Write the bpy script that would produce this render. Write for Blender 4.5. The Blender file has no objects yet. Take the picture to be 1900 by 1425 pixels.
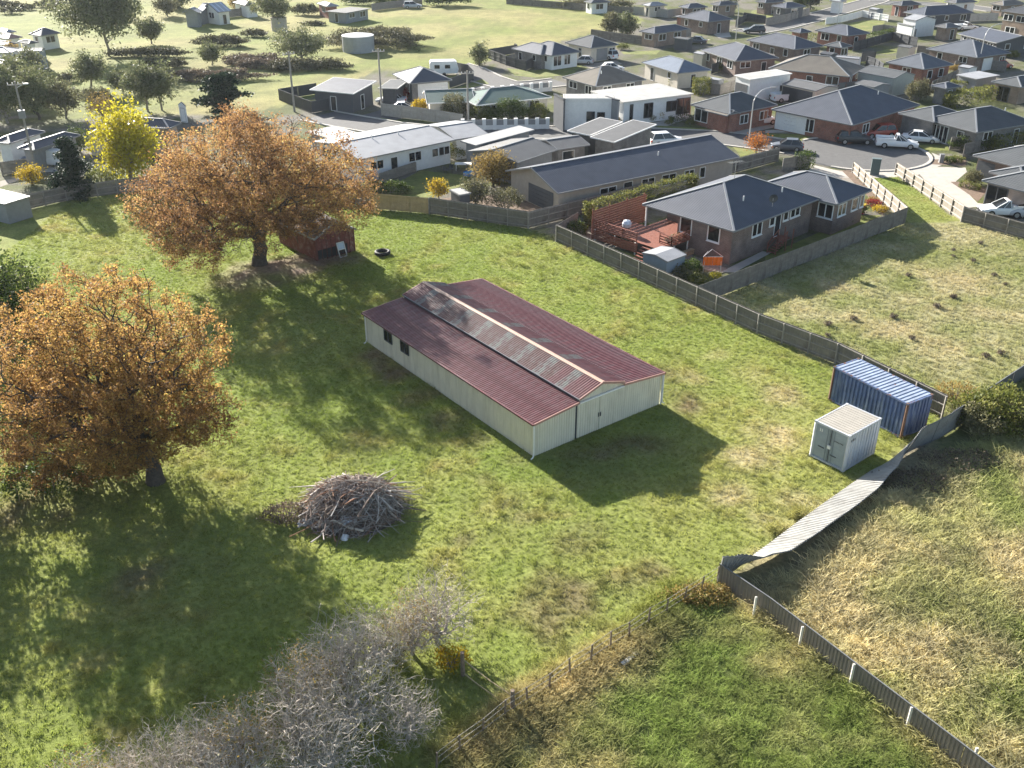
import bpy, math, random
import numpy as np
from mathutils import Vector, kdtree
rad = math.radians
scn = bpy.context.scene
COL = scn.collection
random.seed(7); RNG = np.random.default_rng(7)

# ------------------------------------------------------------------ camera
FPX, PITCH, CAMH = 1794.8, 0.4938, 32.38           # focal in photo pixels (1900 wide), pitch below the horizon, height
cam_d = bpy.data.cameras.new('camera'); cam = bpy.data.objects.new('camera', cam_d); COL.objects.link(cam)
cam.location = (0, 0, CAMH); cam.rotation_euler = (math.pi/2 - PITCH, 0, 0)
cam_d.sensor_fit = 'HORIZONTAL'; cam_d.sensor_width = 36; cam_d.lens = 36*FPX/1900
cam_d.clip_start = .5; cam_d.clip_end = 9000
scn.camera = cam

# ------------------------------------------------------------------ sky, sun, exposure
SUN_AZ, SUN_EL = rad(124.0), rad(21.5)              # direction towards the sun, counter-clockwise from +X
world = bpy.data.worlds.new('World'); scn.world = world; world.use_nodes = True
wn = world.node_tree.nodes; wl = world.node_tree.links
sky = wn.new('ShaderNodeTexSky'); sky.sky_type = 'NISHITA'; sky.sun_disc = False
sky.sun_elevation = SUN_EL; sky.sun_rotation = math.pi/2 - SUN_AZ
sky.air_density = 1.0; sky.dust_density = 1.2; sky.ozone_density = 1.0
wl.new(sky.outputs[0], wn['Background'].inputs[0]); wn['Background'].inputs[1].default_value = .06
sd = bpy.data.lights.new('sun', 'SUN'); sun = bpy.data.objects.new('sun', sd); COL.objects.link(sun)
sd.energy = 5.0; sd.angle = rad(.5); sd.color = (1, .95, .87)
sdir = Vector((math.cos(SUN_AZ)*math.cos(SUN_EL), math.sin(SUN_AZ)*math.cos(SUN_EL), math.sin(SUN_EL)))
sun.rotation_euler = sdir.to_track_quat('Z', 'Y').to_euler(); sun.location = (0, 0, 80)
scn.view_settings.view_transform = 'Standard'; scn.view_settings.look = 'None'
scn.view_settings.exposure = 1.86; scn.view_settings.gamma = 1
try: scn.view_settings.use_curve_mapping = False
except Exception: pass

# ------------------------------------------------------------------ surveying: photo pixel -> place on the ground (or at a height)
cp_, sp_ = math.cos(PITCH), math.sin(PITCH)
def P(px, py, z=0.0):
    a = (px-950)/FPX; b = (712.5-py)/FPX
    t = (z-CAMH)/(-sp_+b*cp_)
    return Vector((a*t, (cp_+b*sp_)*t, z))
ZONES = {0: (0, 0, 1900), 1: (0, 0, 480), 2: (480, 0, 480), 3: (940, 0, 480), 4: (1420, 0, 480), 5: (0, 200, 720), 6: (640, 220, 480),
         7: (1020, 240, 480), 8: (1420, 200, 480), 9: (640, 480, 640), 10: (1260, 540, 640), 11: (0, 480, 640),
         12: (0, 920, 680), 13: (500, 840, 680), 14: (1220, 915, 680)}
def Z(zone, x, y, z=0.0):
    ox, oy, w = ZONES[zone]; s = w/1900
    return P(ox+x*s, oy+y*s, z)

# ------------------------------------------------------------------ materials (all procedural)
MATS = {}
def new_mat(name):
    m = bpy.data.materials.new(name); m.use_nodes = True
    nt = m.node_tree; b = nt.nodes['Principled BSDF']
    return m, nt, b
def N_(nt, t, **kw):
    n = nt.nodes.new(t)
    for k, v in kw.items():
        if isinstance(k, str) and hasattr(n, k): setattr(n, k, v)
    return n
def mat(name, col, rough=.7, var=.25, scale=2.0, bump=.0, bscale=25., metal=0., spec=.3, tint2=None, t2scale=.6, t2lo=.5, t2hi=.65, zs=1.0):
    """painted / mineral surface: base colour broken by two noises, optional second colour in blotches, optional relief"""
    if name in MATS: return MATS[name]
    m, nt, b = new_mat(name); L = nt.links
    tc = N_(nt, 'ShaderNodeTexCoord')
    n1 = N_(nt, 'ShaderNodeTexNoise'); n1.inputs['Scale'].default_value = scale; n1.inputs['Detail'].default_value = 6; n1.inputs['Roughness'].default_value = .65
    L.new(tc.outputs['Object'], n1.inputs['Vector'])
    r = N_(nt, 'ShaderNodeValToRGB'); c = np.array(col)
    r.color_ramp.elements[0].position = .3; r.color_ramp.elements[1].position = .72
    r.color_ramp.elements[0].color = (*(c*(1-var)), 1); r.color_ramp.elements[1].color = (*np.minimum(c*(1+var), 1), 1)
    L.new(n1.outputs['Fac'], r.inputs[0]); out = r.outputs[0]
    if tint2 is not None:
        n2 = N_(nt, 'ShaderNodeTexNoise'); n2.inputs['Scale'].default_value = t2scale; n2.inputs['Detail'].default_value = 8; n2.inputs['Roughness'].default_value = .7
        if zs != 1.0:
            mp = N_(nt, 'ShaderNodeMapping'); mp.inputs['Scale'].default_value = (1, 1, zs); L.new(tc.outputs['Object'], mp.inputs[0]); L.new(mp.outputs[0], n2.inputs['Vector'])
        else: L.new(tc.outputs['Object'], n2.inputs['Vector'])
        mr = N_(nt, 'ShaderNodeMapRange'); mr.inputs[1].default_value = t2lo; mr.inputs[2].default_value = t2hi
        L.new(n2.outputs['Fac'], mr.inputs[0])
        mx = N_(nt, 'ShaderNodeMix', data_type='RGBA'); L.new(mr.outputs[0], mx.inputs[0]); L.new(out, mx.inputs[6]); mx.inputs[7].default_value = (*tint2, 1); out = mx.outputs[2]
    L.new(out, b.inputs['Base Color'])
    b.inputs['Roughness'].default_value = rough; b.inputs['Metallic'].default_value = metal; b.inputs['Specular IOR Level'].default_value = spec
    if bump:
        n3 = N_(nt, 'ShaderNodeTexNoise'); n3.inputs['Scale'].default_value = bscale; n3.inputs['Detail'].default_value = 4
        L.new(tc.outputs['Object'], n3.inputs['Vector'])
        bp = N_(nt, 'ShaderNodeBump'); bp.inputs['Strength'].default_value = bump; bp.inputs['Distance'].default_value = .05
        L.new(n3.outputs['Fac'], bp.inputs['Height']); L.new(bp.outputs[0], b.inputs['Normal'])
    MATS[name] = m; return m
def mat_roof(name, col, pitch=.2, rough=.5, spec=.4, metal=.0, tile=False, var=.12, line=.8):
    """metal or tile roof: ribs run down the slope (u across the ribs, v down the slope, both in metres)"""
    if name in MATS: return MATS[name]
    m, nt, b = new_mat(name); L = nt.links
    uv = N_(nt, 'ShaderNodeUVMap'); sx = N_(nt, 'ShaderNodeSeparateXYZ'); L.new(uv.outputs[0], sx.inputs[0])
    def saw(sock, per, pw):
        d = N_(nt, 'ShaderNodeMath', operation='DIVIDE'); d.inputs[1].default_value = per; L.new(sock, d.inputs[0])
        f = N_(nt, 'ShaderNodeMath', operation='FRACT'); L.new(d.outputs[0], f.inputs[0])
        a = N_(nt, 'ShaderNodeMath', operation='PINGPONG'); a.inputs[1].default_value = .5; L.new(f.outputs[0], a.inputs[0])
        q = N_(nt, 'ShaderNodeMapRange'); q.inputs[1].default_value = .5-pw; q.inputs[2].default_value = .5; L.new(a.outputs[0], q.inputs[0])
        return q.outputs[0]
    rib = saw(sx.outputs[0], pitch, .2)
    if tile: course = saw(sx.outputs[1], .33, .12)
    tc = N_(nt, 'ShaderNodeTexCoord'); n1 = N_(nt, 'ShaderNodeTexNoise'); n1.inputs['Scale'].default_value = .7; n1.inputs['Detail'].default_value = 7
    L.new(tc.outputs['Object'], n1.inputs['Vector'])
    r = N_(nt, 'ShaderNodeValToRGB'); c = np.array(col)
    r.color_ramp.elements[0].position = .3; r.color_ramp.elements[1].position = .7
    r.color_ramp.elements[0].color = (*(c*(1-var)), 1); r.color_ramp.elements[1].color = (*(c*(1+var)), 1); L.new(n1.outputs['Fac'], r.inputs[0])
    hgt = rib
    mx = N_(nt, 'ShaderNodeMix', data_type='RGBA', blend_type='MULTIPLY'); L.new(rib if not tile else course, mx.inputs[0]); L.new(r.outputs[0], mx.inputs[6]); mx.inputs[7].default_value = (line, line, line, 1)  # rib shading put into the colour by the line factor; courses on tiles
    L.new(mx.outputs[2], b.inputs['Base Color'])
    if tile:
        ad = N_(nt, 'ShaderNodeMath', operation='ADD'); L.new(rib, ad.inputs[0]); L.new(course, ad.inputs[1]); hgt = ad.outputs[0]
    bp = N_(nt, 'ShaderNodeBump'); bp.inputs['Strength'].default_value = .5; bp.inputs['Distance'].default_value = .03
    L.new(hgt, bp.inputs['Height']); L.new(bp.outputs[0], b.inputs['Normal'])
    b.inputs['Roughness'].default_value = rough+.1; b.inputs['Specular IOR Level'].default_value = spec*.6; b.inputs['Metallic'].default_value = metal
    MATS[name] = m; return m
def mat_brick(name, c1, c2, mortar=(.32, .29, .26)):
    if name in MATS: return MATS[name]
    m, nt, b = new_mat(name); L = nt.links
    uv = N_(nt, 'ShaderNodeUVMap'); br = N_(nt, 'ShaderNodeTexBrick')
    br.inputs['Scale'].default_value = 1; br.inputs['Brick Width'].default_value = .24; br.inputs['Row Height'].default_value = .086; br.inputs['Mortar Size'].default_value = .007
    br.inputs['Color1'].default_value = (*c1, 1); br.inputs['Color2'].default_value = (*c2, 1); br.inputs['Mortar'].default_value = (*mortar, 1)
    L.new(uv.outputs[0], br.inputs[0])
    tc = N_(nt, 'ShaderNodeTexCoord'); n1 = N_(nt, 'ShaderNodeTexNoise'); n1.inputs['Scale'].default_value = .9; n1.inputs['Detail'].default_value = 6; L.new(tc.outputs['Object'], n1.inputs['Vector'])
    mr = N_(nt, 'ShaderNodeMapRange'); mr.inputs[1].default_value = .3; mr.inputs[2].default_value = .7; mr.inputs[3].default_value = .75; mr.inputs[4].default_value = 1.2; L.new(n1.outputs['Fac'], mr.inputs[0])
    mx = N_(nt, 'ShaderNodeVectorMath', operation='SCALE'); L.new(br.outputs['Color'], mx.inputs[0]); L.new(mr.outputs[0], mx.inputs['Scale'])
    L.new(mx.outputs[0], b.inputs['Base Color']); b.inputs['Roughness'].default_value = .85; b.inputs['Specular IOR Level'].default_value = .2
    MATS[name] = m; return m
def mat_leaf(name, ramp, trans=.4, rough=.6, spec=.15):
    """leaf colour picked per leaf from a ramp by the face attribute 'tint'; light passes through the blade"""
    if name in MATS: return MATS[name]
    m, nt, b = new_mat(name); L = nt.links
    at = N_(nt, 'ShaderNodeAttribute'); at.attribute_name = 'tint'
    r = N_(nt, 'ShaderNodeValToRGB'); el = r.color_ramp.elements
    while len(el) < len(ramp): el.new(.5)
    for i, (p, c) in enumerate(ramp): el[i].position = p; el[i].color = (*c, 1)
    L.new(at.outputs['Fac'], r.inputs[0]); L.new(r.outputs[0], b.inputs['Base Color'])
    b.inputs['Roughness'].default_value = rough; b.inputs['Specular IOR Level'].default_value = spec
    t = N_(nt, 'ShaderNodeBsdfTranslucent'); L.new(r.outputs[0], t.inputs[0])
    ms = N_(nt, 'ShaderNodeMixShader'); ms.inputs[0].default_value = trans
    L.new(b.outputs[0], ms.inputs[1]); L.new(t.outputs[0], ms.inputs[2]); L.new(ms.outputs[0], nt.nodes['Material Output'].inputs[0])
    MATS[name] = m; return m
def mat_vcol(name, attr='gcol', atype='GEOMETRY', rough=.95, fine=True, trans=0, bump=.0):
    """ground cover coloured by the attribute gcol (which plant cover grows where), broken up by fine noise"""
    m, nt, b = new_mat(name); L = nt.links
    at = N_(nt, 'ShaderNodeAttribute'); at.attribute_name = attr; at.attribute_type = atype
    out = at.outputs['Color']
    geo = N_(nt, 'ShaderNodeNewGeometry')
    for sc, lo, hi, a, c in ((.55, .3, .7, .78, 1.25), (3.5, .28, .72, .62, 1.45)) if fine else ((1.2, .3, .7, .7, 1.35),):
        n = N_(nt, 'ShaderNodeTexNoise'); n.inputs['Scale'].default_value = sc; n.inputs['Detail'].default_value = 6; n.inputs['Roughness'].default_value = .7
        L.new(geo.outputs['Position'], n.inputs['Vector'])
        mr = N_(nt, 'ShaderNodeMapRange'); mr.inputs[1].default_value = lo; mr.inputs[2].default_value = hi; mr.inputs[3].default_value = a; mr.inputs[4].default_value = c
        L.new(n.outputs['Fac'], mr.inputs[0])
        v = N_(nt, 'ShaderNodeVectorMath', operation='SCALE'); L.new(out, v.inputs[0]); L.new(mr.outputs[0], v.inputs['Scale']); out = v.outputs[0]
    L.new(out, b.inputs['Base Color']); b.inputs['Roughness'].default_value = rough; b.inputs['Specular IOR Level'].default_value = .1
    if bump:
        n = N_(nt, 'ShaderNodeTexNoise'); n.inputs['Scale'].default_value = 5; n.inputs['Detail'].default_value = 8; n.inputs['Roughness'].default_value = .75
        L.new(geo.outputs['Position'], n.inputs['Vector'])
        bp = N_(nt, 'ShaderNodeBump'); bp.inputs['Strength'].default_value = bump; bp.inputs['Distance'].default_value = .15
        L.new(n.outputs['Fac'], bp.inputs['Height']); L.new(bp.outputs[0], b.inputs['Normal'])
    if trans:
        t = N_(nt, 'ShaderNodeBsdfTranslucent'); L.new(out, t.inputs[0]); ms = N_(nt, 'ShaderNodeMixShader'); ms.inputs[0].default_value = trans
        L.new(b.outputs[0], ms.inputs[1]); L.new(t.outputs[0], ms.inputs[2]); L.new(ms.outputs[0], nt.nodes['Material Output'].inputs[0])
    return m
def mat_glass(name='window_glass', col=(.02, .025, .03), rough=.06):
    if name in MATS: return MATS[name]
    m, nt, b = new_mat(name); b.inputs['Base Color'].default_value = (*col, 1); b.inputs['Roughness'].default_value = rough; b.inputs['Specular IOR Level'].default_value = .6
    MATS[name] = m; return m

# ------------------------------------------------------------------ mesh helpers
def wloc(o):
    v = Vector(o.location)
    while o.parent: o = o.parent; v += Vector(o.location)
    return v
class MB:
    def __init__(s): s.v = []; s.f = []; s.uv = []; s.mi = []; s.hasuv = False
    def face(s, pts, uv=None, m=0):
        i = len(s.v); s.v += [tuple(p) for p in pts]; s.f.append(tuple(range(i, i+len(pts)))); s.uv.append(uv); s.mi.append(m)
        if uv: s.hasuv = True
    def hexa(s, p, m=0):                                   # 8 corners: 0-3 bottom ring, 4-7 top ring
        i = len(s.v); s.v += [tuple(q) for q in p]
        for f in ((3, 2, 1, 0), (4, 5, 6, 7), (0, 1, 5, 4), (1, 2, 6, 5), (2, 3, 7, 6), (3, 0, 4, 7)):
            s.f.append(tuple(i+k for k in f)); s.uv.append(None); s.mi.append(m)
    def box(s, c, sz, ux=None, m=0):                       # c = centre of the base, ux = local x direction
        ux = Vector(ux).normalized() if ux is not None else Vector((1, 0, 0)); uy = Vector((-ux.y, ux.x, 0)); c = Vector(c)
        a, b = ux*sz[0]/2, uy*sz[1]/2; up = Vector((0, 0, sz[2]))
        r = [c-a-b, c+a-b, c+a+b, c-a+b]; s.hexa(r+[q+up for q in r], m)
    def bar(s, p, q, w, h, m=0):                           # beam between p and q, w across, h tall
        p, q = Vector(p), Vector(q); d = (q-p).normalized()
        side = d.cross(Vector((0, 0, 1)))
        if side.length < 1e-4: side = Vector((1, 0, 0))
        side.normalize(); up = side.cross(d)
        a, b = side*w/2, up*h/2
        s.hexa([p-a-b, p+a-b, q+a-b, q-a-b, p-a+b, p+a+b, q+a+b, q-a+b], m)
    def tube(s, pts, rs, n=6, cap=True, m=0):
        i0 = len(s.v); k = len(pts); pts = [Vector(p) for p in pts]
        for j, p in enumerate(pts):
            d = (pts[min(j+1, k-1)]-pts[max(j-1, 0)])
            d = d.normalized() if d.length > 1e-6 else Vector((0, 0, 1))
            u = d.cross(Vector((.31, .17, .93))); u = u.normalized() if u.length > 1e-3 else d.cross(Vector((1, 0, 0))).normalized(); w = d.cross(u)
            r = rs[j] if hasattr(rs, '__len__') else rs
            for a in range(n):
                t = 2*math.pi*a/n; s.v.append(tuple(p+u*(math.cos(t)*r)+w*(math.sin(t)*r)))
        for j in range(k-1):
            for a in range(n):
                b = (a+1) % n
                s.f.append((i0+j*n+a, i0+j*n+b, i0+(j+1)*n+b, i0+(j+1)*n+a)); s.uv.append(None); s.mi.append(m)
        if cap:
            for j in (0, k-1):
                q = [i0+j*n+a for a in range(n)]; s.f.append(tuple(q if j else q[::-1])); s.uv.append(None); s.mi.append(m)
    def build(s, name, mats, parent=None, o=None, smooth=False):
        me = bpy.data.meshes.new(name)
        o = Vector(o) if o is not None else (wloc(parent) if parent else Vector((0, 0, 0)))
        v = np.array(s.v, dtype=float).reshape(-1, 3)-np.array(o)
        me.from_pydata(v.tolist(), [], s.f)
        for mm in (mats if isinstance(mats, (list, tuple)) else [mats]): me.materials.append(mm)
        if any(s.mi): me.polygons.foreach_set('material_index', s.mi)
        if s.hasuv:
            ul = me.uv_layers.new(name='UVMap'); flat = []
            for f, u in zip(s.f, s.uv): flat += [c for q in (u or [(0, 0)]*len(f)) for c in q]
            ul.data.foreach_set('uv', flat)
        if smooth: me.polygons.foreach_set('use_smooth', [True]*len(me.polygons))
        me.update()
        ob = bpy.data.objects.new(name, me); COL.objects.link(ob)
        if parent: ob.parent = parent
        else: ob.location = o
        return ob
def tag(o, label, cat=None, group=None, kind=None):
    if label: o['label'] = label
    if cat: o['category'] = cat
    if group: o['group'] = group
    if kind: o['kind'] = kind
    return o
def thing(name, label, cat, loc, rz=0, group=None):
    e = bpy.data.objects.new(name, None); COL.objects.link(e); e.location = loc; e.rotation_euler = (0, 0, rz); e.empty_display_size = .3
    return tag(e, label, cat, group)
def child(name, mesh, parent, loc=(0, 0, 0), rz=0):
    o = bpy.data.objects.new(name, mesh); COL.objects.link(o); o.parent = parent; o.location = loc; o.rotation_euler = (0, 0, rz); return o
def copy_thing(root, loc, rz=0, sc=None, label=None):
    c = root.copy(); COL.objects.link(c); c.location = loc; c.rotation_euler = (0, 0, rz)
    if sc is not None: c.scale = (sc, sc, sc) if not hasattr(sc, '__len__') else sc
    if label: c['label'] = label
    for ch in list(root.children):
        d = ch.copy(); COL.objects.link(d); d.parent = c
        for g in list(ch.children):
            e = g.copy(); COL.objects.link(e); e.parent = d
    return c
def quads_mesh(name, C, A, B, tint, m):
    """many small leaf quads: centres C, half axes A and B (n x 3 arrays), a tint per leaf"""
    n = len(C); V = np.empty((n, 4, 3)); V[:, 0] = C-A; V[:, 1] = C+B*.55-A*.1; V[:, 2] = C+A; V[:, 3] = C-B*.55+A*.1
    me = bpy.data.meshes.new(name); me.vertices.add(n*4); me.vertices.foreach_set('co', V.ravel())
    me.loops.add(n*4); me.loops.foreach_set('vertex_index', np.arange(n*4, dtype=np.int32))
    me.polygons.add(n); me.polygons.foreach_set('loop_start', np.arange(0, n*4, 4, dtype=np.int32))
    at = me.attributes.new('tint', 'FLOAT', 'FACE'); at.data.foreach_set('value', np.clip(tint, 0, 1).astype(np.float32))
    me.materials.append(m); me.update(calc_edges=True); return me
def rand_dirs(n, rng, flat=0.0):
    d = rng.normal(size=(n, 3)); d[:, 2] *= (1-flat); return d/np.linalg.norm(d, axis=1, keepdims=True)
def leaf_quads(name, C, size, tint, m, rng, flat=0.0):
    n = len(C); a = rand_dirs(n, rng, flat); b = np.cross(a, rand_dirs(n, rng)); b /= np.linalg.norm(b, axis=1, keepdims=True)+1e-9
    s = size*rng.uniform(.6, 1.35, n)[:, None]
    return quads_mesh(name, C, a*s/2, b*s/2, tint, m)

# value noise on the ground plane
_lat = np.random.default_rng(3).random((256, 256))
def vnoise(x, y, s):
    x = np.asarray(x)/s; y = np.asarray(y)/s; xi = np.floor(x).astype(int); yi = np.floor(y).astype(int); fx = x-xi; fy = y-yi
    fx = fx*fx*(3-2*fx); fy = fy*fy*(3-2*fy); g = lambda a, b: _lat[a % 256, b % 256]
    return (g(xi, yi)*(1-fx)+g(xi+1, yi)*fx)*(1-fy)+(g(xi, yi+1)*(1-fx)+g(xi+1, yi+1)*fx)*fy
def fbm(x, y, s, o=4):
    t = 0; a = .5; n = 0
    for i in range(o): t = t+a*vnoise(np.asarray(x)+31.7*i, np.asarray(y)-17.3*i, s/2**i); n += a; a *= .55
    return t/n
def inpoly(x, y, poly):
    x = np.asarray(x); y = np.asarray(y); c = np.zeros(x.shape, bool); n = len(poly)
    for i in range(n):
        x0, y0 = poly[i][:2]; x1, y1 = poly[(i+1) % n][:2]
        cond = ((y0 > y) != (y1 > y)) & (x < (x1-x0)*(y-y0)/((y1-y0) or 1e-9)+x0); c ^= cond
    return c

# ------------------------------------------------------------------ ground: one sheet to the horizon, colour = plant cover
PX = lambda L: [P(*q) for q in L]
PADDOCK = PX([(-200, 452), (0, 401), (125, 372), (292, 350), (560, 352), (688, 387), (797, 397), (980, 424), (1033, 448), (1292, 567), (1748, 776), (1610, 884), (1422, 1020), (1331, 1083), (820, 1425), (700, 1650), (-500, 1650), (-500, 520)])
TALL = PX([(1331, 1083), (1422, 1020), (1610, 884), (1745, 813), (1900, 708), (2200, 540), (2900, 540), (2900, 1800), (2050, 1660), (1778, 1425), (1578, 1269), (1424, 1148)])
ROUGH = PX([(1331, 1083), (820, 1425), (700, 1650), (2050, 1660), (1778, 1425), (1578, 1269), (1424, 1148)])
LOT = PX([(1292, 567), (1679, 415), (1784, 411), (1900, 442), (2300, 545), (2200, 560), (1900, 705), (1748, 776)])
LANE = PX([(1582, 321), (1661, 324), (1784, 411), (1679, 415)])
FIELD = PX([(-400, 150), (0, 190), (150, 220), (330, 215), (480, 205), (560, 190), (620, 165), (700, 130), (860, 128), (945, 100), (1100, 62), (1200, 40), (1150, 10), (800, -20), (300, -60), (-600, -60)])
def unit(p): return np.array([p.x, p.y])
SHEDP = PX([(690, 640), (985, 850)]); 
BLOBS = []                                             # bare earth, leaf litter, dead weeds: (centre px, radius m, kind, strength)
for q in [((735, 690), 1.8), ((790, 730), 1.6), ((840, 775), 1.5), ((900, 815), 1.3), ((700, 660), 1.4), ((950, 850), 1.0)]: BLOBS.append((P(*q[0]), q[1], 'brown', .85))
for q in [((470, 515), 3.2), ((520, 500), 3.4), ((560, 492), 2.2), ((610, 480), 2.5)]: BLOBS.append((P(*q[0]), q[1], 'litter', .9))
for q in [((1225, 730), 2.0), ((1265, 740), 1.8), ((1240, 700), 1.3), ((1130, 870), 2.4), ((1060, 850), 2.0), ((1180, 830), 2.0)]: BLOBS.append((P(*q[0]), q[1], 'brown', .75))
for q in [((965, 962), .9), ((1060, 1000), 1.8), ((1110, 985), 1.6), ((1010, 1085), 1.7), ((1085, 1120), 1.9), ((1000, 1150), 1.8), ((940, 935), .8), ((1160, 1080), 1.5), ((1220, 1060), 1.6), ((560, 940), 1.6), ((530, 960), 1.2), ((390, 1040), 1.6), ((300, 1060), 1.8), ((250, 1090), 1.6), ((860, 1000), .8), ((905, 890), .9)]: BLOBS.append((P(*q[0]), q[1]*.85, 'brown', .62))
for q in [((1430, 815), 2.2), ((1470, 780), 2.0), ((1390, 850), 1.8), ((1450, 730), 2.0), ((1380, 690), 1.8), ((1330, 660), 1.2), ((1290, 700), 1.4), ((1360, 920), 1.6), ((1480, 930), 1.5), ((1440, 980), 1.5)]: BLOBS.append((P(*q[0]), q[1], 'dry', .8))
for q in [((1700, 500), 2), ((1750, 560), 3), ((1800, 520), 3), ((1850, 580), 3), ((1560, 540), 2), ((1600, 600), 2.4), ((1680, 620), 2.6), ((1760, 640), 2.5), ((1480, 570), 1.6)]: BLOBS.append((P(*q[0]), q[1], 'dry', .7))
for q in [((960, 1325), 1.35), ((1000, 1300), 1.35), ((1050, 1265), 1.35), ((1110, 1225), 1.35), ((1170, 1185), 1.35), ((1230, 1140), 1.35), ((1290, 1100), 1.1), ((900, 1370), 1.35), ((860, 1410), 1.35)]: BLOBS.append((P(*q[0]), q[1], 'dry', .95))
for q in [((1500, 965), 1.), ((1460, 995), 1.), ((1560, 925), .9), ((1410, 1030), .9), ((1370, 1058), .9), ((1600, 895), .7), ((1540, 945), .9)]: BLOBS.append((P(*q[0]), q[1], 'dry', .95))
for q in [((180, 890), 3.5), ((120, 920), 3), ((60, 935), 3)]: BLOBS.append((P(*q[0]), q[1], 'brown', .6))
LUSH, YEL, DRY, BROWN, LITTER = [np.array(c) for c in ((.108, .141, .028), (.180, .184, .056), (.270, .225, .125), (.125, .092, .058), (.170, .125, .095))]
KINDS = dict(brown=BROWN, dry=DRY, litter=LITTER)
def gcol(x, y):
    x = np.asarray(x, float); y = np.asarray(y, float); n1 = fbm(x, y, 14); n2 = fbm(x+90, y+40, 3.2); n3 = fbm(x-50, y+10, 1.3, 3)
    sm = lambda v, a, b: np.clip((v-a)/(b-a), 0, 1)[..., None]
    c = LUSH+(YEL-LUSH)*(.15+.75*sm(n1*.55+n2*.45, .34, .66))
    c = c+(np.array((.2, .155, .06))-c)*sm(n3*.6+n2*.4, .60, .78)*.6                   # straw flecks
    far = np.array((.165, .185, .052))+(np.array((.235, .215, .085))-np.array((.165, .185, .052)))*sm(n1, .4, .7)
    infar = inpoly(x, y, FIELD)[..., None]; c = np.where(infar, far*(.66+.2*sm(n2, .35, .65)), c)
    inpad = inpoly(x, y, PADDOCK)
    sub = ~(inpad | inpoly(x, y, TALL) | inpoly(x, y, ROUGH) | inpoly(x, y, LOT) | inpoly(x, y, LANE) | infar[..., 0])
    garden = np.array((.115, .130, .045))+(np.array((.18, .165, .135))-np.array((.115, .130, .045)))*sm(n2, .40, .60)
    c = np.where(sub[..., None], garden*.62, c)
    lot = np.array((.145, .155, .055))+(np.array((.235, .215, .120))-np.array((.145, .155, .055)))*sm(n1*.35+n2*.65, .36, .62)
    c = np.where(inpoly(x, y, LOT)[..., None], lot, c)
    tall = np.array((.120, .132, .050))+(np.array((.215, .192, .122))-np.array((.120, .132, .050)))*sm(n2*.6+n1*.4, .38, .62)
    c = np.where(inpoly(x, y, TALL)[..., None], tall, c)
    rough = np.array((.095, .115, .036))+(np.array((.185, .165, .09))-np.array((.095, .115, .036)))*sm(n2*.7+n3*.3, .42, .66)
    c = np.where(inpoly(x, y, ROUGH)[..., None], rough, c)
    for p, r, k, s in BLOBS:
        d = np.hypot(x-p.x, y-p.y)/r+(n3-.5)*1.5
        w = np.clip(1.25-d, 0, 1)[..., None]*s*np.clip((n2[..., None]-.3)*3, .25, 1); c = c+(KINDS[k]-c)*w
    return c*1.3
def lines(dense, step, far, grow=1.18, s0=None):
    a = list(np.arange(dense[0], dense[1]+1e-6, step)); s = step
    while a[-1] < far: s *= grow; a.append(a[-1]+s)
    return a
gx = lines((-48, 62), .55, 5000); s = .55; left = []; xx = gx[0]
while xx > -5000: s *= 1.18; xx -= s; left.append(xx)
gx = np.array(left[::-1]+gx)
gy = lines((16, 112), .55, 112); s = .55
while gy[-1] < 330: s = min(s*1.06, 3); gy.append(gy[-1]+s)
while gy[-1] < 6000: s *= 1.25; gy.append(gy[-1]+s)
s = .55; low = []; yy = gy[0]
while yy > -4000: s *= 1.3; yy -= s; low.append(yy)
gy = np.array(low[::-1]+gy)
XX, YY = np.meshgrid(gx, gy); shp = XX.shape
gc = gcol(XX.ravel(), YY.ravel())
rough_m = inpoly(XX.ravel(), YY.ravel(), PADDOCK) | inpoly(XX.ravel(), YY.ravel(), TALL) | inpoly(XX.ravel(), YY.ravel(), ROUGH) | inpoly(XX.ravel(), YY.ravel(), LOT)
def ground_z(x, y): return (fbm(x, y, 2.2, 3)-.62)*.10
zz = np.where(rough_m, ground_z(XX.ravel(), YY.ravel()), 0)
dm = lambda p, r: np.exp(-((XX.ravel()-p.x)**2+(YY.ravel()-p.y)**2)/r**2)
zz = zz+.55*dm(P(480, 508), 2.3)+.3*dm(P(540, 496), 2.0)
V = np.stack([XX.ravel(), YY.ravel(), zz], 1); ny, nx = shp
idx = np.arange(ny*nx).reshape(ny, nx); F = np.stack([idx[:-1, :-1], idx[:-1, 1:], idx[1:, 1:], idx[1:, :-1]], -1).reshape(-1, 4)
def grid_mesh(name, V, F, cols, m):
    me = bpy.data.meshes.new(name); me.vertices.add(len(V)); me.vertices.foreach_set('co', V.ravel())
    me.loops.add(F.size); me.loops.foreach_set('vertex_index', F.ravel().astype(np.int32))
    me.polygons.add(len(F)); me.polygons.foreach_set('loop_start', np.arange(0, F.size, 4, dtype=np.int32))
    at = me.attributes.new('gcol', 'FLOAT_COLOR', 'POINT'); at.data.foreach_set('color', np.concatenate([cols, np.ones((len(cols), 1))], 1).astype(np.float32).ravel())
    me.materials.append(m); me.update(calc_edges=True); me.polygons.foreach_set('use_smooth', [True]*len(F)); return me
GROUND_M = mat_vcol('turf_soil', bump=.6)
g = bpy.data.objects.new('ground', grid_mesh('ground', V, F, gc, GROUND_M)); COL.objects.link(g); g['kind'] = 'structure'

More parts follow.
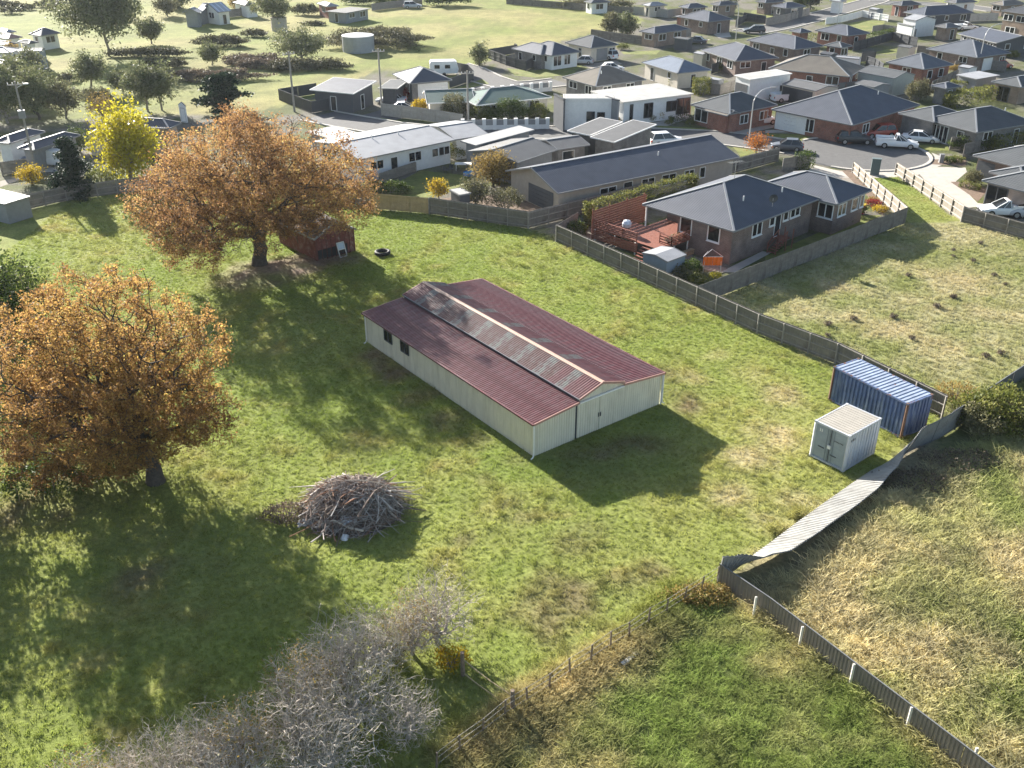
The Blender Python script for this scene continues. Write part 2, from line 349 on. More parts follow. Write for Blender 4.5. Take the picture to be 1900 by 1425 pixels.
# grass blades: a clump instanced on points scattered over the plant cover (uncountable -> stuff)
def clump(name, blades, spread, lean, w, m):
    mb = MB()
    for i in range(blades):
        a = random.uniform(0, 6.28); r = spread*random.random()**.5; b = Vector((math.cos(a)*r, math.sin(a)*r, 0)); t = random.uniform(0, 6.28)
        tip = b+Vector((math.cos(t)*lean*random.random(), math.sin(t)*lean*random.random(), random.uniform(.55, 1)))
        s = Vector((-math.sin(t), math.cos(t), 0))*w; mid = b.lerp(tip, .55)+Vector((0, 0, .08))
        mb.face([b-s, b+s, mid+s*.7, tip, mid-s*.7])
    me = bpy.data.meshes.new(name); me.from_pydata(mb.v, [], mb.f); me.materials.append(m); me.update()
    return bpy.data.objects.new(name, me)
BLADE_M = mat_vcol('grass_blade', 'gcol', 'INSTANCER', fine=False, trans=.45)
def scatter(name, label, poly, mask, density, smin, smax, cl, bright=1.0, seed=1):
    x0, x1 = min(p.x for p in poly), max(p.x for p in poly); y0, y1 = min(p.y for p in poly), max(p.y for p in poly)
    x0 = max(x0, -48); x1 = min(x1, 62); y0 = max(y0, 22); y1 = min(y1, 112)
    xs = np.arange(x0, x1, .8); ys = np.arange(y0, y1, .8); X, Y = np.meshgrid(xs, ys); x, y = X.ravel(), Y.ravel(); n, k = X.shape
    ids = np.arange(n*k).reshape(n, k); Fq = np.stack([ids[:-1, :-1], ids[:-1, 1:], ids[1:, 1:], ids[1:, :-1]], -1).reshape(-1, 4)
    cx = x[Fq].mean(1); cy = y[Fq].mean(1)
    rng = np.hypot(cx, cy); ang = np.abs(np.arctan2(cx, cy))
    keep = inpoly(cx, cy, poly) & (ang < .72) & mask(cx, cy); Fq = Fq[keep]
    Vv = np.stack([x, y, ground_z(x, y)-.01], 1); cc = gcol(x, y)*bright
    ob = bpy.data.objects.new(name, grid_mesh(name, Vv, Fq, cc, BLADE_M)); COL.objects.link(ob)
    tag(ob, label, 'grass', kind='stuff')
    ng = bpy.data.node_groups.new(name, 'GeometryNodeTree'); ng.interface.new_socket('Geometry', in_out='INPUT', socket_type='NodeSocketGeometry'); ng.interface.new_socket('Geometry', in_out='OUTPUT', socket_type='NodeSocketGeometry')
    gi = ng.nodes.new('NodeGroupInput'); go = ng.nodes.new('NodeGroupOutput'); d = ng.nodes.new('GeometryNodeDistributePointsOnFaces'); d.inputs['Density'].default_value = density; d.inputs['Seed'].default_value = seed
    io = ng.nodes.new('GeometryNodeInstanceOnPoints'); oi = ng.nodes.new('GeometryNodeObjectInfo'); oi.inputs['Object'].default_value = cl; oi.inputs['As Instance'].default_value = True
    rv = ng.nodes.new('FunctionNodeRandomValue'); rv.data_type = 'FLOAT_VECTOR'; rv.inputs[0].default_value = (-.15, -.15, 0); rv.inputs[1].default_value = (.15, .15, 6.28)
    rs = ng.nodes.new('FunctionNodeRandomValue'); rs.data_type = 'FLOAT'; rs.inputs[2].default_value = smin; rs.inputs[3].default_value = smax; rs.inputs['Seed'].default_value = 5
    L = ng.links.new; L(gi.outputs[0], d.inputs['Mesh']); L(d.outputs['Points'], io.inputs['Points']); L(oi.outputs['Geometry'], io.inputs['Instance']); L(rv.outputs[0], io.inputs['Rotation']); L(rs.outputs[1], io.inputs['Scale']); L(io.outputs[0], go.inputs[0])
    md = ob.modifiers.new('scatter', 'NODES'); md.node_group = ng
    return ob
SH_O = Vector((1.315, 50.509, 0)); SH_A = .652
SHX = Vector((math.cos(SH_A), math.sin(SH_A), 0)); SHY = Vector((-math.sin(SH_A), math.cos(SH_A), 0))
def noshed(x, y):
    dx, dy = x-SH_O.x, y-SH_O.y; u = dx*SHX.x+dy*SHX.y; v = dx*SHY.x+dy*SHY.y
    return ~((u > .1) & (u < 11.2) & (v > .1) & (v < 20.8))
c_short = clump('grass_clump', 12, .9, .9, .09, BLADE_M); c_tall = clump('tall_grass_clump', 26, .7, 1.3, .02, BLADE_M)
scatter('paddock_grass', 'short green grass of the paddock round the red roofed shed', PADDOCK, noshed, 25, .055, .155, c_short, 1.7, 1)
weedy = lambda x, y: noshed(x, y) & (fbm(x+90, y+40, 3.2) > .50)
scatter('paddock_weeds', 'rough tussocks and weeds standing in the paddock', PADDOCK, weedy, 1.6, .16, .42, c_tall, 1.5, 2)
FALLB = PX([(1760, 805), (1700, 832), (1660, 853), (1610, 883), (1529, 941), (1422, 1020), (1380, 1048), (1340, 1076)])
def seg_d(x, y):
    d = np.full(np.shape(x), 1e9)
    for a, b in zip(FALLB, FALLB[1:]):
        L = (b-a).length_squared; t = np.clip(((x-a.x)*(b.x-a.x)+(y-a.y)*(b.y-a.y))/L, 0, 1); d = np.minimum(d, np.hypot(x-a.x-t*(b.x-a.x), y-a.y-t*(b.y-a.y)))
    return d
nofall = lambda x, y: seg_d(x, y) > 2.0
alld = lambda x, y: np.ones(x.shape, bool)
scatter('lot_grass', 'dry short grass of the vacant lot beside the brick house', LOT, alld, 14, .08, .24, c_short, 1.5, 3)
scatter('tall_dry_grass', 'tall dry grass beyond the fallen steel fence', TALL, nofall, 20, .22, .75, c_tall, 2.6, 4)
scatter('rough_grass', 'rough green grass in the corner below the steel fence', ROUGH, alld, 20, .14, .42, c_tall, 2.7, 5)
scatter('tall_tussocks', 'big matted tussocks among the tall dry grass', TALL, lambda x, y: nofall(x, y) & (fbm(x+20, y+70, 2.6) > .48), 1.3, .55, 1.05, c_tall, 1.5, 8)
scatter('rough_tussocks', 'big green tussocks in the rough grass corner', ROUGH, lambda x, y: fbm(x+20, y+70, 2.2) > .5, 1.4, .4, .75, c_tall, 1.6, 9)
scatter('lane_grass', 'mown grass of the fenced lane to the court', LANE, alld, 14, .06, .15, c_short, 1.5, 6)
def nearstrip(x, y):
    k = np.zeros(x.shape, bool)
    for p, r, kd, s in BLOBS:
        if s > .9 and kd == 'dry': k |= np.hypot(x-p.x, y-p.y) < r
    return k & ~(seg_d(x, y) < .45)
scatter('straw_strip', 'strip of long straw along the wire fence and fallen fence', PX([(800, 1380), (1180, 1140), (1331, 1040), (1600, 860), (1700, 830), (1610, 900), (1345, 1100), (1200, 1210), (960, 1380), (860, 1480)]), nearstrip, 30, .2, .6, c_tall, 1.7, 7)

# roads, kerbs, drives, lawns: thin sheets over the ground
ASPH = mat('asphalt', (.115, .112, .108), .9, .18, 1.5, .3, 60); CONC = mat('concrete', (.42, .385, .335), .85, .14, 1.2, .2, 40); KERB = mat('kerb_concrete', (.45, .42, .37), .85, .12)
LAWN = mat('lawn_turf', (.145, .165, .035), .95, .35, 1.1, .6, 30, tint2=(.22, .205, .065), t2scale=.35); MULCH = mat('bark_mulch', (.17, .12, .085), .95, .35, 3, .6, 20); GRAVEL = mat('gravel', (.27, .235, .195), .95, .25, 4, .5, 30)
NSH = [0]
def sheet(name, pts, m, z):
    mb = MB(); NSH[0] += 1
    pts = [Vector((p.x, p.y, z+.0007*(NSH[0] % 5))) for p in pts]
    if sum(a.x*b.y-b.x*a.y for a, b in zip(pts, pts[1:]+pts[:1])) < 0: pts = pts[::-1]
    mb.face(pts); o = mb.build(name, m); o['kind'] = 'structure'; return o
def ribbon(name, cs, w, m, z, kerb=True):
    cs = [Vector((c.x, c.y, 0)) for c in cs]; Lp, Rp = [], []
    for i, c in enumerate(cs):
        d = (cs[min(i+1, len(cs)-1)]-cs[max(i-1, 0)]).normalized(); n = Vector((-d.y, d.x, 0)); Lp.append(c+n*w/2); Rp.append(c-n*w/2)
    mb = MB()
    for i in range(len(cs)-1): mb.face([Rp[i]+Vector((0, 0, z)), Rp[i+1]+Vector((0, 0, z)), Lp[i+1]+Vector((0, 0, z)), Lp[i]+Vector((0, 0, z))])
    o = mb.build(name, m); o['kind'] = 'structure'
    if kerb:
        kb = MB()
        def fine(S):
            o = []
            for a, b in zip(S, S[1:]): o += [a.lerp(b, t/6) for t in range(6)]
            return o+[S[-1]]
        for S in (fine(Lp), fine(Rp)):
            for a, b in zip(S, S[1:]):
                if ((a+b)/2-P(1594, 284)).length > 9.6: kb.bar(a+Vector((0, 0, .05)), b+Vector((0, 0, .05)), .35, .13)
        kb.build('kerb', KERB)['kind'] = 'structure'
    return o
ctr = P(1594, 284)
road_c = [ctr, P(1500, 278), P(1400, 264), P(1330, 255), P(1215, 250), P(1100, 247), P(1000, 246), P(900, 248), P(800, 246), P(720, 238), P(650, 226), P(590, 215)]
ribbon('road', road_c, 7, ASPH, .012)
R0 = 8.2; circ = [ctr+Vector((math.cos(t)*R0*1.05, math.sin(t)*R0, 0)) for t in np.linspace(0, 2*math.pi, 40)[:-1]]
sheet('court_turning_circle', circ, ASPH, .018)
kb = MB()
for i in range(len(circ)):
    a, b = circ[i], circ[(i+1) % len(circ)]; d = (a+b)/2-ctr
    if not (d.x < -5.5): kb.bar(a+Vector((0, 0, .05)), b+Vector((0, 0, .05)), .4, .13)
kb.build('kerb', KERB)['kind'] = 'structure'
sheet('footpath', [P(*q) for q in [(1505, 305), (1560, 318), (1640, 318), (1700, 308), (1735, 292), (1728, 283), (1745, 290), (1750, 305), (1700, 326), (1640, 330), (1560, 330), (1500, 322)]], CONC, .006)
ribbon('road', [P(1042, 152), P(990, 158), P(940, 158), P(900, 146), P(868, 130), P(840, 121)], 6.5, ASPH, .008)
ribbon('road', [P(940, 158), P(880, 172), P(815, 184), P(755, 203), P(690, 222), P(620, 236)], 6, ASPH, .010, False)
ribbon('road', [Z(4, -150, 240), Z(4, 100, 195), Z(4, 350, 130), Z(4, 600, 60), Z(4, 780, 12), Z(4, 900, -50)], 7, ASPH, .012)
ribbon('road', [Z(4, 780, 20), Z(4, 1100, 25), Z(4, 1500, 50), Z(4, 1700, 80)], 7, ASPH, .016)
for nm, m, q in [
    ('driveway', CONC, [(8, 1080, 430), (8, 1470, 440), (8, 1480, 470), (8, 1400, 540), (8, 1560, 700), (8, 1900, 740), (8, 1900, 700), (8, 1470, 735), (8, 1300, 620), (8, 1170, 530)]),
    ('driveway', CONC, [(8, 0, 165), (8, 260, 155), (8, 180, 180), (8, 0, 185)]), ('driveway', CONC, [(3, 1050, 905), (3, 1240, 870), (3, 1320, 850), (3, 1400, 850), (3, 1180, 925), (3, 1110, 925)]),
    ('driveway', CONC, [(3, 1560, 985), (3, 1900, 880), (3, 1990, 930), (3, 1700, 995)]), ('driveway', CONC, [(2, 900, 760), (2, 1080, 735), (2, 1140, 770), (2, 960, 790)]),
    ('driveway', CONC, [(2, 1140, 680), (2, 1300, 672), (2, 1340, 700), (2, 1170, 710)]), ('driveway', GRAVEL, [(3, 560, 480), (3, 800, 440), (3, 850, 470), (3, 640, 510)]),
    ('driveway', CONC, [(3, 1470, 215), (3, 1620, 205), (3, 1650, 270), (3, 1560, 280)]), ('driveway', GRAVEL, [(8, 380, 440), (8, 640, 470), (8, 700, 560), (8, 560, 540), (8, 400, 480)]),
    ('driveway', CONC, [(3, 1240, 285), (3, 1500, 290), (3, 1420, 310), (3, 1230, 300)]),
    ('lawn', LAWN, [(8, 0, 188), (8, 330, 195), (8, 560, 225), (8, 530, 255), (8, 230, 245), (8, 0, 225)]), ('lawn', LAWN, [(3, 1110, 922), (3, 1620, 955), (3, 1590, 980), (3, 1100, 965)]),
    ('lawn', LAWN, [(3, 1650, 1065), (3, 1760, 1065), (3, 1850, 1120), (3, 1720, 1150)]), ('lawn', LAWN, [(8, 1120, 275), (8, 1340, 265), (8, 1350, 315), (8, 1180, 315)]),
    ('lawn', LAWN, [(6, 250, 540), (6, 560, 380), (6, 900, 420), (6, 900, 480), (6, 620, 580), (6, 380, 570)]), ('lawn', LAWN, [(4, 600, 175), (4, 720, 150), (4, 880, 155), (4, 840, 230), (4, 700, 225)]),
    ('lawn', LAWN, [(2, 800, 885), (2, 900, 865), (2, 1130, 905), (2, 930, 940), (2, 800, 915)]), ('lawn', LAWN, [(2, 310, 745), (2, 430, 725), (2, 520, 765), (2, 400, 785)]),
    ('lawn', LAWN, [(2, 1380, 560), (2, 1500, 540), (2, 1540, 570), (2, 1400, 600)]), ('lawn', LAWN, [(2, 1380, 670), (2, 1640, 580), (2, 1700, 620), (2, 1600, 690), (2, 1450, 700)]),
    ('lawn', LAWN, [(3, 0, 500), (3, 160, 520), (3, 560, 480), (3, 480, 550), (3, 200, 570), (3, 60, 555)]), ('lawn', LAWN, [(3, 840, 380), (3, 1130, 370), (3, 1100, 400), (3, 860, 400)]),
    ('lawn', LAWN, [(4, 0, 70), (4, 60, 62), (4, 120, 110), (4, 0, 135)]), ('lawn', LAWN, [(4, 600, 0), (4, 840, 0), (4, 830, 25), (4, 650, 70), (4, 590, 50)]), ('lawn', LAWN, [(4, 1200, 0), (4, 1580, 0), (4, 1560, 25), (4, 1300, 20)]),
    ('lawn', LAWN, [(7, 380, 850), (7, 560, 900), (7, 680, 950), (7, 660, 1000), (7, 400, 890)]), ('lawn', LAWN, [(8, 0, 1090), (8, 520, 860), (8, 700, 790), (8, 860, 790), (8, 560, 920), (8, 0, 1120)]),
    ('lawn', LAWN, [(4, 780, 390), (4, 900, 360), (4, 1030, 370), (4, 900, 400)]), ('lawn', LAWN, [(3, 1800, 80), (3, 1900, 60), (3, 1900, 140), (3, 1780, 140)]),
    ('garden_bed', MULCH, [(6, 900, 560), (6, 1330, 560), (6, 1500, 650), (6, 1340, 700), (6, 900, 650), (6, 650, 600)]), ('garden_bed', MULCH, [(8, 560, 460), (8, 640, 450), (8, 900, 720), (8, 860, 790), (8, 750, 650)]),
    ('garden_bed', MULCH, [(8, 1230, 380), (8, 1480, 375), (8, 1470, 430), (8, 1220, 415)]), ('garden_bed', MULCH, [(8, 1360, 545), (8, 1500, 540), (8, 1640, 600), (8, 1560, 690), (8, 1500, 640)]),
    ('paving', CONC, [(7, 1250, 1050), (7, 1560, 895), (7, 1630, 905), (7, 1360, 1050)]), ('paving', GRAVEL, [(7, 300, 780), (7, 900, 870), (7, 1300, 1020), (7, 1250, 1060), (7, 900, 960), (7, 300, 830)]),
    ('paving', GRAVEL, [(1, 0, 1330), (1, 200, 1290), (1, 180, 1310), (1, 0, 1375)]), ('paving', CONC, [(1, 190, 1230), (1, 420, 1200), (1, 420, 1260), (1, 240, 1270)]),
    ('paving', GRAVEL, [(4, 380, 700), (4, 560, 690), (4, 360, 760), (4, 0, 760), (4, -80, 720)])]:
    sheet(nm, [Z(*a) for a in q], m, .005 if m is CONC or m is GRAVEL else (.0085 if m is LAWN else .0125))

# ================================================================== machinery shed with the red roof
GLASS = mat_glass(); DARKG = mat_glass('dark_glass', (.012, .014, .016), .12)
WHITE = mat('white_paint', (.78, .77, .74), .5, .06); OFFW = mat('off_white_paint', (.62, .6, .55), .6, .1); DGREY = mat('charcoal_paint', (.075, .08, .088), .5, .12); MGREY = mat('grey_paint', (.24, .245, .25), .55, .1); BLACK = mat('black_rubber', (.02, .02, .021), .7, .2)
CREAM = mat('cream_steel', (.66, .62, .50), .5, .08, .8, tint2=(.44, .40, .31), t2scale=2.6, t2lo=.48, t2hi=.85, zs=.12)
RED = mat('red_roof_paint', (.135, .040, .044), .5, .35, 1.3, spec=.35, tint2=(.17, .105, .105), t2scale=1.1, t2lo=.44, t2hi=.74)
FADED = mat('faded_roof_paint', (.125, .062, .058), .6, .3, 3.0, spec=.25, tint2=(.18, .155, .14), t2scale=2.2, t2lo=.5, t2hi=.7)
BAREZ = mat('bare_zinc', (.185, .18, .168), .6, .3, 4, spec=.25, tint2=(.13, .07, .066), t2scale=2.2, t2lo=.44, t2hi=.60)
RIDGE = mat('ridge_cap_paint', (.44, .29, .22), .5, .12, 3); BARGE = mat('barge_paint', (.42, .24, .20), .55, .12, 3)
up = Vector((0, 0, 1))
def ribbed(mb, p, q, z0, ztop, nrm, pitch=.2, depth=.018, m=0):
    """vertical ribbed sheet between ground points p and q; ztop(t) gives the top edge"""
    p, q = Vector(p), Vector(q); Ln = (q-p).length; n = max(2, int(round(Ln/pitch))); nrm = Vector(nrm).normalized(); pts = []
    for i in range(n):
        for f, dd in ((0, 0), (.25, 0), (.35, 1), (.85, 1), (.95, 0)):
            t = (i+f)/n
            if not pts or t > pts[-1][0]+1e-6: pts.append((t, dd))
    pts.append((1, 0))
    for (a, da), (b, db) in zip(pts, pts[1:]):
        A = p.lerp(q, a)+nrm*depth*da; B = p.lerp(q, b)+nrm*depth*db
        mb.face([Vector((A.x, A.y, z0)), Vector((B.x, B.y, z0)), Vector((B.x, B.y, ztop(b))), Vector((A.x, A.y, ztop(a)))], m=m)
def build_shed():
    S = lambda x, y, z=0: SH_O+SHX*x+SHY*y+up*z
    W, Ln = 11.14, 20.8; i_ = .12                       # roof plan; walls sit inside it
    root = thing('machinery_shed', 'long cream steel shed with faded red roof and raised central gable', 'shed', S(0, 0))
    prof = [(0, 2.41), (3.65, 2.72), (3.65, 2.95), (5.56, 3.53), (7.47, 2.95), (7.40, 2.78), (11.14, 2.41)]
    def topz(x):
        if x < 3.6: return 2.41+(2.72-2.41)*x/3.65-.05
        if x < 5.56: return 2.95+(3.53-2.95)*(x-3.65)/1.91-.05
        if x < 7.45: return 2.95+(3.53-2.95)*(7.47-x)/1.91-.05
        return 2.41+(2.78-2.41)*(11.14-x)/3.74-.05
    # walls
    mb = MB(); ribbed(mb, S(i_, Ln-i_), S(i_, i_), 0, lambda t: 2.38, -SHX); mb.build('side_wall', CREAM, root)
    mb = MB(); ribbed(mb, S(W-i_, i_), S(W-i_, Ln-i_), 0, lambda t: 2.38, SHX); mb.build('side_wall', CREAM, root)
    for a, b in ((i_, 3.46), (7.42, W-i_)):
        mb = MB(); ribbed(mb, S(a, i_), S(b, i_), 0, lambda t: topz(a+(b-a)*t), -SHY); mb.build('front_wall', CREAM, root)
    mb = MB(); ribbed(mb, S(3.62, i_), S(7.44, i_), 2.62, lambda t: topz(3.66+(7.44-3.66)*t), -SHY); mb.build('gable_wall', CREAM, root)
    for a, b in ((3.56, 5.42), (5.45, 7.40)):
        mb = MB(); ribbed(mb, S(a, i_-.06), S(b, i_-.06), .06, lambda t: 2.56, -SHY); d = mb.build('sliding_door', CREAM, root)
        hb = MB(); hx = 5.36 if a < 4 else 5.52; hb.box(S(hx, i_-.11, 1.05), (.05, .05, .3), SHX); hb.build('handle', DGREY, d)
    mb = MB(); ribbed(mb, S(W-i_, Ln-i_), S(i_, Ln-i_), 0, lambda t: topz(W-i_-(W-2*i_)*t), SHY); mb.build('back_wall', CREAM, root)
    mb = MB(); mb.bar(S(3.45, i_-.1, 2.60), S(7.5, i_-.1, 2.60), .1, .1); mb.build('door_track', WHITE, root)
    mb = MB(); mb.bar(S(3.51, i_-.02, 0), S(3.51, i_-.02, 2.7), .09, .09); mb.build('door_post', DGREY, root)
    # roof sheets, laid one by one from front to back
    n = 26; w = Ln/n
    def sheet_mesh(nm, x0, z0, x1, z1):
        mb = MB(); k = 4
        for j in range(k):
            for f0, f1, h0, h1 in ((0, .5, 0, 0), (.5, .62, 0, .028), (.62, .88, .028, .028), (.88, 1, .028, 0)):
                y0, y1 = w*(j+f0)/k, w*(j+f1)/k+(.012 if j == k-1 and f1 == 1 else 0)
                for sgn in (1,):
                    q = [SHX*x0+SHY*y0+up*(z0+h0), SHX*x1+SHY*y0+up*(z1+h0), SHX*x1+SHY*y1+up*(z1+h1), SHX*x0+SHY*y1+up*(z0+h1)]
                    mb.face(q)
        me = bpy.data.meshes.new(nm); me.from_pydata([tuple(v) for v in mb.v], [], mb.f); me.materials.append(RED); me.update(); return me
    slopes = [('roof_sheet', 0, 2.42, 3.72, 2.735), ('roof_sheet', 3.60, 2.945, 5.56, 3.54), ('roof_sheet', 5.56, 3.54, 7.52, 2.945), ('roof_sheet', 7.36, 2.80, 11.14, 2.42)]
    rnd = random.Random(4)
    for si, (nm, x0, z0, x1, z1) in enumerate(slopes):
        me = sheet_mesh(nm, x0, z0, x1, z1); var = {}
        for i in range(n):
            mname = RED
            if si == 1 and i > 1: mname = BAREZ if i % 3 == 2 and i < 24 else (FADED if i > 3 and i < 23 else RED)
            if si == 2: mname = BAREZ if i % 4 == 1 and i > 3 else RED
            if mname.name not in var: var[mname.name] = me if not var else me.copy(); var[mname.name].materials[0] = mname
            o = child('roof_sheet', var[mname.name], root, SHY*(i*w)+up*(.004*(i % 2)+rnd.uniform(-.002, .002)))
    # flashings
    mb = MB()
    for a, b in ((5.40, 5.56), (5.56, 5.72)):
        za, zb = (3.54-abs(a-5.56)*.3+.045, 3.54-abs(b-5.56)*.3+.045); mb.hexa([S(a, -.04, za-.03), S(b, -.04, zb-.03), S(b, Ln+.04, zb-.03), S(a, Ln+.04, za-.03), S(a, -.04, za), S(b, -.04, zb), S(b, Ln+.04, zb), S(a, Ln+.04, za)])
    mb.build('ridge_cap', RIDGE, root)
    mb = MB(); mb.face([S(3.64, 0, 2.70), S(3.64, Ln, 2.70), S(3.64, Ln, 2.95), S(3.64, 0, 2.95)]); mb.build('gap_shade_strip', DGREY, root); mb = MB(); mb.bar(S(3.59, -.05, 2.93), S(3.59, Ln+.05, 2.93), .05, .05); mb.build('gable_gutter', MGREY, root)  # charcoal step face puts the shade of the gap under the gutter into colour
    for x, nm in ((-.05, 'gutter'), (W+.05, 'gutter')):
        mb = MB(); mb.bar(S(x, -.05, 2.37), S(x, Ln+.05, 2.37), .12, .11); mb.build(nm, RED, root)
    for y in (-.06, Ln+.06):
        for (x0, z0), (x1, z1) in zip(prof[:1]+prof[2:4]+prof[5:6], prof[1:2]+prof[3:5]+prof[6:]):
            mb = MB(); mb.bar(S(x0, y, z0-.03), S(x1, y, z1-.03), .05, .16); mb.build('barge_board', BARGE, root)
    for x, y in ((.02, -.02), (.02, Ln-.25)):
        mb = MB(); mb.tube([S(x, y, 2.32), S(x, y, .25), S(x-.12, y-.05, .08), S(x-.3, y-.1, .05)], .05, 8); mb.build('downpipe', WHITE, root)
    mb = MB(); mb.tube([S(W-.02, -.02, 2.32), S(W-.02, -.02, .2), S(W+.15, -.05, .06)], .045, 8); mb.build('downpipe', WHITE, root)
    for x in (.05, W-.05):
        mb = MB(); mb.bar(S(x, .06, 0), S(x, .06, 2.35), .1, .1); mb.build('corner_flashing', OFFW, root)
    for yc in (17.3, 15.0):                              # two windows under the left eave
        mb = MB(); y0, y1 = yc-.55, yc+.55
        for a, b in (((y0, 1.28), (y1, 1.28)), ((y0, 2.14), (y1, 2.14)), ((y0, 1.28), (y0, 2.14)), ((y1, 1.28), (y1, 2.14)), ((yc, 1.28), (yc, 2.14))):
            mb.bar(S(i_-.05, a[0], a[1]), S(i_-.05, b[0], b[1]), .06, .06)
        fr = mb.build('window', DGREY, root); pb = MB(); pb.face([S(i_-.035, y1, 1.28), S(i_-.035, y0, 1.28), S(i_-.035, y0, 2.14), S(i_-.035, y1, 2.14)]); pb.build('pane', DARKG, fr)
build_shed()

# ================================================================== shipping containers
CWF2 = mat('lock_rod_grey', (.22, .25, .27), .5, .1)
def container(name, label, o, a, w, d, roof_m, side_m, frame_m, doors, front_m=None, rust=None):
    """o = near-left corner, X = along the front (w), Y = away (d)"""
    H = 2.59; X = Vector((math.cos(a), math.sin(a), 0)); Y = Vector((-math.sin(a), math.cos(a), 0)); S = lambda x, y, z=0: Vector((o[0], o[1], 0))+X*x+Y*y+up*z
    root = thing(name, label, 'container', S(0, 0))
    for x, y in ((0, 0), (w, 0), (w, d), (0, d)):
        mb = MB(); sx = .07 if x == 0 else -.07; sy = .07 if y == 0 else -.07; mb.bar(S(x+sx, y+sy, .12), S(x+sx, y+sy, H-.12), .14, .14); mb.build('corner_post', rust if (rust and y == 0) else frame_m, root)
        for z in (.03, H-.12):
            mb = MB(); mb.box(S(x+sx*1.07, y+sy*1.07, z), (.17, .17, .12), X); mb.build('corner_casting', rust or frame_m, root)
    def rail(p, q): mb = MB(); mb.bar(p, q, .09, .12); mb.build('rail', frame_m, root)
    for z in (.11, H-.075):
        rail(S(.14, .05, z), S(w-.14, .05, z)); rail(S(.14, d-.05, z), S(w-.14, d-.05, z)); rail(S(.05, .14, z), S(.05, d-.14, z)); rail(S(w-.05, .14, z), S(w-.05, d-.14, z))
    def panel(p, q, n, nm='side_panel', m=None): mb = MB(); ribbed(mb, p, q, .16, lambda t: H-.13, n, .30, .055); return mb.build(nm, m or side_m, root)
    panel(S(w-.05, .14), S(w-.05, d-.14), X, m=side_m); panel(S(.05, d-.14), S(.05, .14), -X); panel(S(w-.14, d-.05), S(.14, d-.05), Y, 'end_panel')
    if not doors: panel(S(.14, .07), S(w-.14, .07), -Y)
    else:
        for k, (a0, a1) in enumerate(((.14, w/2-.015), (w/2+.015, w-.14))):
            mb = MB(); z = [.18, .78, 1.37, 1.96, H-.15]
            for z0, z1 in zip(z, z[1:]): mb.hexa([S(a0, .07, z0+.02), S(a1, .07, z0+.02), S(a1, .12, z0+.02), S(a0, .12, z0+.02), S(a0, .07, z1-.02), S(a1, .07, z1-.02), S(a1, .12, z1-.02), S(a0, .12, z1-.02)])
            mb.hexa([S(a0, .078, .18), S(a1, .078, .18), S(a1, .115, .18), S(a0, .115, .18), S(a0, .078, H-.15), S(a1, .078, H-.15), S(a1, .115, H-.15), S(a0, .115, H-.15)])
            dr = mb.build('door', front_m, root)
            for f in ((.8, .95) if k == 0 else (.05, .2)):
                hb = MB(); x = a0+(a1-a0)*f; hb.tube([S(x, .045, .1), S(x, .045, H-.1)], .018, 6); hb.build('lock_rod', CWF2, dr)
            hb = MB(); hb.box(S(a0+(a1-a0)*(.5 if k == 0 else .3), .05, .95-.25*k), (.42, .03, .05), X); hb.build('handle', DGREY, dr)
            tb = MB()
            if k == 0:
                for q in (.28, .40): tb.box(S(a0+(a1-a0)*q, .064, 1.99), (.05, .006, .22), X)
            else:
                for q in range(7): tb.box(S(a0+.28+q*.09, .064, 1.72), (.055, .006, .09), X)
            tb.build('lettering', WHITE if k == 0 else DGREY, dr)
        mb = MB(); mb.bar(S(w/2, .065, .2), S(w/2, .065, H-.15), .03, .02); mb.build('door_seal', BLACK, root)
        mb = MB(); mb.box(S(w/2, .02, 1.12), (.2, .09, .22), X); mb.build('lock_box', WHITE, root)
        mb = MB()
        for q in range(3): mb.box(S(w+.004, .3+q*.17, 2.05), (.008, .1, .17), X)
        mb.build('lettering', DGREY, root)
    mb = MB(); n = 19 if w > 4 else 12; L0 = w if w > 4 else d                # roof: pressed corrugations across the box
    for i in range(n):
        for f0, f1, h0, h1 in ((0, .46, 0, 0), (.46, .56, 0, .035), (.56, .9, .035, .035), (.9, 1, .035, 0)):
            t0, t1 = .12+(L0-.24)*(i+f0)/n, .12+(L0-.24)*(i+f1)/n; z = H-.035
            if w > 4: mb.face([S(t0, .08, z+h0), S(t1, .08, z+h1), S(t1, d-.08, z+h1), S(t0, d-.08, z+h0)])
            else: mb.face([S(.08, t0, z+h0), S(w-.08, t0, z+h0), S(w-.08, t1, z+h1), S(.08, t1, z+h1)])
    mb.build('roof_panel', roof_m, root)
    for q in ((0, 0), (1, 0), (0, 1), (1, 1)):
        mb = MB(); mb.box(S(.06+(w-.12)*q[0], .06+(d-.12)*q[1], H-.06), (.16, .16, .05), X); mb.build('roof_corner_plate', frame_m, root)
    return root
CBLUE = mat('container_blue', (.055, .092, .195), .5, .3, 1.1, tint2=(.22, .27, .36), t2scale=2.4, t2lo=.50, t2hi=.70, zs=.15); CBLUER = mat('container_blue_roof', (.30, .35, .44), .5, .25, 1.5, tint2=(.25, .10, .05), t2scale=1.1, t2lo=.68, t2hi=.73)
RUST = mat('rust', (.135, .078, .052), .9, .4, 5, .4, 30); CFB = mat('container_blue_frame', (.12, .17, .30), .6, .3, 2, tint2=(.22, .09, .04), t2scale=2.5, t2lo=.52, t2hi=.6)
CWH = mat('container_white', (.50, .52, .55), .5, .12, 1.5, tint2=(.30, .28, .26), t2scale=3, t2lo=.52, t2hi=.8, zs=.2); CWF = mat('container_door_grey', (.30, .34, .37), .5, .1, 2); CWR = mat('container_white_roof', (.38, .35, .30), .6, .12, 2, tint2=(.22, .14, .08), t2scale=1.4, t2lo=.66, t2hi=.72)
container('shipping_container', 'blue corrugated steel shipping container with rusty corners beside the timber fence', (21.635, 57.871), -1.022, 6.06, 2.44, CBLUER, CBLUE, CFB, False, rust=RUST)
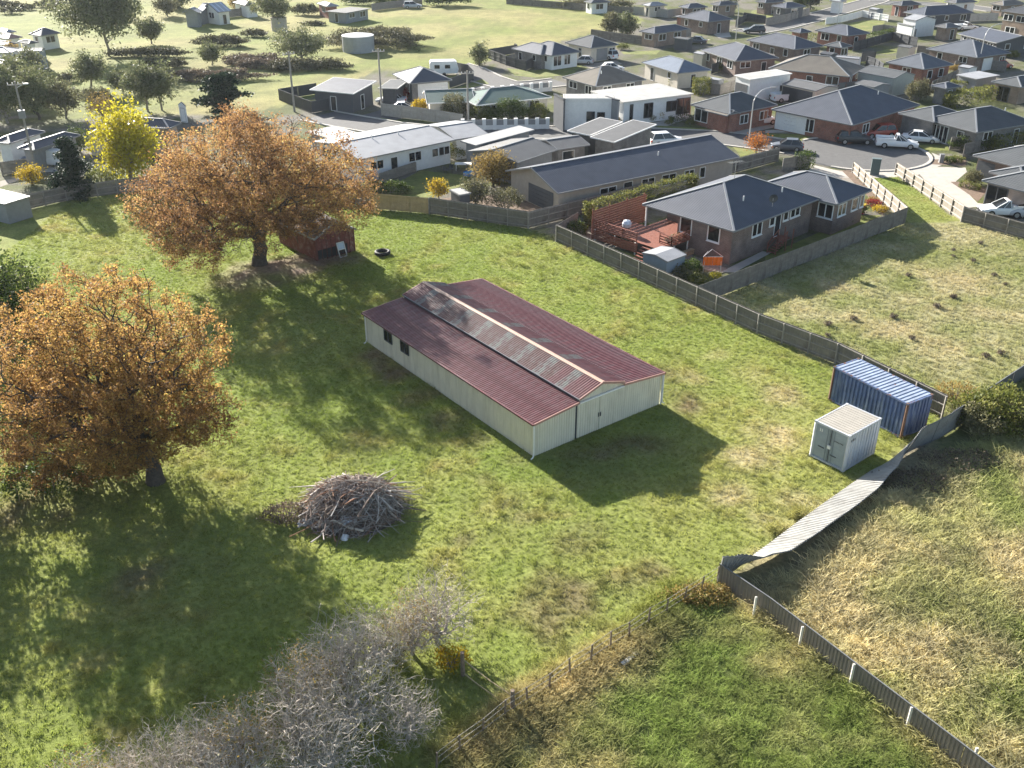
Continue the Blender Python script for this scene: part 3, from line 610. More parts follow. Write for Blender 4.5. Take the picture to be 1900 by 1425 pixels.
container('shipping_container', 'short white steel container with closed grey double doors', (18.413, 50.722), -.883, 2.44, 3.35, CWR, CWH, CWH, True, CWF)

# ================================================================== fences
TIMB = mat('weathered_paling', (.20, .185, .165), .9, .3, 1.3, .3, 40, tint2=(.13, .115, .10), t2scale=.8); TIMBP = mat('weathered_post', (.27, .25, .225), .9, .25, 3, .3, 30); TIMBY = mat('new_paling', (.36, .28, .145), .85, .2, 2, .2, 40); TIMBW = mat('bleached_paling', (.27, .24, .20), .9, .22, 2, .2, 40); RAILW = mat('bleached_rail', (.50, .45, .38), .9, .2, 2)
STEELG = mat('fence_steel_grey', (.16, .165, .165), .5, .12, 1, spec=.3); STEELW = mat('fence_steel_pale', (.33, .325, .305), .55, .14, 1.4, spec=.25, tint2=(.25, .24, .22), t2scale=1.5); STEELB = mat('fence_steel_brown', (.19, .17, .145), .55, .14, 1.2, spec=.25); STEELD = mat('fence_steel_charcoal', (.06, .064, .07), .5, .1)
def paling_mesh(L, h, h1, m, gapw=.012, w=.1, th=.018, rnd=random):
    mb = MB(); n = max(1, int(round(L/w))); ww = L/n
    for i in range(n):
        x0, x1 = i*ww+gapw/2, (i+1)*ww-gapw/2; zt = h+(h1-h)*(i+.5)/n+rnd.uniform(-.02, .015); y = rnd.uniform(-.006, .006)
        mb.hexa([(x0, y, .03), (x1, y, .03), (x1, y+th, .03), (x0, y+th, .03), (x0, y, zt), (x1, y, zt), (x1, y+th, zt), (x0, y+th, zt)])
    me = bpy.data.meshes.new('paling_panel'); me.from_pydata(mb.v, [], mb.f); me.materials.append(m); me.update(); return me
def steel_mesh(L, h, h1, m):
    mb = MB(); ribbed(mb, (0, 0, 0), (L, 0, 0), .04, lambda t: h+(h1-h)*t, (0, -1, 0), .19, .03)
    me = bpy.data.meshes.new('steel_sheet_panel'); me.from_pydata(mb.v, [], mb.f); me.materials.append(m); me.update(); return me
def fence(label, pts, h=1.7, style='timber', name='timber_fence', side=1, bay=2.4, panel_m=None, post_m=None, rails=True, postw=.11, h1=None, posth=.0, group=None, railm=None):
    pts = [p if isinstance(p, Vector) else P(*p) for p in pts]; root = thing(name, label, 'fence', pts[0], group=group); o = pts[0]; rnd = random.Random(len(label)*7+len(pts))
    pm = panel_m or (TIMB if style == 'timber' else STEELG); om = post_m or (TIMBP if style == 'timber' else STEELG); tot = sum((b-a).length for a, b in zip(pts, pts[1:])); run = 0; h1 = h if h1 is None else h1
    for si, (a, b) in enumerate(zip(pts, pts[1:])):
        L = (b-a).length; n = max(1, int(round(L/bay))); l = L/n; d = (b-a).normalized(); ang = math.atan2(d.y, d.x); nr = Vector((-d.y, d.x, 0))*side
        cache = []
        for k in range(n):
            ha, hb = h+(h1-h)*(run+k*l)/tot, h+(h1-h)*(run+(k+1)*l)/tot
            if h1 != h or len(cache) < 3:
                me = paling_mesh(l-.01, ha, hb, pm, rnd=rnd) if style == 'timber' else steel_mesh(l-.02, ha, hb, pm); cache.append(me)
            else: me = rnd.choice(cache)
            child('paling_panel' if style == 'timber' else 'steel_panel', me, root, a+d*(k*l+.005)-o, ang)
            if style == 'timber' or post_m:
                for e in ((k,) if not (si == len(pts)-2 and k == n-1) else (k, k+1)):
                    hh = h+(h1-h)*(run+e*l)/tot; mb = MB(); c = a+d*(e*l)+nr*(.075 if style == 'timber' else .05); mb.bar(c-o+up*0, c-o+up*(hh-.06+posth), postw, postw); mb.build('post', om, root, o=(0, 0, 0))
        for zf in ((.16, .55, .93) if style == 'timber' and rails else (.05, .985)):
            mb = MB(); c = nr*(.045 if style == 'timber' else .0); ha, hb = h+(h1-h)*run/tot, h+(h1-h)*(run+L)/tot; tk = .07 if style == 'timber' else .05
            mb.bar(a-o+c+up*ha*zf, b-o+c+up*hb*zf, tk if style == 'timber' else .06, tk); mb.build('rail', railm or om, root, o=(0, 0, 0))
        run += L
    return root
fence('weathered grey timber fence running from the hedge corner to the blue container', [(1033, 448), (1292, 567), (1405, 619), (1550, 675), (1748, 776)], 1.75, side=-1)
fence('grey paling fence between the brick house garden and the vacant lot', [(1292, 567), (1420, 517), (1679, 415)], 1.75, side=1)
fence('bleached timber fence with open rails along the brick house drive', [(1679, 415), (1582, 321)], 1.75, side=1, panel_m=TIMBW, post_m=TIMBP, h1=1.35, railm=RAILW)
fence('bleached broken timber fence beside the concrete drive', [(1661, 324), (1784, 411)], 1.45, side=-1, panel_m=TIMBW, post_m=TIMBP, h1=1.7, railm=RAILW)
fence('grey timber fence with exposed posts below the parked white ute', [(1784, 411), (1910, 446)], 1.6, side=-1)
fence('short grey timber return fence behind the deck hedge', [(1033, 448), (1072, 424)], 1.7, side=1)
fence('long weathered timber fence between the long blue roof and the brick house', [(980, 424), (1121, 388), (1290, 341), (1442, 300)], 1.75, side=-1)
fence('new yellow timber fence panels beyond the big oak', [(688, 387), (797, 397)], 1.7, side=1, panel_m=TIMBY, post_m=TIMBY)
fence('grey weathered timber fence with three rails below the shed garden', [(797, 397), (980, 424)], 1.8, side=-1)
fence('grey timber fence behind the big oak and the yellow tree', [(-60, 416), (0, 401), (125, 372), (182, 365), (292, 350), (430, 350), (560, 356), (688, 387)], 1.6, side=-1)
fence('low grey timber return by the street beside the round hedge', [(1452, 318), (1500, 312)], 1.6, side=1)
# steel fence: upright stretch, then the pushed-over length, then the corner
fence('upright charcoal steel fence behind the round yellow bushes', [(2150, 565), (1900, 708), (1815, 766), (1770, 797)], 1.6, 'steel', 'steel_fence', bay=2.4, panel_m=STEELG, post_m=STEELG, postw=.06)
def fallen_fence():
    base = [P(1770, 797), P(1745, 813), P(1700, 832), P(1660, 853), P(1610, 883), P(1570, 912), P(1529, 941), P(1475, 980), P(1422, 1020), P(1380, 1048), P(1345, 1072), P(1331, 1083)]
    lean = [4, 6, 10, 26, 58, 72, 73, 71, 66, 48, 18, 4]
    root = thing('leaning_fence', 'pale corrugated steel fence pushed over almost flat beside the white container', 'fence', base[0])
    acc = [0]
    for a, b in zip(base, base[1:]): acc.append(acc[-1]+(b-a).length)
    tot = acc[-1]; h = 1.75
    def at(s):
        s = min(max(s, 0), tot-1e-6); k = max(i for i in range(len(acc)-1) if acc[i] <= s); t = (s-acc[k])/(acc[k+1]-acc[k]); t2 = t*t*(3-2*t)
        b = base[k].lerp(base[k+1], t); a = rad(lean[k]+(lean[k+1]-lean[k])*t2)
        i0, i1 = max(k-1, 0), min(k+2, len(base)-1); d = (base[i1]-base[i0]).normalized(); n = Vector((-d.y, d.x, 0))
        return b, n, a
    npan = 9
    for k in range(npan):
        s0, s1 = tot*k/npan+.01, tot*(k+1)/npan-.01; mb = MB(); st = []
        nr = 14; prof = [(i+f)/nr for i in range(nr) for f in (0, .3, .42, .88)]+[1.0]
        for j, f in enumerate(prof):
            b, n, a = at(s0+(s1-s0)*f); kk = .05 if j % 4 in (2, 3) else 0
            nrm = n*math.cos(a)*-1+up*-math.sin(a)*-1                        # sheet normal on the lit side
            dirv = n*math.sin(a)+up*math.cos(a); lift = .04+.30*math.sin(a)**3; b = b+up*lift
            wob = .03*math.sin(s0*1.7+f*5); st.append([b+nrm*kk+dirv*(h*q)+nrm*wob*q for q in (0, .33, .66, 1)])
        for p, q in zip(st, st[1:]):
            for r in range(3): mb.face([p[r], q[r], q[r+1], p[r+1]])
        mb.build('steel_panel', STEELW, root)
        for q in (0.02, .985):
            rb = MB(); line = []
            for f in np.linspace(0, 1, 5):
                b, n, a = at(s0+(s1-s0)*f); line.append(b+up*(.04+.30*math.sin(a)**3)+(n*math.sin(a)+up*math.cos(a))*h*q)
            rb.tube(line, .032, 5); rb.build('rail', STEELG, root)
    for k in range(npan+1):
        b, n, a = at(tot*k/npan); mb = MB(); d = n*math.sin(a)+up*math.cos(a); mb.tube([b, b+up*(.04+.30*math.sin(a)**3)+d*h*1.0-(-n*math.cos(a)+up*math.sin(a))*.05], .03, 5); mb.build('post', STEELG, root)
fallen_fence()
fb = [(1331, 1083), (1424, 1148), (1488, 1198), (1578, 1269), (1682, 1350), (1778, 1425), (1900, 1520)]
f10 = fence('low brown steel fence with white posts between the two grassy lots', fb, 1.3, 'steel', 'steel_fence', bay=2.9, panel_m=STEELB)
o = P(*fb[0])
for i, q in enumerate([(1400, 1143), (1485, 1199), (1579, 1269), (1684, 1350), (1803, 1426)]):
    c = P(*q); d = (P(*fb[3])-P(*fb[2])).normalized(); n = Vector((d.y, -d.x, 0)); n = n if n.y < 0 else -n
    mb = MB(); mb.bar(c-o+n*.09, c-o+n*.09+up*1.25, .1, .07); mb.build('post', OFFW, f10, o=(0, 0, 0))
# wire fence and rails at the paddock corner
WIRE = mat('fence_wire', (.30, .28, .25), .5, .2, metal=.4); OLDW = mat('old_post_wood', (.22, .17, .125), .9, .35, 6, .4, 40); ROPE = mat('rail_wood', (.48, .37, .2), .85, .2, 5)
def wire_fence(label, pts, n, h=1.1, wires=(.35, .7, 1.0)):
    pts = [P(*q) for q in pts]; o = pts[0]; root = thing('wire_fence', label, 'fence', o); acc = [0]
    for a, b in zip(pts, pts[1:]): acc.append(acc[-1]+(b-a).length)
    def at(s):
        k = max(i for i in range(len(acc)-1) if acc[i] <= s+1e-9); return pts[k].lerp(pts[k+1], (s-acc[k])/(acc[k+1]-acc[k]))
    tops = []; rnd = random.Random(9)
    for i in range(n+1):
        c = at(acc[-1]*i/n); t = c+Vector((rnd.uniform(-.08, .08), rnd.uniform(-.08, .08), h*rnd.uniform(.9, 1.1))); tops.append((c, t)); mb = MB(); mb.tube([c-up*.05, t], [.055, .045], 6); mb.build('post', OLDW, root)
    for w in wires:
        mb = MB(); mb.tube([c.lerp(t, w) for c, t in tops], .012, 4); mb.build('wire', WIRE, root)
wire_fence('low wire fence on leaning posts along the straw strip', [(1331, 1080), (1180, 1176), (926, 1341), (810, 1430)], 14)
wire_fence('old pipe rail fence in the shade under the left oak', [(-20, 951), (37, 930), (110, 902), (250, 868)], 5, 1.0, (.45, .95))
root = thing('rail_gate', 'two sagging pale rails tied between two old posts', 'gate', P(859, 1252))
for q, hh in (((859, 1252), 1.35), ((951, 1320), 1.25)):
    c = P(*q); mb = MB(); mb.tube([c-up*.05, c+up*hh], [.11, .095], 8); mb.build('post', OLDW, root)
for z0, z1 in ((.95, .9), (.12, .2)):
    a, b = P(862, 1254)+up*z0, P(949, 1318)+up*z1; m_ = (a+b)/2-up*.08; mb = MB(); mb.tube([a, a.lerp(m_, .6)-up*.02, m_, b.lerp(m_, .6)-up*.02, b], .028, 6); mb.build('rail', ROPE, root)
mb = MB(); a, b = Z(13, 1830, 1095, .15), Z(13, 1905, 1035, .2); mb.bar(a, b, .22, .05); o_ = mb.build('plank', WHITE, o=a); tag(o_, 'white plank lying in the weeds by the wire fence', 'plank')
# electric box of white-walled court fence etc. come with the street

# ================================================================== brush pile
def brush_pile():
    c = P(656, 945); root = thing('brush_pile', 'big heap of cut branches and sticks on the grass', 'brush pile', c); rnd = random.Random(12)
    ms = [mat('stick_grey', (.40, .36, .32), .9, .35, 4), mat('stick_brown', (.20, .15, .12), .9, .35, 4), mat('stick_pale', (.55, .47, .38), .9, .25, 4), mat('stick_red', (.28, .15, .09), .9, .3, 4)]
    RX, RY, RH = 2.95, 2.7, 1.7
    def stick(mb, r0, L, thin=False):
        a = rnd.uniform(0, 6.28); rr = math.sqrt(rnd.random())*.97; x, y = math.cos(a)*rr*RX, math.sin(a)*rr*RY; z = RH*max(0, 1-rr**2.2)*(1+.35*math.sin(a*2.3+1)*rr)+rnd.uniform(-.18, .06)
        t = rnd.gauss(.55, .8) if rnd.random() < .45 else rnd.uniform(0, 6.28); dr = Vector((math.cos(t), math.sin(t), 0)); g = 0
        pts = []
        for s in (-.5, -.2, .1, .5):
            q = Vector((x, y, 0))+dr*L*s; e = math.sqrt((q.x/RX)**2+(q.y/RY)**2); zz = max(.05, .6*z+.4*RH*max(0, 1-e**2.2)); pts.append(c+Vector((q.x+rnd.uniform(-.06, .06), q.y+rnd.uniform(-.06, .06), zz+rnd.uniform(-.08, .22))))
        mb.tube(pts, [r0, r0*.9, r0*.7, r0*.3], 5 if not thin else 3, cap=not thin)
    for i in range(150):
        mb = MB(); stick(mb, rnd.choice((.02, .025, .03, .045, .07)), rnd.uniform(.9, 3.2)); mb.build('stick', rnd.choice(ms[:1]*4+ms[1:2]*3+ms[2:3]+ms[3:]), root)
    for k, m in enumerate(ms):
        mb = MB()
        for i in range((620, 520, 110, 160)[k]): stick(mb, rnd.uniform(.008, .02), rnd.uniform(.6, 2.0), True)
        o = mb.build('twigs', m, root); o['kind'] = 'stuff'
    mb = MB(); n = 18                                                            # packed litter core
    for i in range(n):
        for j in range(5):
            f = lambda i, j: c+Vector((math.cos(6.283*i/n)*RX*.96*(1-j/5), math.sin(6.283*i/n)*RY*.96*(1-j/5), max(.0, RH*(1-(1-j/5)**2.2)-.22+.12*math.sin(i*5.1+j*3))))
            mb.face([f(i, j), f(i+1, j), f(i+1, j+1), f(i, j+1)])
    mb.build('litter_core', mat('brush_litter', (.10, .08, .065), .95, .4, 6), root)
    for i in range(12):                                                           # long poles sticking out
        mb = MB(); a = rnd.choice((2.5, .5, .6, 3.6, -.2))+rnd.uniform(-.5, .5); p0 = c+Vector((math.cos(a)*1.2, math.sin(a)*1.2, rnd.uniform(.6, 1.3))); p1 = c+Vector((math.cos(a)*rnd.uniform(3.3, 4.2), math.sin(a)*rnd.uniform(3, 3.9), rnd.uniform(.15, .9))); mb.tube([p0, (p0+p1)/2+up*.1, p1], [.05, .04, .015], 5); mb.build('branch', ms[0], root)
brush_pile()
PLAST = mat('white_plastic', (.72, .74, .76), .4, .12, 4)
for q, s, lb in (((571, 970), .55, 'crumpled white plastic sack left of the brush pile'), ((648, 980), .5, 'white plastic scrap on the front of the brush pile'), ((640, 1000), .28, 'small white scrap in front of the brush pile')):
    c = P(*q)+up*(.55 if q[0] == 648 else 0.02); mb = MB(); rr = random.Random(q[0]); n = 9; ring = [[c+Vector((math.cos(6.283*i/n)*s*f*rr.uniform(.7, 1.2), math.sin(6.283*i/n)*s*f*rr.uniform(.6, 1.1), z*rr.uniform(.7, 1.2))) for i in range(n)] for f, z in ((1, .02), (.8, .16), (.4, .26))]
    for a, b in zip(ring, ring[1:]):
        for i in range(n): mb.face([a[i], a[(i+1) % n], b[(i+1) % n], b[i]])
    mb.face(ring[-1]); tag(mb.build('plastic_sack', PLAST, o=c), lb, 'plastic')
# tyre and the old red shed under the oak
t = thing('tyre', 'old tractor tyre lying on the grass near the red shed', 'tyre', P(710, 472)); mb = MB(); n = 22
pr = [(.52, .02), (.62, .0), (.74, .06), (.76, .2), (.74, .33), (.62, .38), (.5, .34), (.47, .2)]
for i in range(n):
    for (r0, z0), (r1, z1) in zip(pr, pr[1:]+pr[:1]):
        f = lambda i, r, z: t.location+Vector((math.cos(6.2832*i/n)*r, math.sin(6.2832*i/n)*r, z)); mb.face([f(i, r0, z0), f(i+1, r0, z0), f(i+1, r1, z1), f(i, r1, z1)])
mb.build('tread', BLACK, t, smooth=True)

# ================================================================== trees and shrubs
def grow_tree(rng, base, pts, bf=.35, start=None):
    """connect crown points to a trunk: each point joins the node with the cheapest way back to the root; radii follow the pipe rule"""
    nodes = [np.array(p, float) for p in start]; par = [-1]+list(range(len(start)-1)); path = [0.0]
    for i in range(1, len(nodes)): path.append(path[-1]+np.linalg.norm(nodes[i]-nodes[i-1]))
    order = np.argsort(np.linalg.norm(pts-nodes[-1], axis=1)); n0 = len(nodes); N = n0+len(pts)
    A = np.zeros((N, 3)); PL = np.zeros(N); A[:n0] = nodes; PL[:n0] = path; par = par+[0]*len(pts)
    for k, i in enumerate(order):
        m = n0+k; lo = max(0, n0-2); d = np.linalg.norm(A[lo:m]-pts[i], axis=1); j = lo+int(np.argmin(d+bf*PL[lo:m])); A[m] = pts[i]; PL[m] = PL[j]+d[j-lo]; par[m] = j
    par = np.array(par); w = np.zeros(N); leafc = np.bincount(par[par >= 0], minlength=N)
    w[leafc == 0] = 1
    for i in range(N-1, 0, -1): w[par[i]] += w[i]
    return A, par, w, leafc
def limb_mesh(mb, A, par, w, tip, power=.46, rmax=None, n0=1, rng=None, wob=.0):
    N = len(A); r = tip*np.maximum(w, 1)**power
    if rmax is not None: r = np.minimum(r, rmax)
    for i in range(n0, N):
        p = par[i]; ri = r[i]; rp = min(r[p], ri*1.7); a, b = A[p], A[i]; n = 7 if ri > .12 else (5 if ri > .045 else 3)
        mid = (a+b)/2+(rng.normal(size=3)*wob*np.linalg.norm(b-a) if rng is not None and wob else 0)
        mb.tube([Vector(a), Vector(mid), Vector(b)], [rp, (rp+ri)/2, ri*.85], n, cap=False)
    return r
def dome_pts(rng, n, c, rx, ry, rz_up, rz_dn, shell=.55, lump=.18, seed=0):
    """points in a lumpy dome, denser towards the outside"""
    d = rng.normal(size=(n, 3)); d /= np.linalg.norm(d, axis=1, keepdims=True); rad_ = rng.random(n)**(shell)
    az = np.arctan2(d[:, 1], d[:, 0]); el = np.arcsin(d[:, 2])
    lm = 1+lump*(np.sin(az*3+seed)*.5+np.sin(az*5+2*seed+el*4)*.35+np.sin(el*7+az*2+seed*3)*.4)
    s = np.where(d[:, 2] > 0, rz_up, rz_dn); return np.array(c)+np.stack([d[:, 0]*rx*rad_*lm, d[:, 1]*ry*rad_*lm, d[:, 2]*s*rad_*lm], 1)
BARK = mat('oak_bark', (.085, .07, .058), .95, .35, 5, .6, 25); BARKG = mat('grey_bark', (.20, .18, .16), .9, .3, 5, .4, 25); GUMB = mat('gum_bark', (.30, .26, .22), .85, .3, 2, .3, 20)
OAKL = mat_leaf('oak_leaf', [(0, (.10, .052, .030)), (.3, (.21, .112, .054)), (.6, (.33, .188, .078)), (.82, (.44, .285, .10)), (1, (.47, .38, .13))], .55)
OAKL2 = mat_leaf('oak_leaf_golden', [(0, (.12, .063, .032)), (.3, (.25, .138, .056)), (.6, (.39, .235, .078)), (.82, (.51, .345, .10)), (1, (.53, .44, .13))], .56)
YELL = mat_leaf('yellow_leaf', [(0, (.24, .22, .02)), (.5, (.47, .42, .028)), (1, (.58, .50, .05))], .45)
GUML = mat_leaf('gum_leaf', [(0, (.085, .105, .045)), (.5, (.17, .185, .085)), (1, (.27, .265, .14))], .3)
DARKL = mat_leaf('conifer_needle', [(0, (.010, .026, .014)), (.6, (.025, .050, .022)), (1, (.05, .075, .03))], .15)
GREENL = mat_leaf('shrub_leaf', [(0, (.030, .052, .014)), (.5, (.070, .105, .022)), (1, (.14, .165, .035))], .3)
LIMEL = mat_leaf('hedge_leaf', [(0, (.07, .09, .02)), (.5, (.16, .175, .04)), (1, (.27, .25, .07))], .35)
OLIVEL = mat_leaf('olive_leaf', [(0, (.07, .075, .035)), (.5, (.15, .145, .07)), (1, (.25, .225, .12))], .3)
TANL = mat_leaf('autumn_shrub_leaf', [(0, (.13, .09, .03)), (.5, (.27, .19, .06)), (1, (.40, .30, .09))], .4)
GOLDL = mat_leaf('golden_leaf', [(0, (.25, .17, .015)), (.5, (.45, .32, .02)), (1, (.55, .42, .05))], .45)
ORNGL = mat_leaf('orange_leaf', [(0, (.24, .07, .012)), (.5, (.45, .15, .02)), (1, (.5, .25, .04))], .45)
REDL = mat_leaf('red_leaf', [(0, (.10, .012, .012)), (.5, (.25, .03, .03)), (1, (.34, .09, .07))], .35)
GORSE = mat_leaf('gorse_leaf', [(0, (.045, .045, .024)), (.5, (.12, .115, .06)), (1, (.22, .19, .11))], .2)
BRAKE = mat_leaf('dead_bracken', [(0, (.08, .062, .045)), (.5, (.16, .125, .09)), (1, (.25, .195, .14))], .25)
def oak(label, base, top, R, z0, h, npts, nleaf, m, seed, offs=(0, 0), drop=.0, lump=.2, leafsize=.30, cut=None):
    rng = np.random.default_rng(seed); b = np.array(base); c = b+np.array([offs[0], offs[1], z0+(h-z0)*.36]); root = thing('oak_tree', label, 'tree', base)
    pts = dome_pts(rng, npts, c, R, R*.95, (h-z0)*.64, (h-z0)*.36+drop, .42, lump, seed)
    pts[:, 2] = np.maximum(pts[:, 2], b[2]+z0*.75+rng.random(npts)*.6)
    if cut is not None: pts = pts[cut(pts-b)]
    tr = [b+np.array([0, 0, -.2]), b+np.array([.05, 0, 1.2]), b+np.array([offs[0]*.3, offs[1]*.3, z0+.6]), b+np.array([offs[0]*.6, offs[1]*.6, z0+2.2])]
    A, par, w, lc = grow_tree(rng, b, pts, .28, tr); mb = MB(); r = limb_mesh(mb, A, par, w, .017, .52, top, 1, rng, .10)
    mb.tube([Vector(b+np.array([0, 0, -.3])), Vector(b+np.array([0, 0, .25])), Vector(tr[1])], [top*1.7, top*1.25, top], 10); mb.build('trunk', BARK, root, smooth=True)
    out = np.where((w < 9))[0]; out = out[out > 4]; out = out[fbm(A[out, 0]+A[out, 2]*.6, A[out, 1]+A[out, 2]*.8, 1.9, 2)+.18*rng.random(len(out)) > .50]
    src = rng.choice(out, nleaf); sub = rng.random(nleaf)[:, None]; C = A[src]*sub+A[par[src]]*(1-sub)+rng.normal(size=(nleaf, 3))*np.array([.26, .26, .18])*(R/9)
    clump = rng.random(len(A)); rel = np.linalg.norm((C-c)/np.array([R, R, (h-z0)*.6]), axis=1)
    yel = (fbm(C[:, 0]*1.0+C[:, 2]*.7, C[:, 1]+C[:, 2]*.4, 2.6, 3)-.5)*1.5
    tint = .47+.22*(clump[src]-.5)+.17*rng.normal(size=nleaf)+yel*.45+.10*(1-rel)
    keep = C[:, 2] > b[2]+.5; me = leaf_quads('crown', C[keep]-b, leafsize, tint[keep], m, rng); child('crown', me, root)
    return root
oak('huge spreading oak with russet autumn leaves beside the old red shed', P(483, 500), .62, 10.7, 2.2, 14.0, 3300, 125000, OAKL, 21, (.4, .6), 1.8, .12, .175, cut=lambda q: ~(((q[:, 0] > 1.6) & (q[:, 1] < 3.5) & (q[:, 2] < 4.7)) | ((abs(q[:, 0]) < 2.4) & (q[:, 1] < 3) & (q[:, 2] < 4.0))))
oak('broad oak with golden brown leaves at the left edge of the paddock', P(289, 893), .42, 7.1, 2.3, 13.0, 3000, 120000, OAKL2, 33, (-1.9, .3), 1.0, .16, .145)

def tree(name, label, base, R, z0, h, m, bark, npts=160, nleaf=5000, ls=.45, seed=1, tr=.25, lump=.3, cat='tree', spread=.45, group=None, ry=None, shell=.5, tint0=.45, flat=0, leanx=0):
    rng = np.random.default_rng(seed); b = np.array(base); c = b+np.array([leanx, 0, z0+(h-z0)*.45]); root = thing(name, label, cat, base, group=group)
    pts = dome_pts(rng, npts, c, R, ry or R, (h-z0)*.55, (h-z0)*.45, shell, lump, seed); st = [b+np.array([0, 0, -.1]), b+np.array([leanx*.2, 0, z0*.6]), b+np.array([leanx*.5, 0, z0+(h-z0)*.15])]
    A, par, w, lc = grow_tree(rng, b, pts, .3, st); mb = MB(); limb_mesh(mb, A, par, w, .02, .5, tr, 1, rng, .08); mb.build('trunk', bark, root)
    out = np.where(w < 10)[0]; out = out[out > 2]; src = rng.choice(out, nleaf); sub = rng.random(nleaf)[:, None]
    C = A[src]*sub+A[par[src]]*(1-sub)+rng.normal(size=(nleaf, 3))*spread*np.array([1, 1, .75]); C[:, 2] = np.maximum(C[:, 2], b[2]+.15)
    clump = rng.random(len(A)); tint = tint0+.5*(clump[src]-.5)+.18*rng.normal(size=nleaf)
    child('crown', leaf_quads('crown', C-b, ls, tint, m, rng, flat), root); return root
def bush(name, label, base, rx, ry, h, m, nleaf=1500, ls=.22, seed=1, cat='shrub', group=None, lump=.25, box=False, rz=0, tint0=.5, root=None):
    """low leafy plant: leaves on and under a lumpy skin, with stems inside"""
    rng = np.random.default_rng(seed); root = root or thing(name, label, cat, base, rz, group)
    if box:
        u = rng.random((nleaf, 3)); f = rng.integers(0, 5, nleaf); q = u*2-1; q[f == 0, 0] = -1; q[f == 1, 0] = 1; q[f == 2, 1] = -1; q[f == 3, 1] = 1; z = np.where(f == 4, 1.0, u[:, 2])
        C = np.stack([q[:, 0]*rx, q[:, 1]*ry, z*h], 1)*(1-.10*rng.random((nleaf, 1))); C += rng.normal(size=C.shape)*.06
        C[:, 2] += .10*np.sin(C[:, 0]*2.1+seed)*(z > .5)
    else:
        d = rng.normal(size=(nleaf, 3)); d[:, 2] = np.abs(d[:, 2])-.25; d /= np.linalg.norm(d, axis=1, keepdims=True); az = np.arctan2(d[:, 1], d[:, 0]); lm = 1+lump*(np.sin(az*3+seed)*.5+np.sin(az*5+seed*2+d[:, 2]*5)*.4+np.sin(d[:, 2]*9+az*2)*.3)
        C = d*np.array([rx, ry, h*.62])*(lm*(.72+.3*rng.random(nleaf)))[:, None]; C[:, 2] += h*.38
        C += rng.normal(size=C.shape)*.10*min(1, rx); C[:, 2] = np.maximum(C[:, 2], .04)
    nz = fbm(C[:, 0]*1.3+seed*7+C[:, 2], C[:, 1]*1.3+C[:, 2]*.8, .9, 2); tint = tint0+(nz-.5)*.9+.16*rng.normal(size=nleaf)
    child('foliage', leaf_quads('foliage', C, ls, tint, m, rng), root)
    mb = MB()
    for i in range(7):
        a = i*.9+seed; k = .55 if not box else .8; mb.tube([Vector((math.cos(a)*rx*.15, math.sin(a)*ry*.15, -.05)), Vector((math.cos(a)*rx*k*.6, math.sin(a)*ry*k*.6, h*.4)), Vector((math.cos(a)*rx*k, math.sin(a)*ry*k, h*.72))], [.05, .035, .012], 4)
    mb.build('stems', BARKG, root, o=(0, 0, 0)); return root
def conifer(name, label, base, R, h, m, nleaf, ls, seed, layered=False):
    rng = np.random.default_rng(seed); root = thing(name, label, 'tree', base); mb = MB(); mb.tube([Vector((0, 0, -.1)), Vector((0, 0, h*.5)), Vector((0, 0, h*.97))], [.22, .14, .03], 6); nb = 60 if not layered else 34; C = []; per = nleaf//nb
    for i in range(nb):
        t = (i+.5)/nb; z = h*(.08+.9*t); r = R*((1-t)**.75)*rng.uniform(.75, 1.15) if not layered else R*(1-.65*t)*rng.uniform(.5, 1.15); a = rng.uniform(0, 6.28); e = Vector((math.cos(a)*r, math.sin(a)*r, z-(.12*r if not layered else -.05*r)))
        mb.tube([Vector((0, 0, z)), e], [.05, .015], 4, cap=False); s = rng.random(per)**.6; q = np.array([0, 0, z])+(np.array(e)-np.array([0, 0, z]))*s[:, None]; C.append(q+rng.normal(size=q.shape)*np.array([.32, .32, .2 if not layered else .12])*(R/3)**.5)
    C = np.concatenate(C); mb.build('trunk', BARK, root, o=(0, 0, 0)); child('crown', leaf_quads('crown', C, ls, .45+.25*rng.normal(size=len(C)), m, rng, .3), root); return root
# leafless thicket shrubs
TWIG = mat('twig_bark', (.43, .38, .32), .9, .3, 3); TWIG2 = mat('lichen_twig', (.50, .45, .385), .9, .3, 3)
def bare_shrub(seed, R, h, npts, m, leaf=None, nleaf=0):
    rng = np.random.default_rng(seed); root = thing('bare_shrub', 'x', 'shrub', (0, 0, 0), group='leafless grey shrubs of the thicket')
    st = [np.array([0, 0, -.1]), np.array([.05, .02, h*.12]), np.array([.02, -.03, h*.25])]; pts = dome_pts(rng, npts, (0, 0, h*.5), R, R, h*.52, h*.38, .5, .3, seed); pts[:, 2] = np.maximum(pts[:, 2], .25)
    A, par, w, lc = grow_tree(rng, np.zeros(3), pts, .5, st); mb = MB(); limb_mesh(mb, A, par, w, .008, .58, .12, 1, rng, .10)
    tips = np.where(w < 4)[0]; tips = tips[tips > 3]
    for i in tips:
        d0 = A[i]-A[par[i]]; d0 = d0/(np.linalg.norm(d0)+1e-6)
        for k in range(2):
            d = d0*.6+rng.normal(size=3)*.6; d /= np.linalg.norm(d); L = rng.uniform(.2, .5); q = A[i]+d*L*.5+rng.normal(size=3)*.05; mb.tube([Vector(A[i]), Vector(q), Vector(A[i]+d*L)], [.0055, .0045, .002], 3, cap=False)
    mb.build('trunk', m, root, o=(0, 0, 0))
    if nleaf:
        src = rng.choice(tips, nleaf); C = A[src]+rng.normal(size=(nleaf, 3))*.2; child('foliage', leaf_quads('foliage', C, .11, .5+.2*rng.normal(size=nleaf), leaf, rng), root)
    return root
protos = [bare_shrub(5, 1.8, 3.4, 800, TWIG), bare_shrub(6, 2.1, 3.0, 900, TWIG2, OLIVEL, 900), bare_shrub(8, 1.6, 3.8, 800, TWIG, TANL, 1300)]
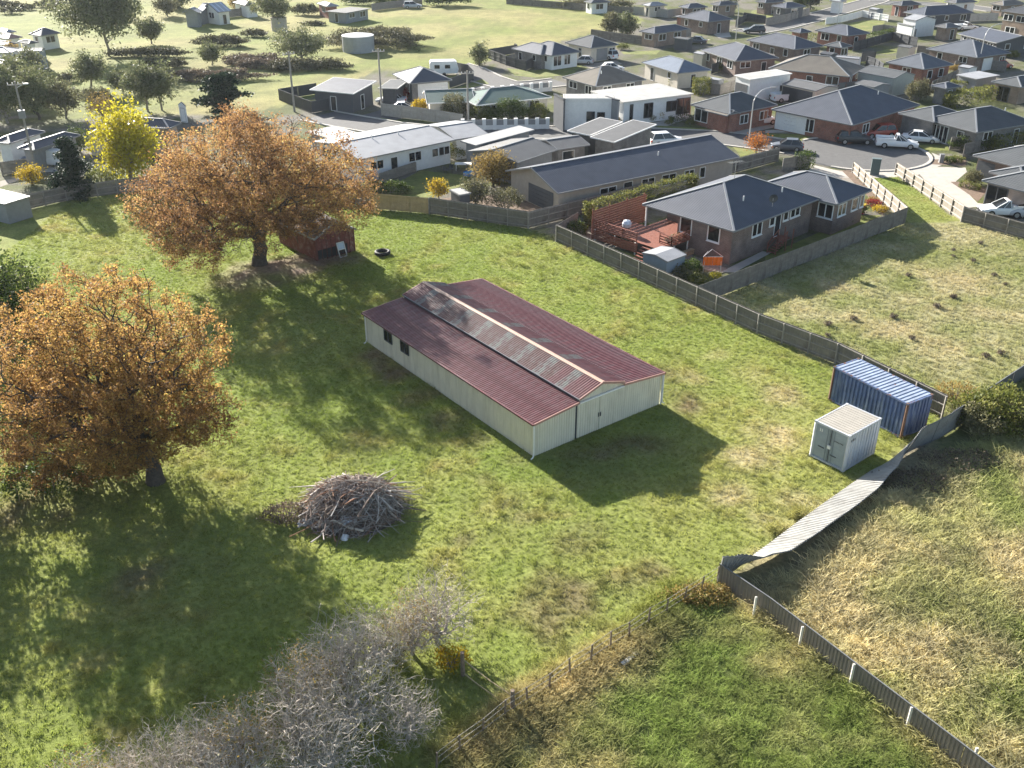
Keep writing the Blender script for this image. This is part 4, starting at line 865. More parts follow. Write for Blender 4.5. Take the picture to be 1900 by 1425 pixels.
spots = [(765, 1215, 2, .9, ''), (700, 1235, 1, 1.0, ''), (640, 1275, 0, 1.1, ''), (655, 1345, 1, 1.1, ''), (570, 1330, 2, 1.0, ''), (560, 1405, 0, 1.15, ''), (455, 1440, 2, 1.0, ''), (385, 1455, 0, 1.0, ''), (315, 1480, 1, .95, ''), (250, 1510, 0, .95, ''), (610, 1450, 1, 1.1, ''), (405, 1520, 1, 1.1, ''), (760, 1370, 0, .8, ''), (180, 1540, 2, 1.0, '')]
used = set()
for px, py, v, sc, f in spots:
    rz = random.uniform(0, 6.28)
    if v in used: o = copy_thing(protos[v], P(px, py), rz, sc)
    else: used.add(v); o = protos[v]; o.location = P(px, py); o.rotation_euler.z = rz; o.scale = (sc, sc, sc)
    o['label'] = ['leafless grey twiggy shrub in the thicket beside the paddock', 'pale lichened bare shrub with a few olive leaves in the thicket', 'bare shrub with clinging tan leaves in the thicket'][v]
o = copy_thing(protos[0], P(812, 1192), 1.0, 1.12, 'bare grey shrub standing at the end of the thicket by the old post'); del o['group']
# other trees near and far: (name,label,zone,x,y,R,z0,h,leafmat,bark,npts,nleaf,leafsize,seed,trunk)
T = [('autumn_tree', 'tall bright yellow tree behind the back fence', (0, 246, 345), 3.6, 1.2, 9.6, YELL, BARKG, 500, 9000, .34, 3, .2),
     ('round_evergreen', 'dense dark evergreen rising behind the left oak', (0, 15, 640), 4.2, .6, 7.2, GREENL, BARK, 350, 9000, .3, 4, .3),
     ('round_evergreen', 'dark evergreen by the pipe fence left of the golden oak', (0, -90, 900), 3.6, .6, 8.5, GREENL, BARK, 300, 7000, .3, 44, .3),
     ('gum_tree', 'massive old gum tree standing in the far paddock', (1, 800, 412), 8, 4, 14.5, GUML, GUMB, 420, 16000, .75, 5, .9),
     ('gum_tree', 'smaller rounded tree beside the massive old gum', (1, 1115, 322), 2.7, 1.2, 5, GUML, BARK, 160, 4000, .6, 6, .3),
     ('gum_tree', 'grey green tree with a leaning trunk above the clipped bush', (1, 680, 680), 2.8, 1.8, 6.2, GUML, GUMB, 180, 5000, .5, 7, .25),
     ('gum_tree', 'spreading grey green gum left of the small white hut', (1, 1090, 820), 3.3, 2, 6.8, GUML, GUMB, 220, 6500, .5, 8, .3),
     ('gum_tree', 'second gum crowding the small white hut', (1, 1190, 810), 2.7, 1.8, 6.6, GUML, GUMB, 160, 4200, .5, 9, .25),
     ('gum_tree', 'pale gum sapling in the gully between paddocks', (1, 905, 690), 2, 0.8, 4.2, GUML, GUMB, 120, 2600, .5, 10, .18),
     ('gum_tree', 'tall thin gum at the left edge of the wood', (1, 60, 905), 2.8, 1.5, 8, GUML, GUMB, 220, 6500, .5, 11, .3),
     ('gum_tree', 'dark leafy gum in the middle of the wood', (1, 290, 880), 3.2, 1.2, 7.2, GUML, BARK, 220, 6500, .5, 12, .3),
     ('gum_tree', 'grey brown tree at the right edge of the wood', (1, 490, 870), 2.5, 0.8, 5.5, OLIVEL, BARKG, 180, 4000, .45, 13, .2),
     ('gum_tree', 'gum at the back of the wood by the paddock corner', (1, 190, 740), 3, 1.2, 6.6, GUML, GUMB, 180, 5000, .55, 14, .25),
     ('gum_tree', 'tall gum at the far left of the wood', (1, 20, 770), 3, 1.2, 7, GUML, GUMB, 180, 5000, .55, 15, .25),
     ('gum_tree', 'gum standing at the left end of the wood behind the hip roofed house', (1, -70, 900), 3, 1.2, 8, GUML, GUMB, 180, 5000, .5, 16, .25),
     ('gum_tree', 'lone gum with a bare trunk by the grey water tank', (2, 110, 225), 4.2, 3, 8.2, GUML, GUMB, 180, 4500, .65, 17, .4),
     ('wind_blown_tree', 'wind blown tree on the bracken bank', (2, 320, 440), 5, 1, 5.6, GUML, BARKG, 240, 6000, .55, 18, .3),
     ('gum_tree', 'feathery small gum above the bracken bank', (1, 1560, 480), 2.2, 0.6, 4.2, GUML, GUMB, 120, 2600, .5, 19, .2),
     ('field_tree', 'left of the twin bushy trees at the field edge', (3, 770, 250), 2.2, 0.4, 4.6, OLIVEL, BARK, 160, 4200, .5, 20, .25),
     ('field_tree', 'right of the twin bushy trees at the field edge', (3, 880, 258), 2.3, 0.4, 4.4, GUML, BARK, 160, 4200, .5, 21, .25),
     ('field_tree', 'scrubby tree beside the dark yard fence and track', (2, 1620, 480), 1.8, 0.3, 4.4, GUML, BARK, 120, 2800, .45, 22, .2),
     ('garden_tree', 'rounded tan autumn tree behind the shed garden fence', (6, 1090, 500), 2.5, 0.5, 4.2, TANL, BARK, 300, 6500, .2, 23, .14),
     ('garden_tree', 'tall feathery olive shrub against the grey timber fence', (6, 960, 645), 1.7, 0.2, 3.4, OLIVEL, BARKG, 260, 4200, .18, 24, .1),
     ('garden_tree', 'golden leaved young tree on the back lawn', (6, 690, 590), 1.1, 0.3, 2.5, GOLDL, BARKG, 160, 2000, .18, 25, .07),
     ('garden_tree', 'pale feathery tree between the grey roofs', (3, 435, 1165), 1.4, 0.3, 2.7, OLIVEL, BARKG, 160, 2200, .2, 26, .1),
     ('street_tree', 'small orange autumn tree on the street verge', (3, 1830, 1135), 1.6, 0.5, 2.8, ORNGL, BARKG, 160, 2000, .2, 27, .08),
     ('garden_tree', 'dark red leaved tree behind the garage', (4, 1150, 600), 1.7, 0.5, 3, REDL, BARK, 160, 2600, .28, 28, .14),
     ('garden_tree', 'dark tree beside the top road', (4, 330, 70), 2.2, 0.4, 5.5, DARKL, BARK, 140, 3000, .5, 29, .2),
     ('garden_tree', 'dark tree at the head of the top road', (4, 250, 75), 2, 0.4, 5, GREENL, BARK, 140, 2600, .5, 30, .2),
     ('garden_tree', 'leafy tree at the bend by the far houses', (3, 1640, 90), 2, 0.4, 4, GUML, BARK, 120, 2400, .45, 31, .2),
     ('far_tree', 'dark tree by the far striped roof', (1, 1310, 60), 3.6, 0.4, 7, GUML, BARK, 160, 3600, .7, 32, .3),
     ('far_tree', 'autumn tree beside the far striped roof house', (1, 1750, 80), 2.2, 0.3, 4, TANL, BARK, 120, 2000, .5, 34, .2),
     ('far_tree', 'small round tree in front of the far sheds', (1, 1440, 185), 1.3, 1, 3, OLIVEL, BARK, 80, 1000, .4, 35, .12),
     ('far_tree', 'bushy tree behind the far sheds', (1, 1230, 120), 3, 0.4, 5.2, OLIVEL, BARK, 120, 2600, .6, 36, .2),
     ('garden_tree', 'yellow autumn tree in the yard of the red roofed terrace', (1, 110, 460), 1.8, 0.4, 3.6, TANL, BARK, 120, 2000, .4, 37, .15),
     ('garden_tree', 'grey green tree at the corner of the left back yards', (1, 250, 560), 2.2, 0.5, 5, GUML, BARK, 120, 3000, .45, 38, .2),
     ('garden_tree', 'grey green tree at the middle of the left back yards', (1, 110, 560), 1.8, 0.5, 4, GUML, BARK, 120, 2200, .4, 39, .2),
     ('golden_shrub', 'golden autumn shrub on the drive left of the dark conifer', (1, 240, 1350), 1.5, 0.2, 2.4, GOLDL, BARK, 160, 2600, .22, 40, .1),
     ('dark_tree', 'dark leafy tree behind the dark conifer', (1, 590, 1120), 1.7, 0.4, 3.6, GREENL, BARK, 140, 2600, .26, 41, .12),
     ('golden_shrub', 'straggling tan tree left of the tall yellow tree', (1, 760, 880), 2.2, 0.4, 3.8, TANL, BARKG, 140, 1800, .3, 42, .12)]
for nm, lb, q, R, z0, h, m, bk, npt, nl, ls, sd_, tr_ in T:
    tree(nm, lb, Z(*q), R, z0, h, m, bk, npt, nl, ls*.72 if q[0] in (1, 2, 3, 4) else ls, sd_+100, tr_, spread=.10*R+.12, tint0=.5, ry=R*.9, lump=.32)
conifer('conifer', 'dense dark green conifer against the back fence', P(140, 362), 2.9, 6.3, DARKL, 9000, .3, 3)
conifer('cedar', 'wide flat layered dark cedar behind the big oak', P(418, 206), 5.0, 5.3, DARKL, 9000, .45, 6, True)
# shrubs and hedges: (name,label,zone pt,rx,ry,h,mat,n,ls)
BU = [('round_bush', 'round clipped dark bush with pale top beside the steel fence', (0, 1850, 790), 2.6, 2.2, 2.5, LIMEL, 4500, .2), ('round_bush', 'low green bush leaning on the steel fence', (0, 1815, 800), 1.7, 1.5, 1.9, OLIVEL, 2500, .18),
      ('yellow_bush', 'straggly yellow bush behind the blue container', (0, 1772, 738), 1.3, 1.1, 1.1, TANL, 900, .13), ('round_bush', 'round brown topped bush at the end of the hedge row', (0, 1905, 800), 2.0, 1.8, 2.2, OLIVEL, 2500, .2),
      ('garden_bush', 'large leafy bush in the deck hedge corner', (7, 190, 770), 1.1, 1.0, 1.3, GREENL, 1400, .15), ('garden_bush', 'dark garden bush below the front windows of the brick house', (8, 400, 870), 1.9, 1.2, 1.1, GREENL, 1600, .16),
      ('garden_bush', 'rounded dark bush at the brick house side corner', (8, 560, 840), 1.1, 1.0, 1.0, GREENL, 900, .16), ('garden_bush', 'dark upright bush by the red bin', (8, 660, 780), 1.2, .9, 1.3, GREENL, 1000, .16),
      ('flower_bed_bush', 'red and gold bedding shrub by the drive fence', (8, 790, 720), .8, .8, .7, REDL, 500, .14), ('flower_bed_bush', 'gold bedding shrub by the drive fence', (8, 840, 760), .8, .7, .6, GOLDL, 450, .14), ('flower_bed_bush', 'bronze bedding shrub by the drive fence', (8, 790, 690), .6, .6, .5, TANL, 350, .14),
      ('spiky_plant', 'spiky green plant beside the garden shed', (7, 950, 1080), 1.0, .9, .9, OLIVEL, 700, .2), ('spiky_plant', 'leafy plant in the corner bed of the brick house', (7, 1040, 1060), .9, .9, 1.3, GREENL, 700, .2), ('yellow_shrub', 'small bright yellow shrub below the orange towels', (7, 1215, 1085), .55, .5, .45, YELL, 350, .12), ('garden_bush', 'pale leafy plant at the fence corner', (7, 1080, 1120), .9, .7, .6, LIMEL, 500, .15),
      ('round_bush', 'leafy yellow green bush before the blue roofed brick house', (4, 580, 985), 2.2, 1.9, 3.3, LIMEL, 3200, .24), ('round_bush', 'bright green round bush behind the red pickup', (4, 850, 930), 2.4, 2.0, 3.6, LIMEL, 3600, .24), ('round_bush', 'russet edge of the bush behind the red pickup', (4, 920, 920), 1.0, 1.0, 2.2, REDL, 800, .2),
      ('topiary', 'round clipped ball bush on a short stem by the brick unit', (8, 1520, 560), 1.3, 1.3, 2.1, OLIVEL, 2600, .15), ('garden_bush', 'left of two green mounds by the meter box', (8, 1345, 400), .9, .7, .7, GREENL, 600, .15), ('garden_bush', 'right of two green mounds by the meter box', (8, 1400, 395), .9, .7, .7, LIMEL, 600, .15),
      ('hedge_bush', 'rounded olive hedge bush between the dark fences', (4, 1110, 740), 2.6, 2.0, 4.3, OLIVEL, 3600, .26), ('garden_bush', 'flowering bush by the white townhouse wall', (3, 1080, 880), 1.8, 1.3, 2.5, TANL, 2000, .2), ('garden_bush', 'olive bush next to the flowering bush', (3, 1040, 890), 1.3, 1.1, 1.6, OLIVEL, 1100, .2), ('garden_bush', 'brown hedge plants beside the parked white car', (3, 860, 915), 2.4, 1.0, 1.2, TANL, 1500, .18), ('garden_bush', 'dark shrub on the white townhouse drive wall', (3, 1200, 860), 1.6, .9, 1.1, GREENL, 1100, .18),
      ('round_bush', 'big round olive tree by the green roofed house', (2, 1435, 880), 2.6, 2.3, 5.0, OLIVEL, 4200, .24), ('garden_bush', 'leftmost bright bush behind the white pillared wall', (2, 1640, 890), 2.6, 2.0, 3.6, LIMEL, 3000, .24), ('garden_bush', 'dark half of the bushes behind the white pillared wall', (2, 1690, 895), 1.8, 1.6, 2.6, GREENL, 2000, .22), ('garden_bush', 'tall green bush behind the white pillared wall', (2, 1850, 890), 3.2, 2.2, 4.4, GREENL, 4200, .24), ('garden_bush', 'green bush between the pillared wall and the dark townhouse', (3, 230, 870), 2.0, 1.8, 3.0, LIMEL, 2400, .22), ('garden_bush', 'orange tinted bush by the dark townhouse end', (3, 145, 775), 1.7, 1.5, 2.3, TANL, 1500, .2), ('palm_shrub', 'yellow palm like shrub at the green roof corner', (2, 1185, 840), 1.6, 1.5, 3.0, GOLDL, 1400, .28),
      ('red_shrub', 'red leaved shrub by the garage of the hip roofed house', (2, 1090, 720), 1.7, 1.3, 2.2, REDL, 1400, .22), ('garden_bush', 'yellow green climber against the white long house', (6, 730, 300), 2.3, .9, 2.1, LIMEL, 1800, .2), ('garden_bush', 'dark climber beside the white long house windows', (6, 750, 220), 1.5, .7, 2.0, GREENL, 1000, .2), ('garden_bush', 'low dark bush row along the long house wall', (6, 560, 290), 2.0, .6, 1.3, GREENL, 1100, .2),
      ('garden_bush', 'long low hedge behind the yellow fence panels', (6, 310, 545), 3.0, .9, 1.3, GREENL, 2000, .2), ('garden_bush', 'straggly grey green bush beside the grey timber fence', (6, 1180, 670), 1.9, 1.1, 2.3, OLIVEL, 2200, .16), ('garden_bush', 'bright green bush below the yellow tree', (1, 760, 1360), 2.0, 1.4, 2.0, LIMEL, 1500, .22), ('garden_bush', 'yellow shrub on the lawn before the far blue hip roof', (3, 850, 365), 1.6, 1.3, 1.6, LIMEL, 800, .25), ('garden_bush', 'yellow green shrub before the big grey hip roof', (3, 1610, 525), 2.4, 1.4, 2.2, LIMEL, 1400, .25), ('garden_bush', 'rusty garden shrubs before the big grey hip roof', (3, 1760, 500), 2.8, 1.4, 1.4, TANL, 1200, .25),
      ('gorse', 'clipped round gorse beside the gully track', (1, 745, 770), 3.0, 2.4, 4.2, OLIVEL, 3600, .3), ('gorse', 'dark gorse clump beside the clipped gorse', (1, 660, 730), 1.8, 1.5, 2.6, GORSE, 1400, .3), ('gorse', 'dark gorse clump in the paddock dip', (1, 1150, 510), 4.2, 2.6, 3.4, GORSE, 2600, .4), ('gorse', 'smaller dark gorse beside the paddock dip', (1, 1310, 490), 2.4, 2, 2.4, GORSE, 1300, .4), ('gorse', 'pair of dark bushes on the wood edge', (1, 500, 600), 2.8, 1.8, 2.4, GORSE, 1400, .35),
      ('hedge_row', 'dark hedge line below the massive gum', (1, 1080, 415), 12, 2.2, 2.6, GORSE, 5000, .5), ('hedge_row', 'dark hedge line right of the track', (1, 1640, 340), 8, 3, 3.6, GORSE, 4500, .5), ('hedge_row', 'dark hedge end by the field rise', (1, 1880, 270), 4, 2, 2.5, GORSE, 1600, .5), ('bracken_bank', 'brown bracken bank across the gully', (1, 1560, 590), 13, 3.4, 2.8, BRAKE, 6500, .5), ('bracken_bank', 'upper brown bracken bank below the windblown tree', (1, 1860, 470), 9, 3.5, 2.8, BRAKE, 5000, .5), ('bracken_bank', 'dark bracken around the windblown tree', (2, 330, 510), 12, 4, 3.0, GORSE, 6500, .5), ('bracken_bank', 'bracken at the left foot of the windblown tree', (2, 40, 500), 8, 3, 2.6, BRAKE, 3500, .5),
      ('gorse_mound', 'broad mound of dark gorse behind the water tank', (2, 890, 330), 15, 11, 5.2, GORSE, 14000, .5), ('gorse_mound', 'low dark brush by the far brick house', (2, 410, 185), 4, 1.6, 1.4, GORSE, 1200, .5), ('garden_bush', 'shrubs in the far brick house garden', (2, 350, 110), 4.5, 2, 3.5, OLIVEL, 2000, .5), ('far_hedge', 'dark hedge along the far field fence', (2, 840, 35), 13, 2.5, 4, GREENL, 3500, .6), ('far_bush', 'dark bush at the far field corner', (2, 1370, 40), 9, 4, 6, GREENL, 3500, .7), ('far_hedge', 'pale hedge along the far field edge', (3, 640, 62), 15, 3, 4, OLIVEL, 4500, .6),
      ('garden_bush', 'bush beside the red car drive', (4, 1815, 425), 1.6, 1.3, 1.8, LIMEL, 900, .25), ('garden_bush', 'autumn shrubs by the brick hip house corner', (4, 1400, 525), 2.0, 1.2, 1.6, TANL, 1000, .25), ('garden_bush', 'shrubs on the roadside below the white ute roof', (4, 380, 985), 2.8, .9, 1.1, TANL, 1200, .18), ('garden_bush', 'dry shrubs at the white sedan drive', (4, 1200, 1000), 1.4, .9, 1.4, OLIVEL, 800, .18), ('hedge_bush', 'leafy mass on the grey fence by the hipped grey roof', (8, 1530, 310), 3.6, .9, 2.0, GREENL, 2600, .2), ('garden_bush', 'reddish shrub at the right end of the street hedge', (8, 1870, 260), 1.5, 1.2, 1.5, TANL, 900, .2),
      ('garden_bush', 'small ball shrub left on the brick house verge', (3, 1190, 912), .8, .7, .9, LIMEL, 400, .15), ('garden_bush', 'small ball shrub midway on the brick house verge', (3, 1345, 912), .8, .7, .8, LIMEL, 400, .15), ('garden_bush', 'wider ball shrub on the brick house verge', (3, 1395, 916), 1.1, .8, .9, LIMEL, 500, .15), ('garden_bush', 'ball shrub right on the brick house verge', (3, 1500, 930), .8, .7, .9, GOLDL, 400, .15), ('hedge_bush', 'ivy covered wall corner by the brick house', (3, 1670, 850), 1.5, .9, 1.6, OLIVEL, 900, .18),
      ('dark_shrub', 'dark shrub under the left oak beside the pipe fence', (0, 190, 880), 2.3, 1.5, 2.0, GREENL, 2200, .2), ('dark_shrub', 'dark shrub at the left edge behind the pipe fence', (0, 90, 910), 2.4, 1.6, 1.9, GREENL, 2200, .2), ('dark_shrub', 'brown weeds beside the brush pile', (0, 535, 960), 1.3, .9, .7, BRAKE, 800, .16), ('bramble', 'dead bramble heap at the steel fence corner', (0, 1300, 1112), 1.7, .8, .55, TANL, 1200, .13), ('bramble', 'dark dead bracken beside the leaning fence', (0, 1695, 900), 2.2, 1.3, .7, BRAKE, 1600, .14), ('bramble', 'dry bracken patch right of the leaning fence', (0, 1780, 862), 2.2, 1.3, .7, BRAKE, 1400, .14), ('golden_shrub', 'low golden leaved plant at the foot of the old post', (0, 838, 1235), .8, .6, 1.0, GOLDL, 600, .13)]
for i, (nm, lb, q, rx, ry, h, m, n, ls) in enumerate(BU): 
    k = .57 if nm in ('gorse', 'hedge_row', 'bracken_bank', 'gorse_mound', 'far_hedge', 'far_bush') else .72 if q[0] in (2, 3, 4) or nm == 'topiary' else 1
    bush(nm, lb, Z(*q), rx*k, ry*k, h*k, m, int(n*1.25), ls*(k+.1 if k < 1 else 1), 200+i, lump=.55 if k == .57 else .28)
def hedge(label, a, b, w, h, m, n, ls, seed):
    a, b = Z(*a), Z(*b); c = (a+b)/2; L = (b-a).length; rz = math.atan2((b-a).y, (b-a).x); bush('hedge', label, c, L/2, w/2, h, m, n, ls, seed, 'hedge', box=True, rz=rz)
hedge('long clipped pale hedge behind the red deck screen', (7, 260, 715), (7, 1060, 480), 1.1, 2.5, LIMEL, 9000, .17, 1)
hedge('tall clipped hedge at the end of the long blue roof', (6, 1545, 650), (6, 1960, 570), 1.3, 2.6, LIMEL, 5000, .17, 2)
hedge('low clipped hedge around the brick house verge', (3, 1200, 895), (3, 1480, 885), 1.6, .8, GREENL, 1600, .18, 3)
hedge('yellow topped hedge behind the hip roofed brick house', (4, 270, 300), (4, 640, 325), 1.4, 1.7, LIMEL, 2200, .25, 4)
hedge('dark clipped hedge along the middle block', (4, 640, 335), (4, 930, 275), 1.4, 1.8, GREENL, 2200, .25, 5)
hedge('long yellow green hedge above the right grey roof', (4, 1340, 790), (4, 1720, 715), 2.4, 2.0, LIMEL, 4500, .24, 6)
hedge('upper yellow green hedge by the carport', (4, 1370, 690), (4, 1560, 670), 1.6, 2.0, LIMEL, 2200, .24, 7)
hedge('bright clipped hedge at the right street edge', (8, 1640, 320), (8, 1960, 250), 2.6, 1.8, LIMEL, 3600, .2, 8)
hedge('pair of box hedges round the unit garden', (8, 1430, 575), (8, 1570, 605), .9, .6, LIMEL, 900, .14, 9)
hedge('block of green hedge by the round street corner', (8, 240, 460), (8, 320, 430), 1.6, 2.0, GREENL, 1600, .17, 10)
hedge('clipped hedge by the white garage', (3, 1380, 700), (3, 1470, 690), 2.0, 2.6, LIMEL, 1800, .24, 11)
hedge('leafy hedge beside the white flat garage', (3, 1220, 640), (3, 1390, 610), 2.4, 2.8, LIMEL, 3000, .24, 12)

# ================================================================== houses
R_BLUE = mat_roof('blue_grey_steel_roof', (.074, .084, .108), .25, line=.62); R_GREY = mat_roof('grey_steel_roof', (.115, .115, .115), .2); R_DARK = mat_roof('charcoal_roof', (.062, .066, .074), .3, tile=True); R_TAN = mat_roof('tan_tile_roof', (.17, .152, .128), .3, tile=True, rough=.8); R_PALE = mat_roof('pale_steel_roof', (.30, .305, .32), .2); R_GREEN = mat_roof('green_steel_roof', (.10, .155, .135), .2); R_WHITE = mat_roof('white_membrane_roof', (.35, .345, .33), .8, rough=.7, line=.95); R_SLATE = mat_roof('slate_grey_tile_roof', (.085, .092, .098), .3, tile=True, rough=.75); R_RED = mat_roof('faded_red_roof', (.30, .16, .13), .3, tile=True)
B_RED = mat_brick('red_brick', (.27, .095, .06), (.20, .075, .05)); B_TAN = mat_brick('tan_brick', (.33, .235, .17), (.27, .19, .14)); B_BRN = mat_brick('brown_brick', (.20, .14, .115), (.155, .11, .092)); B_GREY = mat_brick('grey_brick', (.20, .195, .19), (.16, .155, .15)); B_PINK = mat_brick('pale_pink_brick', (.44, .34, .28), (.38, .29, .24))
W_WHITE = mat('render_white', (.72, .72, .70), .8, .07); W_GREY = mat('render_grey', (.26, .265, .27), .8, .1); W_DARK = mat('render_dark', (.085, .09, .098), .7, .1); W_CREAM = mat('render_cream', (.55, .50, .42), .8, .08); W_BEIGE = mat('cladding_beige', (.36, .32, .27), .8, .1); W_TIMB = mat('timber_cladding', (.36, .21, .10), .7, .25, 3); GUTT = mat('gutter_grey', (.22, .225, .23), .5, .08); CAPM = mat('hip_cap_glint', (.26, .265, .27), .4, .08, spec=.5); FRW = mat('window_frame_white', (.74, .74, .72), .5, .05)  # CAPM: sun glint along the hip caps put into a paler steel
def opening(root, p, ux, nrm, w, z0, h, kind='window', m=None):
    """window or door on a wall: p = ground point at its centre on the wall plane"""
    mb = MB(); a, b = p-ux*w/2, p+ux*w/2; o = nrm*.03; t = .09 if kind == 'window' else .07
    L = [(a, z0, a, z0+h), (b, z0, b, z0+h), (a, z0+h, b, z0+h), (a, z0, b, z0)]
    if kind == 'window' and w > 1.3: L.append((p, z0, p, z0+h))
    if kind == 'garage_door':
        n = 5
        for i in range(n):
            z = z0+h*i/n; mb.hexa([a+nrm*.012+up*(z+.012), b+nrm*.012+up*(z+.012), b+nrm*.05+up*(z+.012), a+nrm*.05+up*(z+.012), a+nrm*.012+up*(z+h/n-.012), b+nrm*.012+up*(z+h/n-.012), b+nrm*.05+up*(z+h/n-.012), a+nrm*.05+up*(z+h/n-.012)])
        mb.face([a+nrm*.02+up*z0, b+nrm*.02+up*z0, b+nrm*.02+up*(z0+h), a+nrm*.02+up*(z0+h)])
        return mb.build('garage_door', m or W_WHITE, root)
    for c, z, d, zz in L: mb.bar(c+o+up*z, d+o+up*zz, t, t) if z != zz else mb.bar(c+o+up*z, d+o+up*zz, t, t)
    fr = mb.build('window' if kind == 'window' else 'door', m or FRW, root)
    pb = MB(); pb.face([a+nrm*.022+up*z0, b+nrm*.022+up*z0, b+nrm*.022+up*(z0+h), a+nrm*.022+up*(z0+h)]); pb.build('pane' if kind == 'window' else 'door_leaf', DARKG if kind == 'window' else GLASS, fr)
    if kind == 'window' and root.get('near'):
        sb = MB(); sb.bar(a-ux*.08+nrm*.06+up*(z0-.08), b+ux*.08+nrm*.06+up*(z0-.08), .14, .07); sb.build('sill', m or FRW, fr)
    return fr
WINGN = [0]
def wing(root, N, R, L, kind, e, pitch, wall, roof, oh=.45, ops=(), auto=True, cap=CAPM, vents=(), seed=1, z0=0, gut=GUTT, axis=None, notch=None):
    WINGN[0] += 1; e = e+.0035*(WINGN[0] % 7)
    n = Z(*N, e) if not isinstance(N, Vector) else N.copy(); r = Z(*R, e) if not isinstance(R, Vector) else R.copy(); n.z = r.z = e
    ux = (r-n).normalized(); uy = Vector((-ux.y, ux.x, 0)); Lx = (r-n).length
    if isinstance(L, (int, float)): Ly = L
    else: Ly = (Z(*L, e)-n).dot(uy)
    if Ly < 0: uy = -uy; Ly = -Ly
    S = lambda x, y, z=0: Vector((n.x, n.y, 0))+ux*x+uy*y+up*z; tp = math.tan(rad(pitch))
    # walls
    mb = MB(); c = [S(oh, oh), S(Lx-oh, oh), S(Lx-oh, Ly-oh), S(oh, Ly-oh)]; top = e-.02
    along = axis or ('x' if Lx >= Ly else 'y'); sh = min(Lx, Ly)/2*tp if kind != 'gable' else (Ly/2*tp if along == 'x' else Lx/2*tp)
    def zt(x, y):
        if kind == 'skx': return e+x*tp-.03
        if kind == 'sky': return e+y*tp-.03
        return top
    q = [(oh, oh), (Lx-oh, oh), (Lx-oh, Ly-oh), (oh, Ly-oh)]
    if notch: q = q[:3]+[(notch[0], Ly-oh), (notch[0], Ly*notch[1]), (oh, Ly*notch[1])]
    for i in range(len(q)):
        a, b = q[i], q[(i+1) % len(q)]; l = math.hypot(b[0]-a[0], b[1]-a[1]); za, zb = zt(*a), zt(*b); mb.face([S(*a, z0), S(*b, z0), S(*b, zb), S(*a, za)], [(0, 0), (l, 0), (l, zb), (0, za)])
    if kind == 'gable':
        if along == 'x':
            for x in (oh, Lx-oh): mb.face([S(x, oh, top), S(x, Ly-oh, top), S(x, Ly/2, e+(Ly/2-.0)*tp-.06)][::1 if x > oh else -1], [(0, 0), (Ly, 0), (Ly/2, sh)])
        else:
            for y in (oh, Ly-oh): mb.face([S(oh, y, top), S(Lx-oh, y, top), S(Lx/2, y, e+Lx/2*tp-.06)], [(0, 0), (Lx, 0), (Lx/2, sh)])
    mb.build('wall', wall, root)
    # roof
    rb = MB(); caps = []; H = e
    def rf(pts, eave):
        o_, d = eave; d = d.normalized(); nn = None
        uv = []
        for p in pts:
            w = p-o_; u = w.dot(d); uv.append((u, (w-d*u).length))
        rb.face(pts, uv)
    if kind == 'hip':
        m_ = min(Lx, Ly)/2; H = e+m_*tp
        if along == 'x': r1, r2 = S(m_, Ly/2, H), S(Lx-m_, Ly/2, H)
        else: r1, r2 = S(Lx/2, m_, H), S(Lx/2, Ly-m_, H)
        A, B, C, D = S(0, 0, e), S(Lx, 0, e), S(Lx, Ly, e), S(0, Ly, e)
        if along == 'x': rf([A, B, r2, r1], (A, B-A)); rf([C, D, r1, r2], (C, D-C)); rf([B, C, r2], (B, C-B)); rf([D, A, r1], (D, A-D)); caps = [(A, r1), (D, r1), (B, r2), (C, r2), (r1, r2)]
        else: rf([B, C, r2, r1], (B, C-B)); rf([D, A, r1, r2], (D, A-D)); rf([A, B, r1], (A, B-A)); rf([C, D, r2], (C, D-C)); caps = [(A, r1), (B, r1), (C, r2), (D, r2), (r1, r2)]
    elif kind == 'gable':
        if along == 'x': H = e+Ly/2*tp; r1, r2 = S(0, Ly/2, H), S(Lx, Ly/2, H); rf([S(0, 0, e), S(Lx, 0, e), r2, r1], (S(0, 0, e), ux)); rf([S(Lx, Ly, e), S(0, Ly, e), r1, r2], (S(Lx, Ly, e), -ux))
        else: H = e+Lx/2*tp; r1, r2 = S(Lx/2, 0, H), S(Lx/2, Ly, H); rf([S(Lx, 0, e), S(Lx, Ly, e), r2, r1], (S(Lx, 0, e), uy)); rf([S(0, Ly, e), S(0, 0, e), r1, r2], (S(0, Ly, e), -uy))
        caps = [(r1, r2)]
    elif kind in ('skx', 'sky'):
        f = lambda x, y: S(x, y, e+(x if kind == 'skx' else y)*tp); pts = [f(0, 0), f(Lx, 0), f(Lx, Ly), f(0, Ly)]; rf(pts, (pts[0], uy if kind == 'skx' else ux)); rb.face([p-up*.12 for p in pts[::-1]])
    else:
        pts = [S(0, 0, e), S(Lx, 0, e), S(Lx, Ly, e), S(0, Ly, e)]; rf(pts, (pts[0], ux))
    ro = rb.build('roof', roof, root)
    gb = MB(); ez = lambda x, y: e+(x*tp if kind == 'skx' else y*tp if kind == 'sky' else 0)-.07
    qq = [(0, 0), (Lx, 0), (Lx, Ly), (0, Ly)]
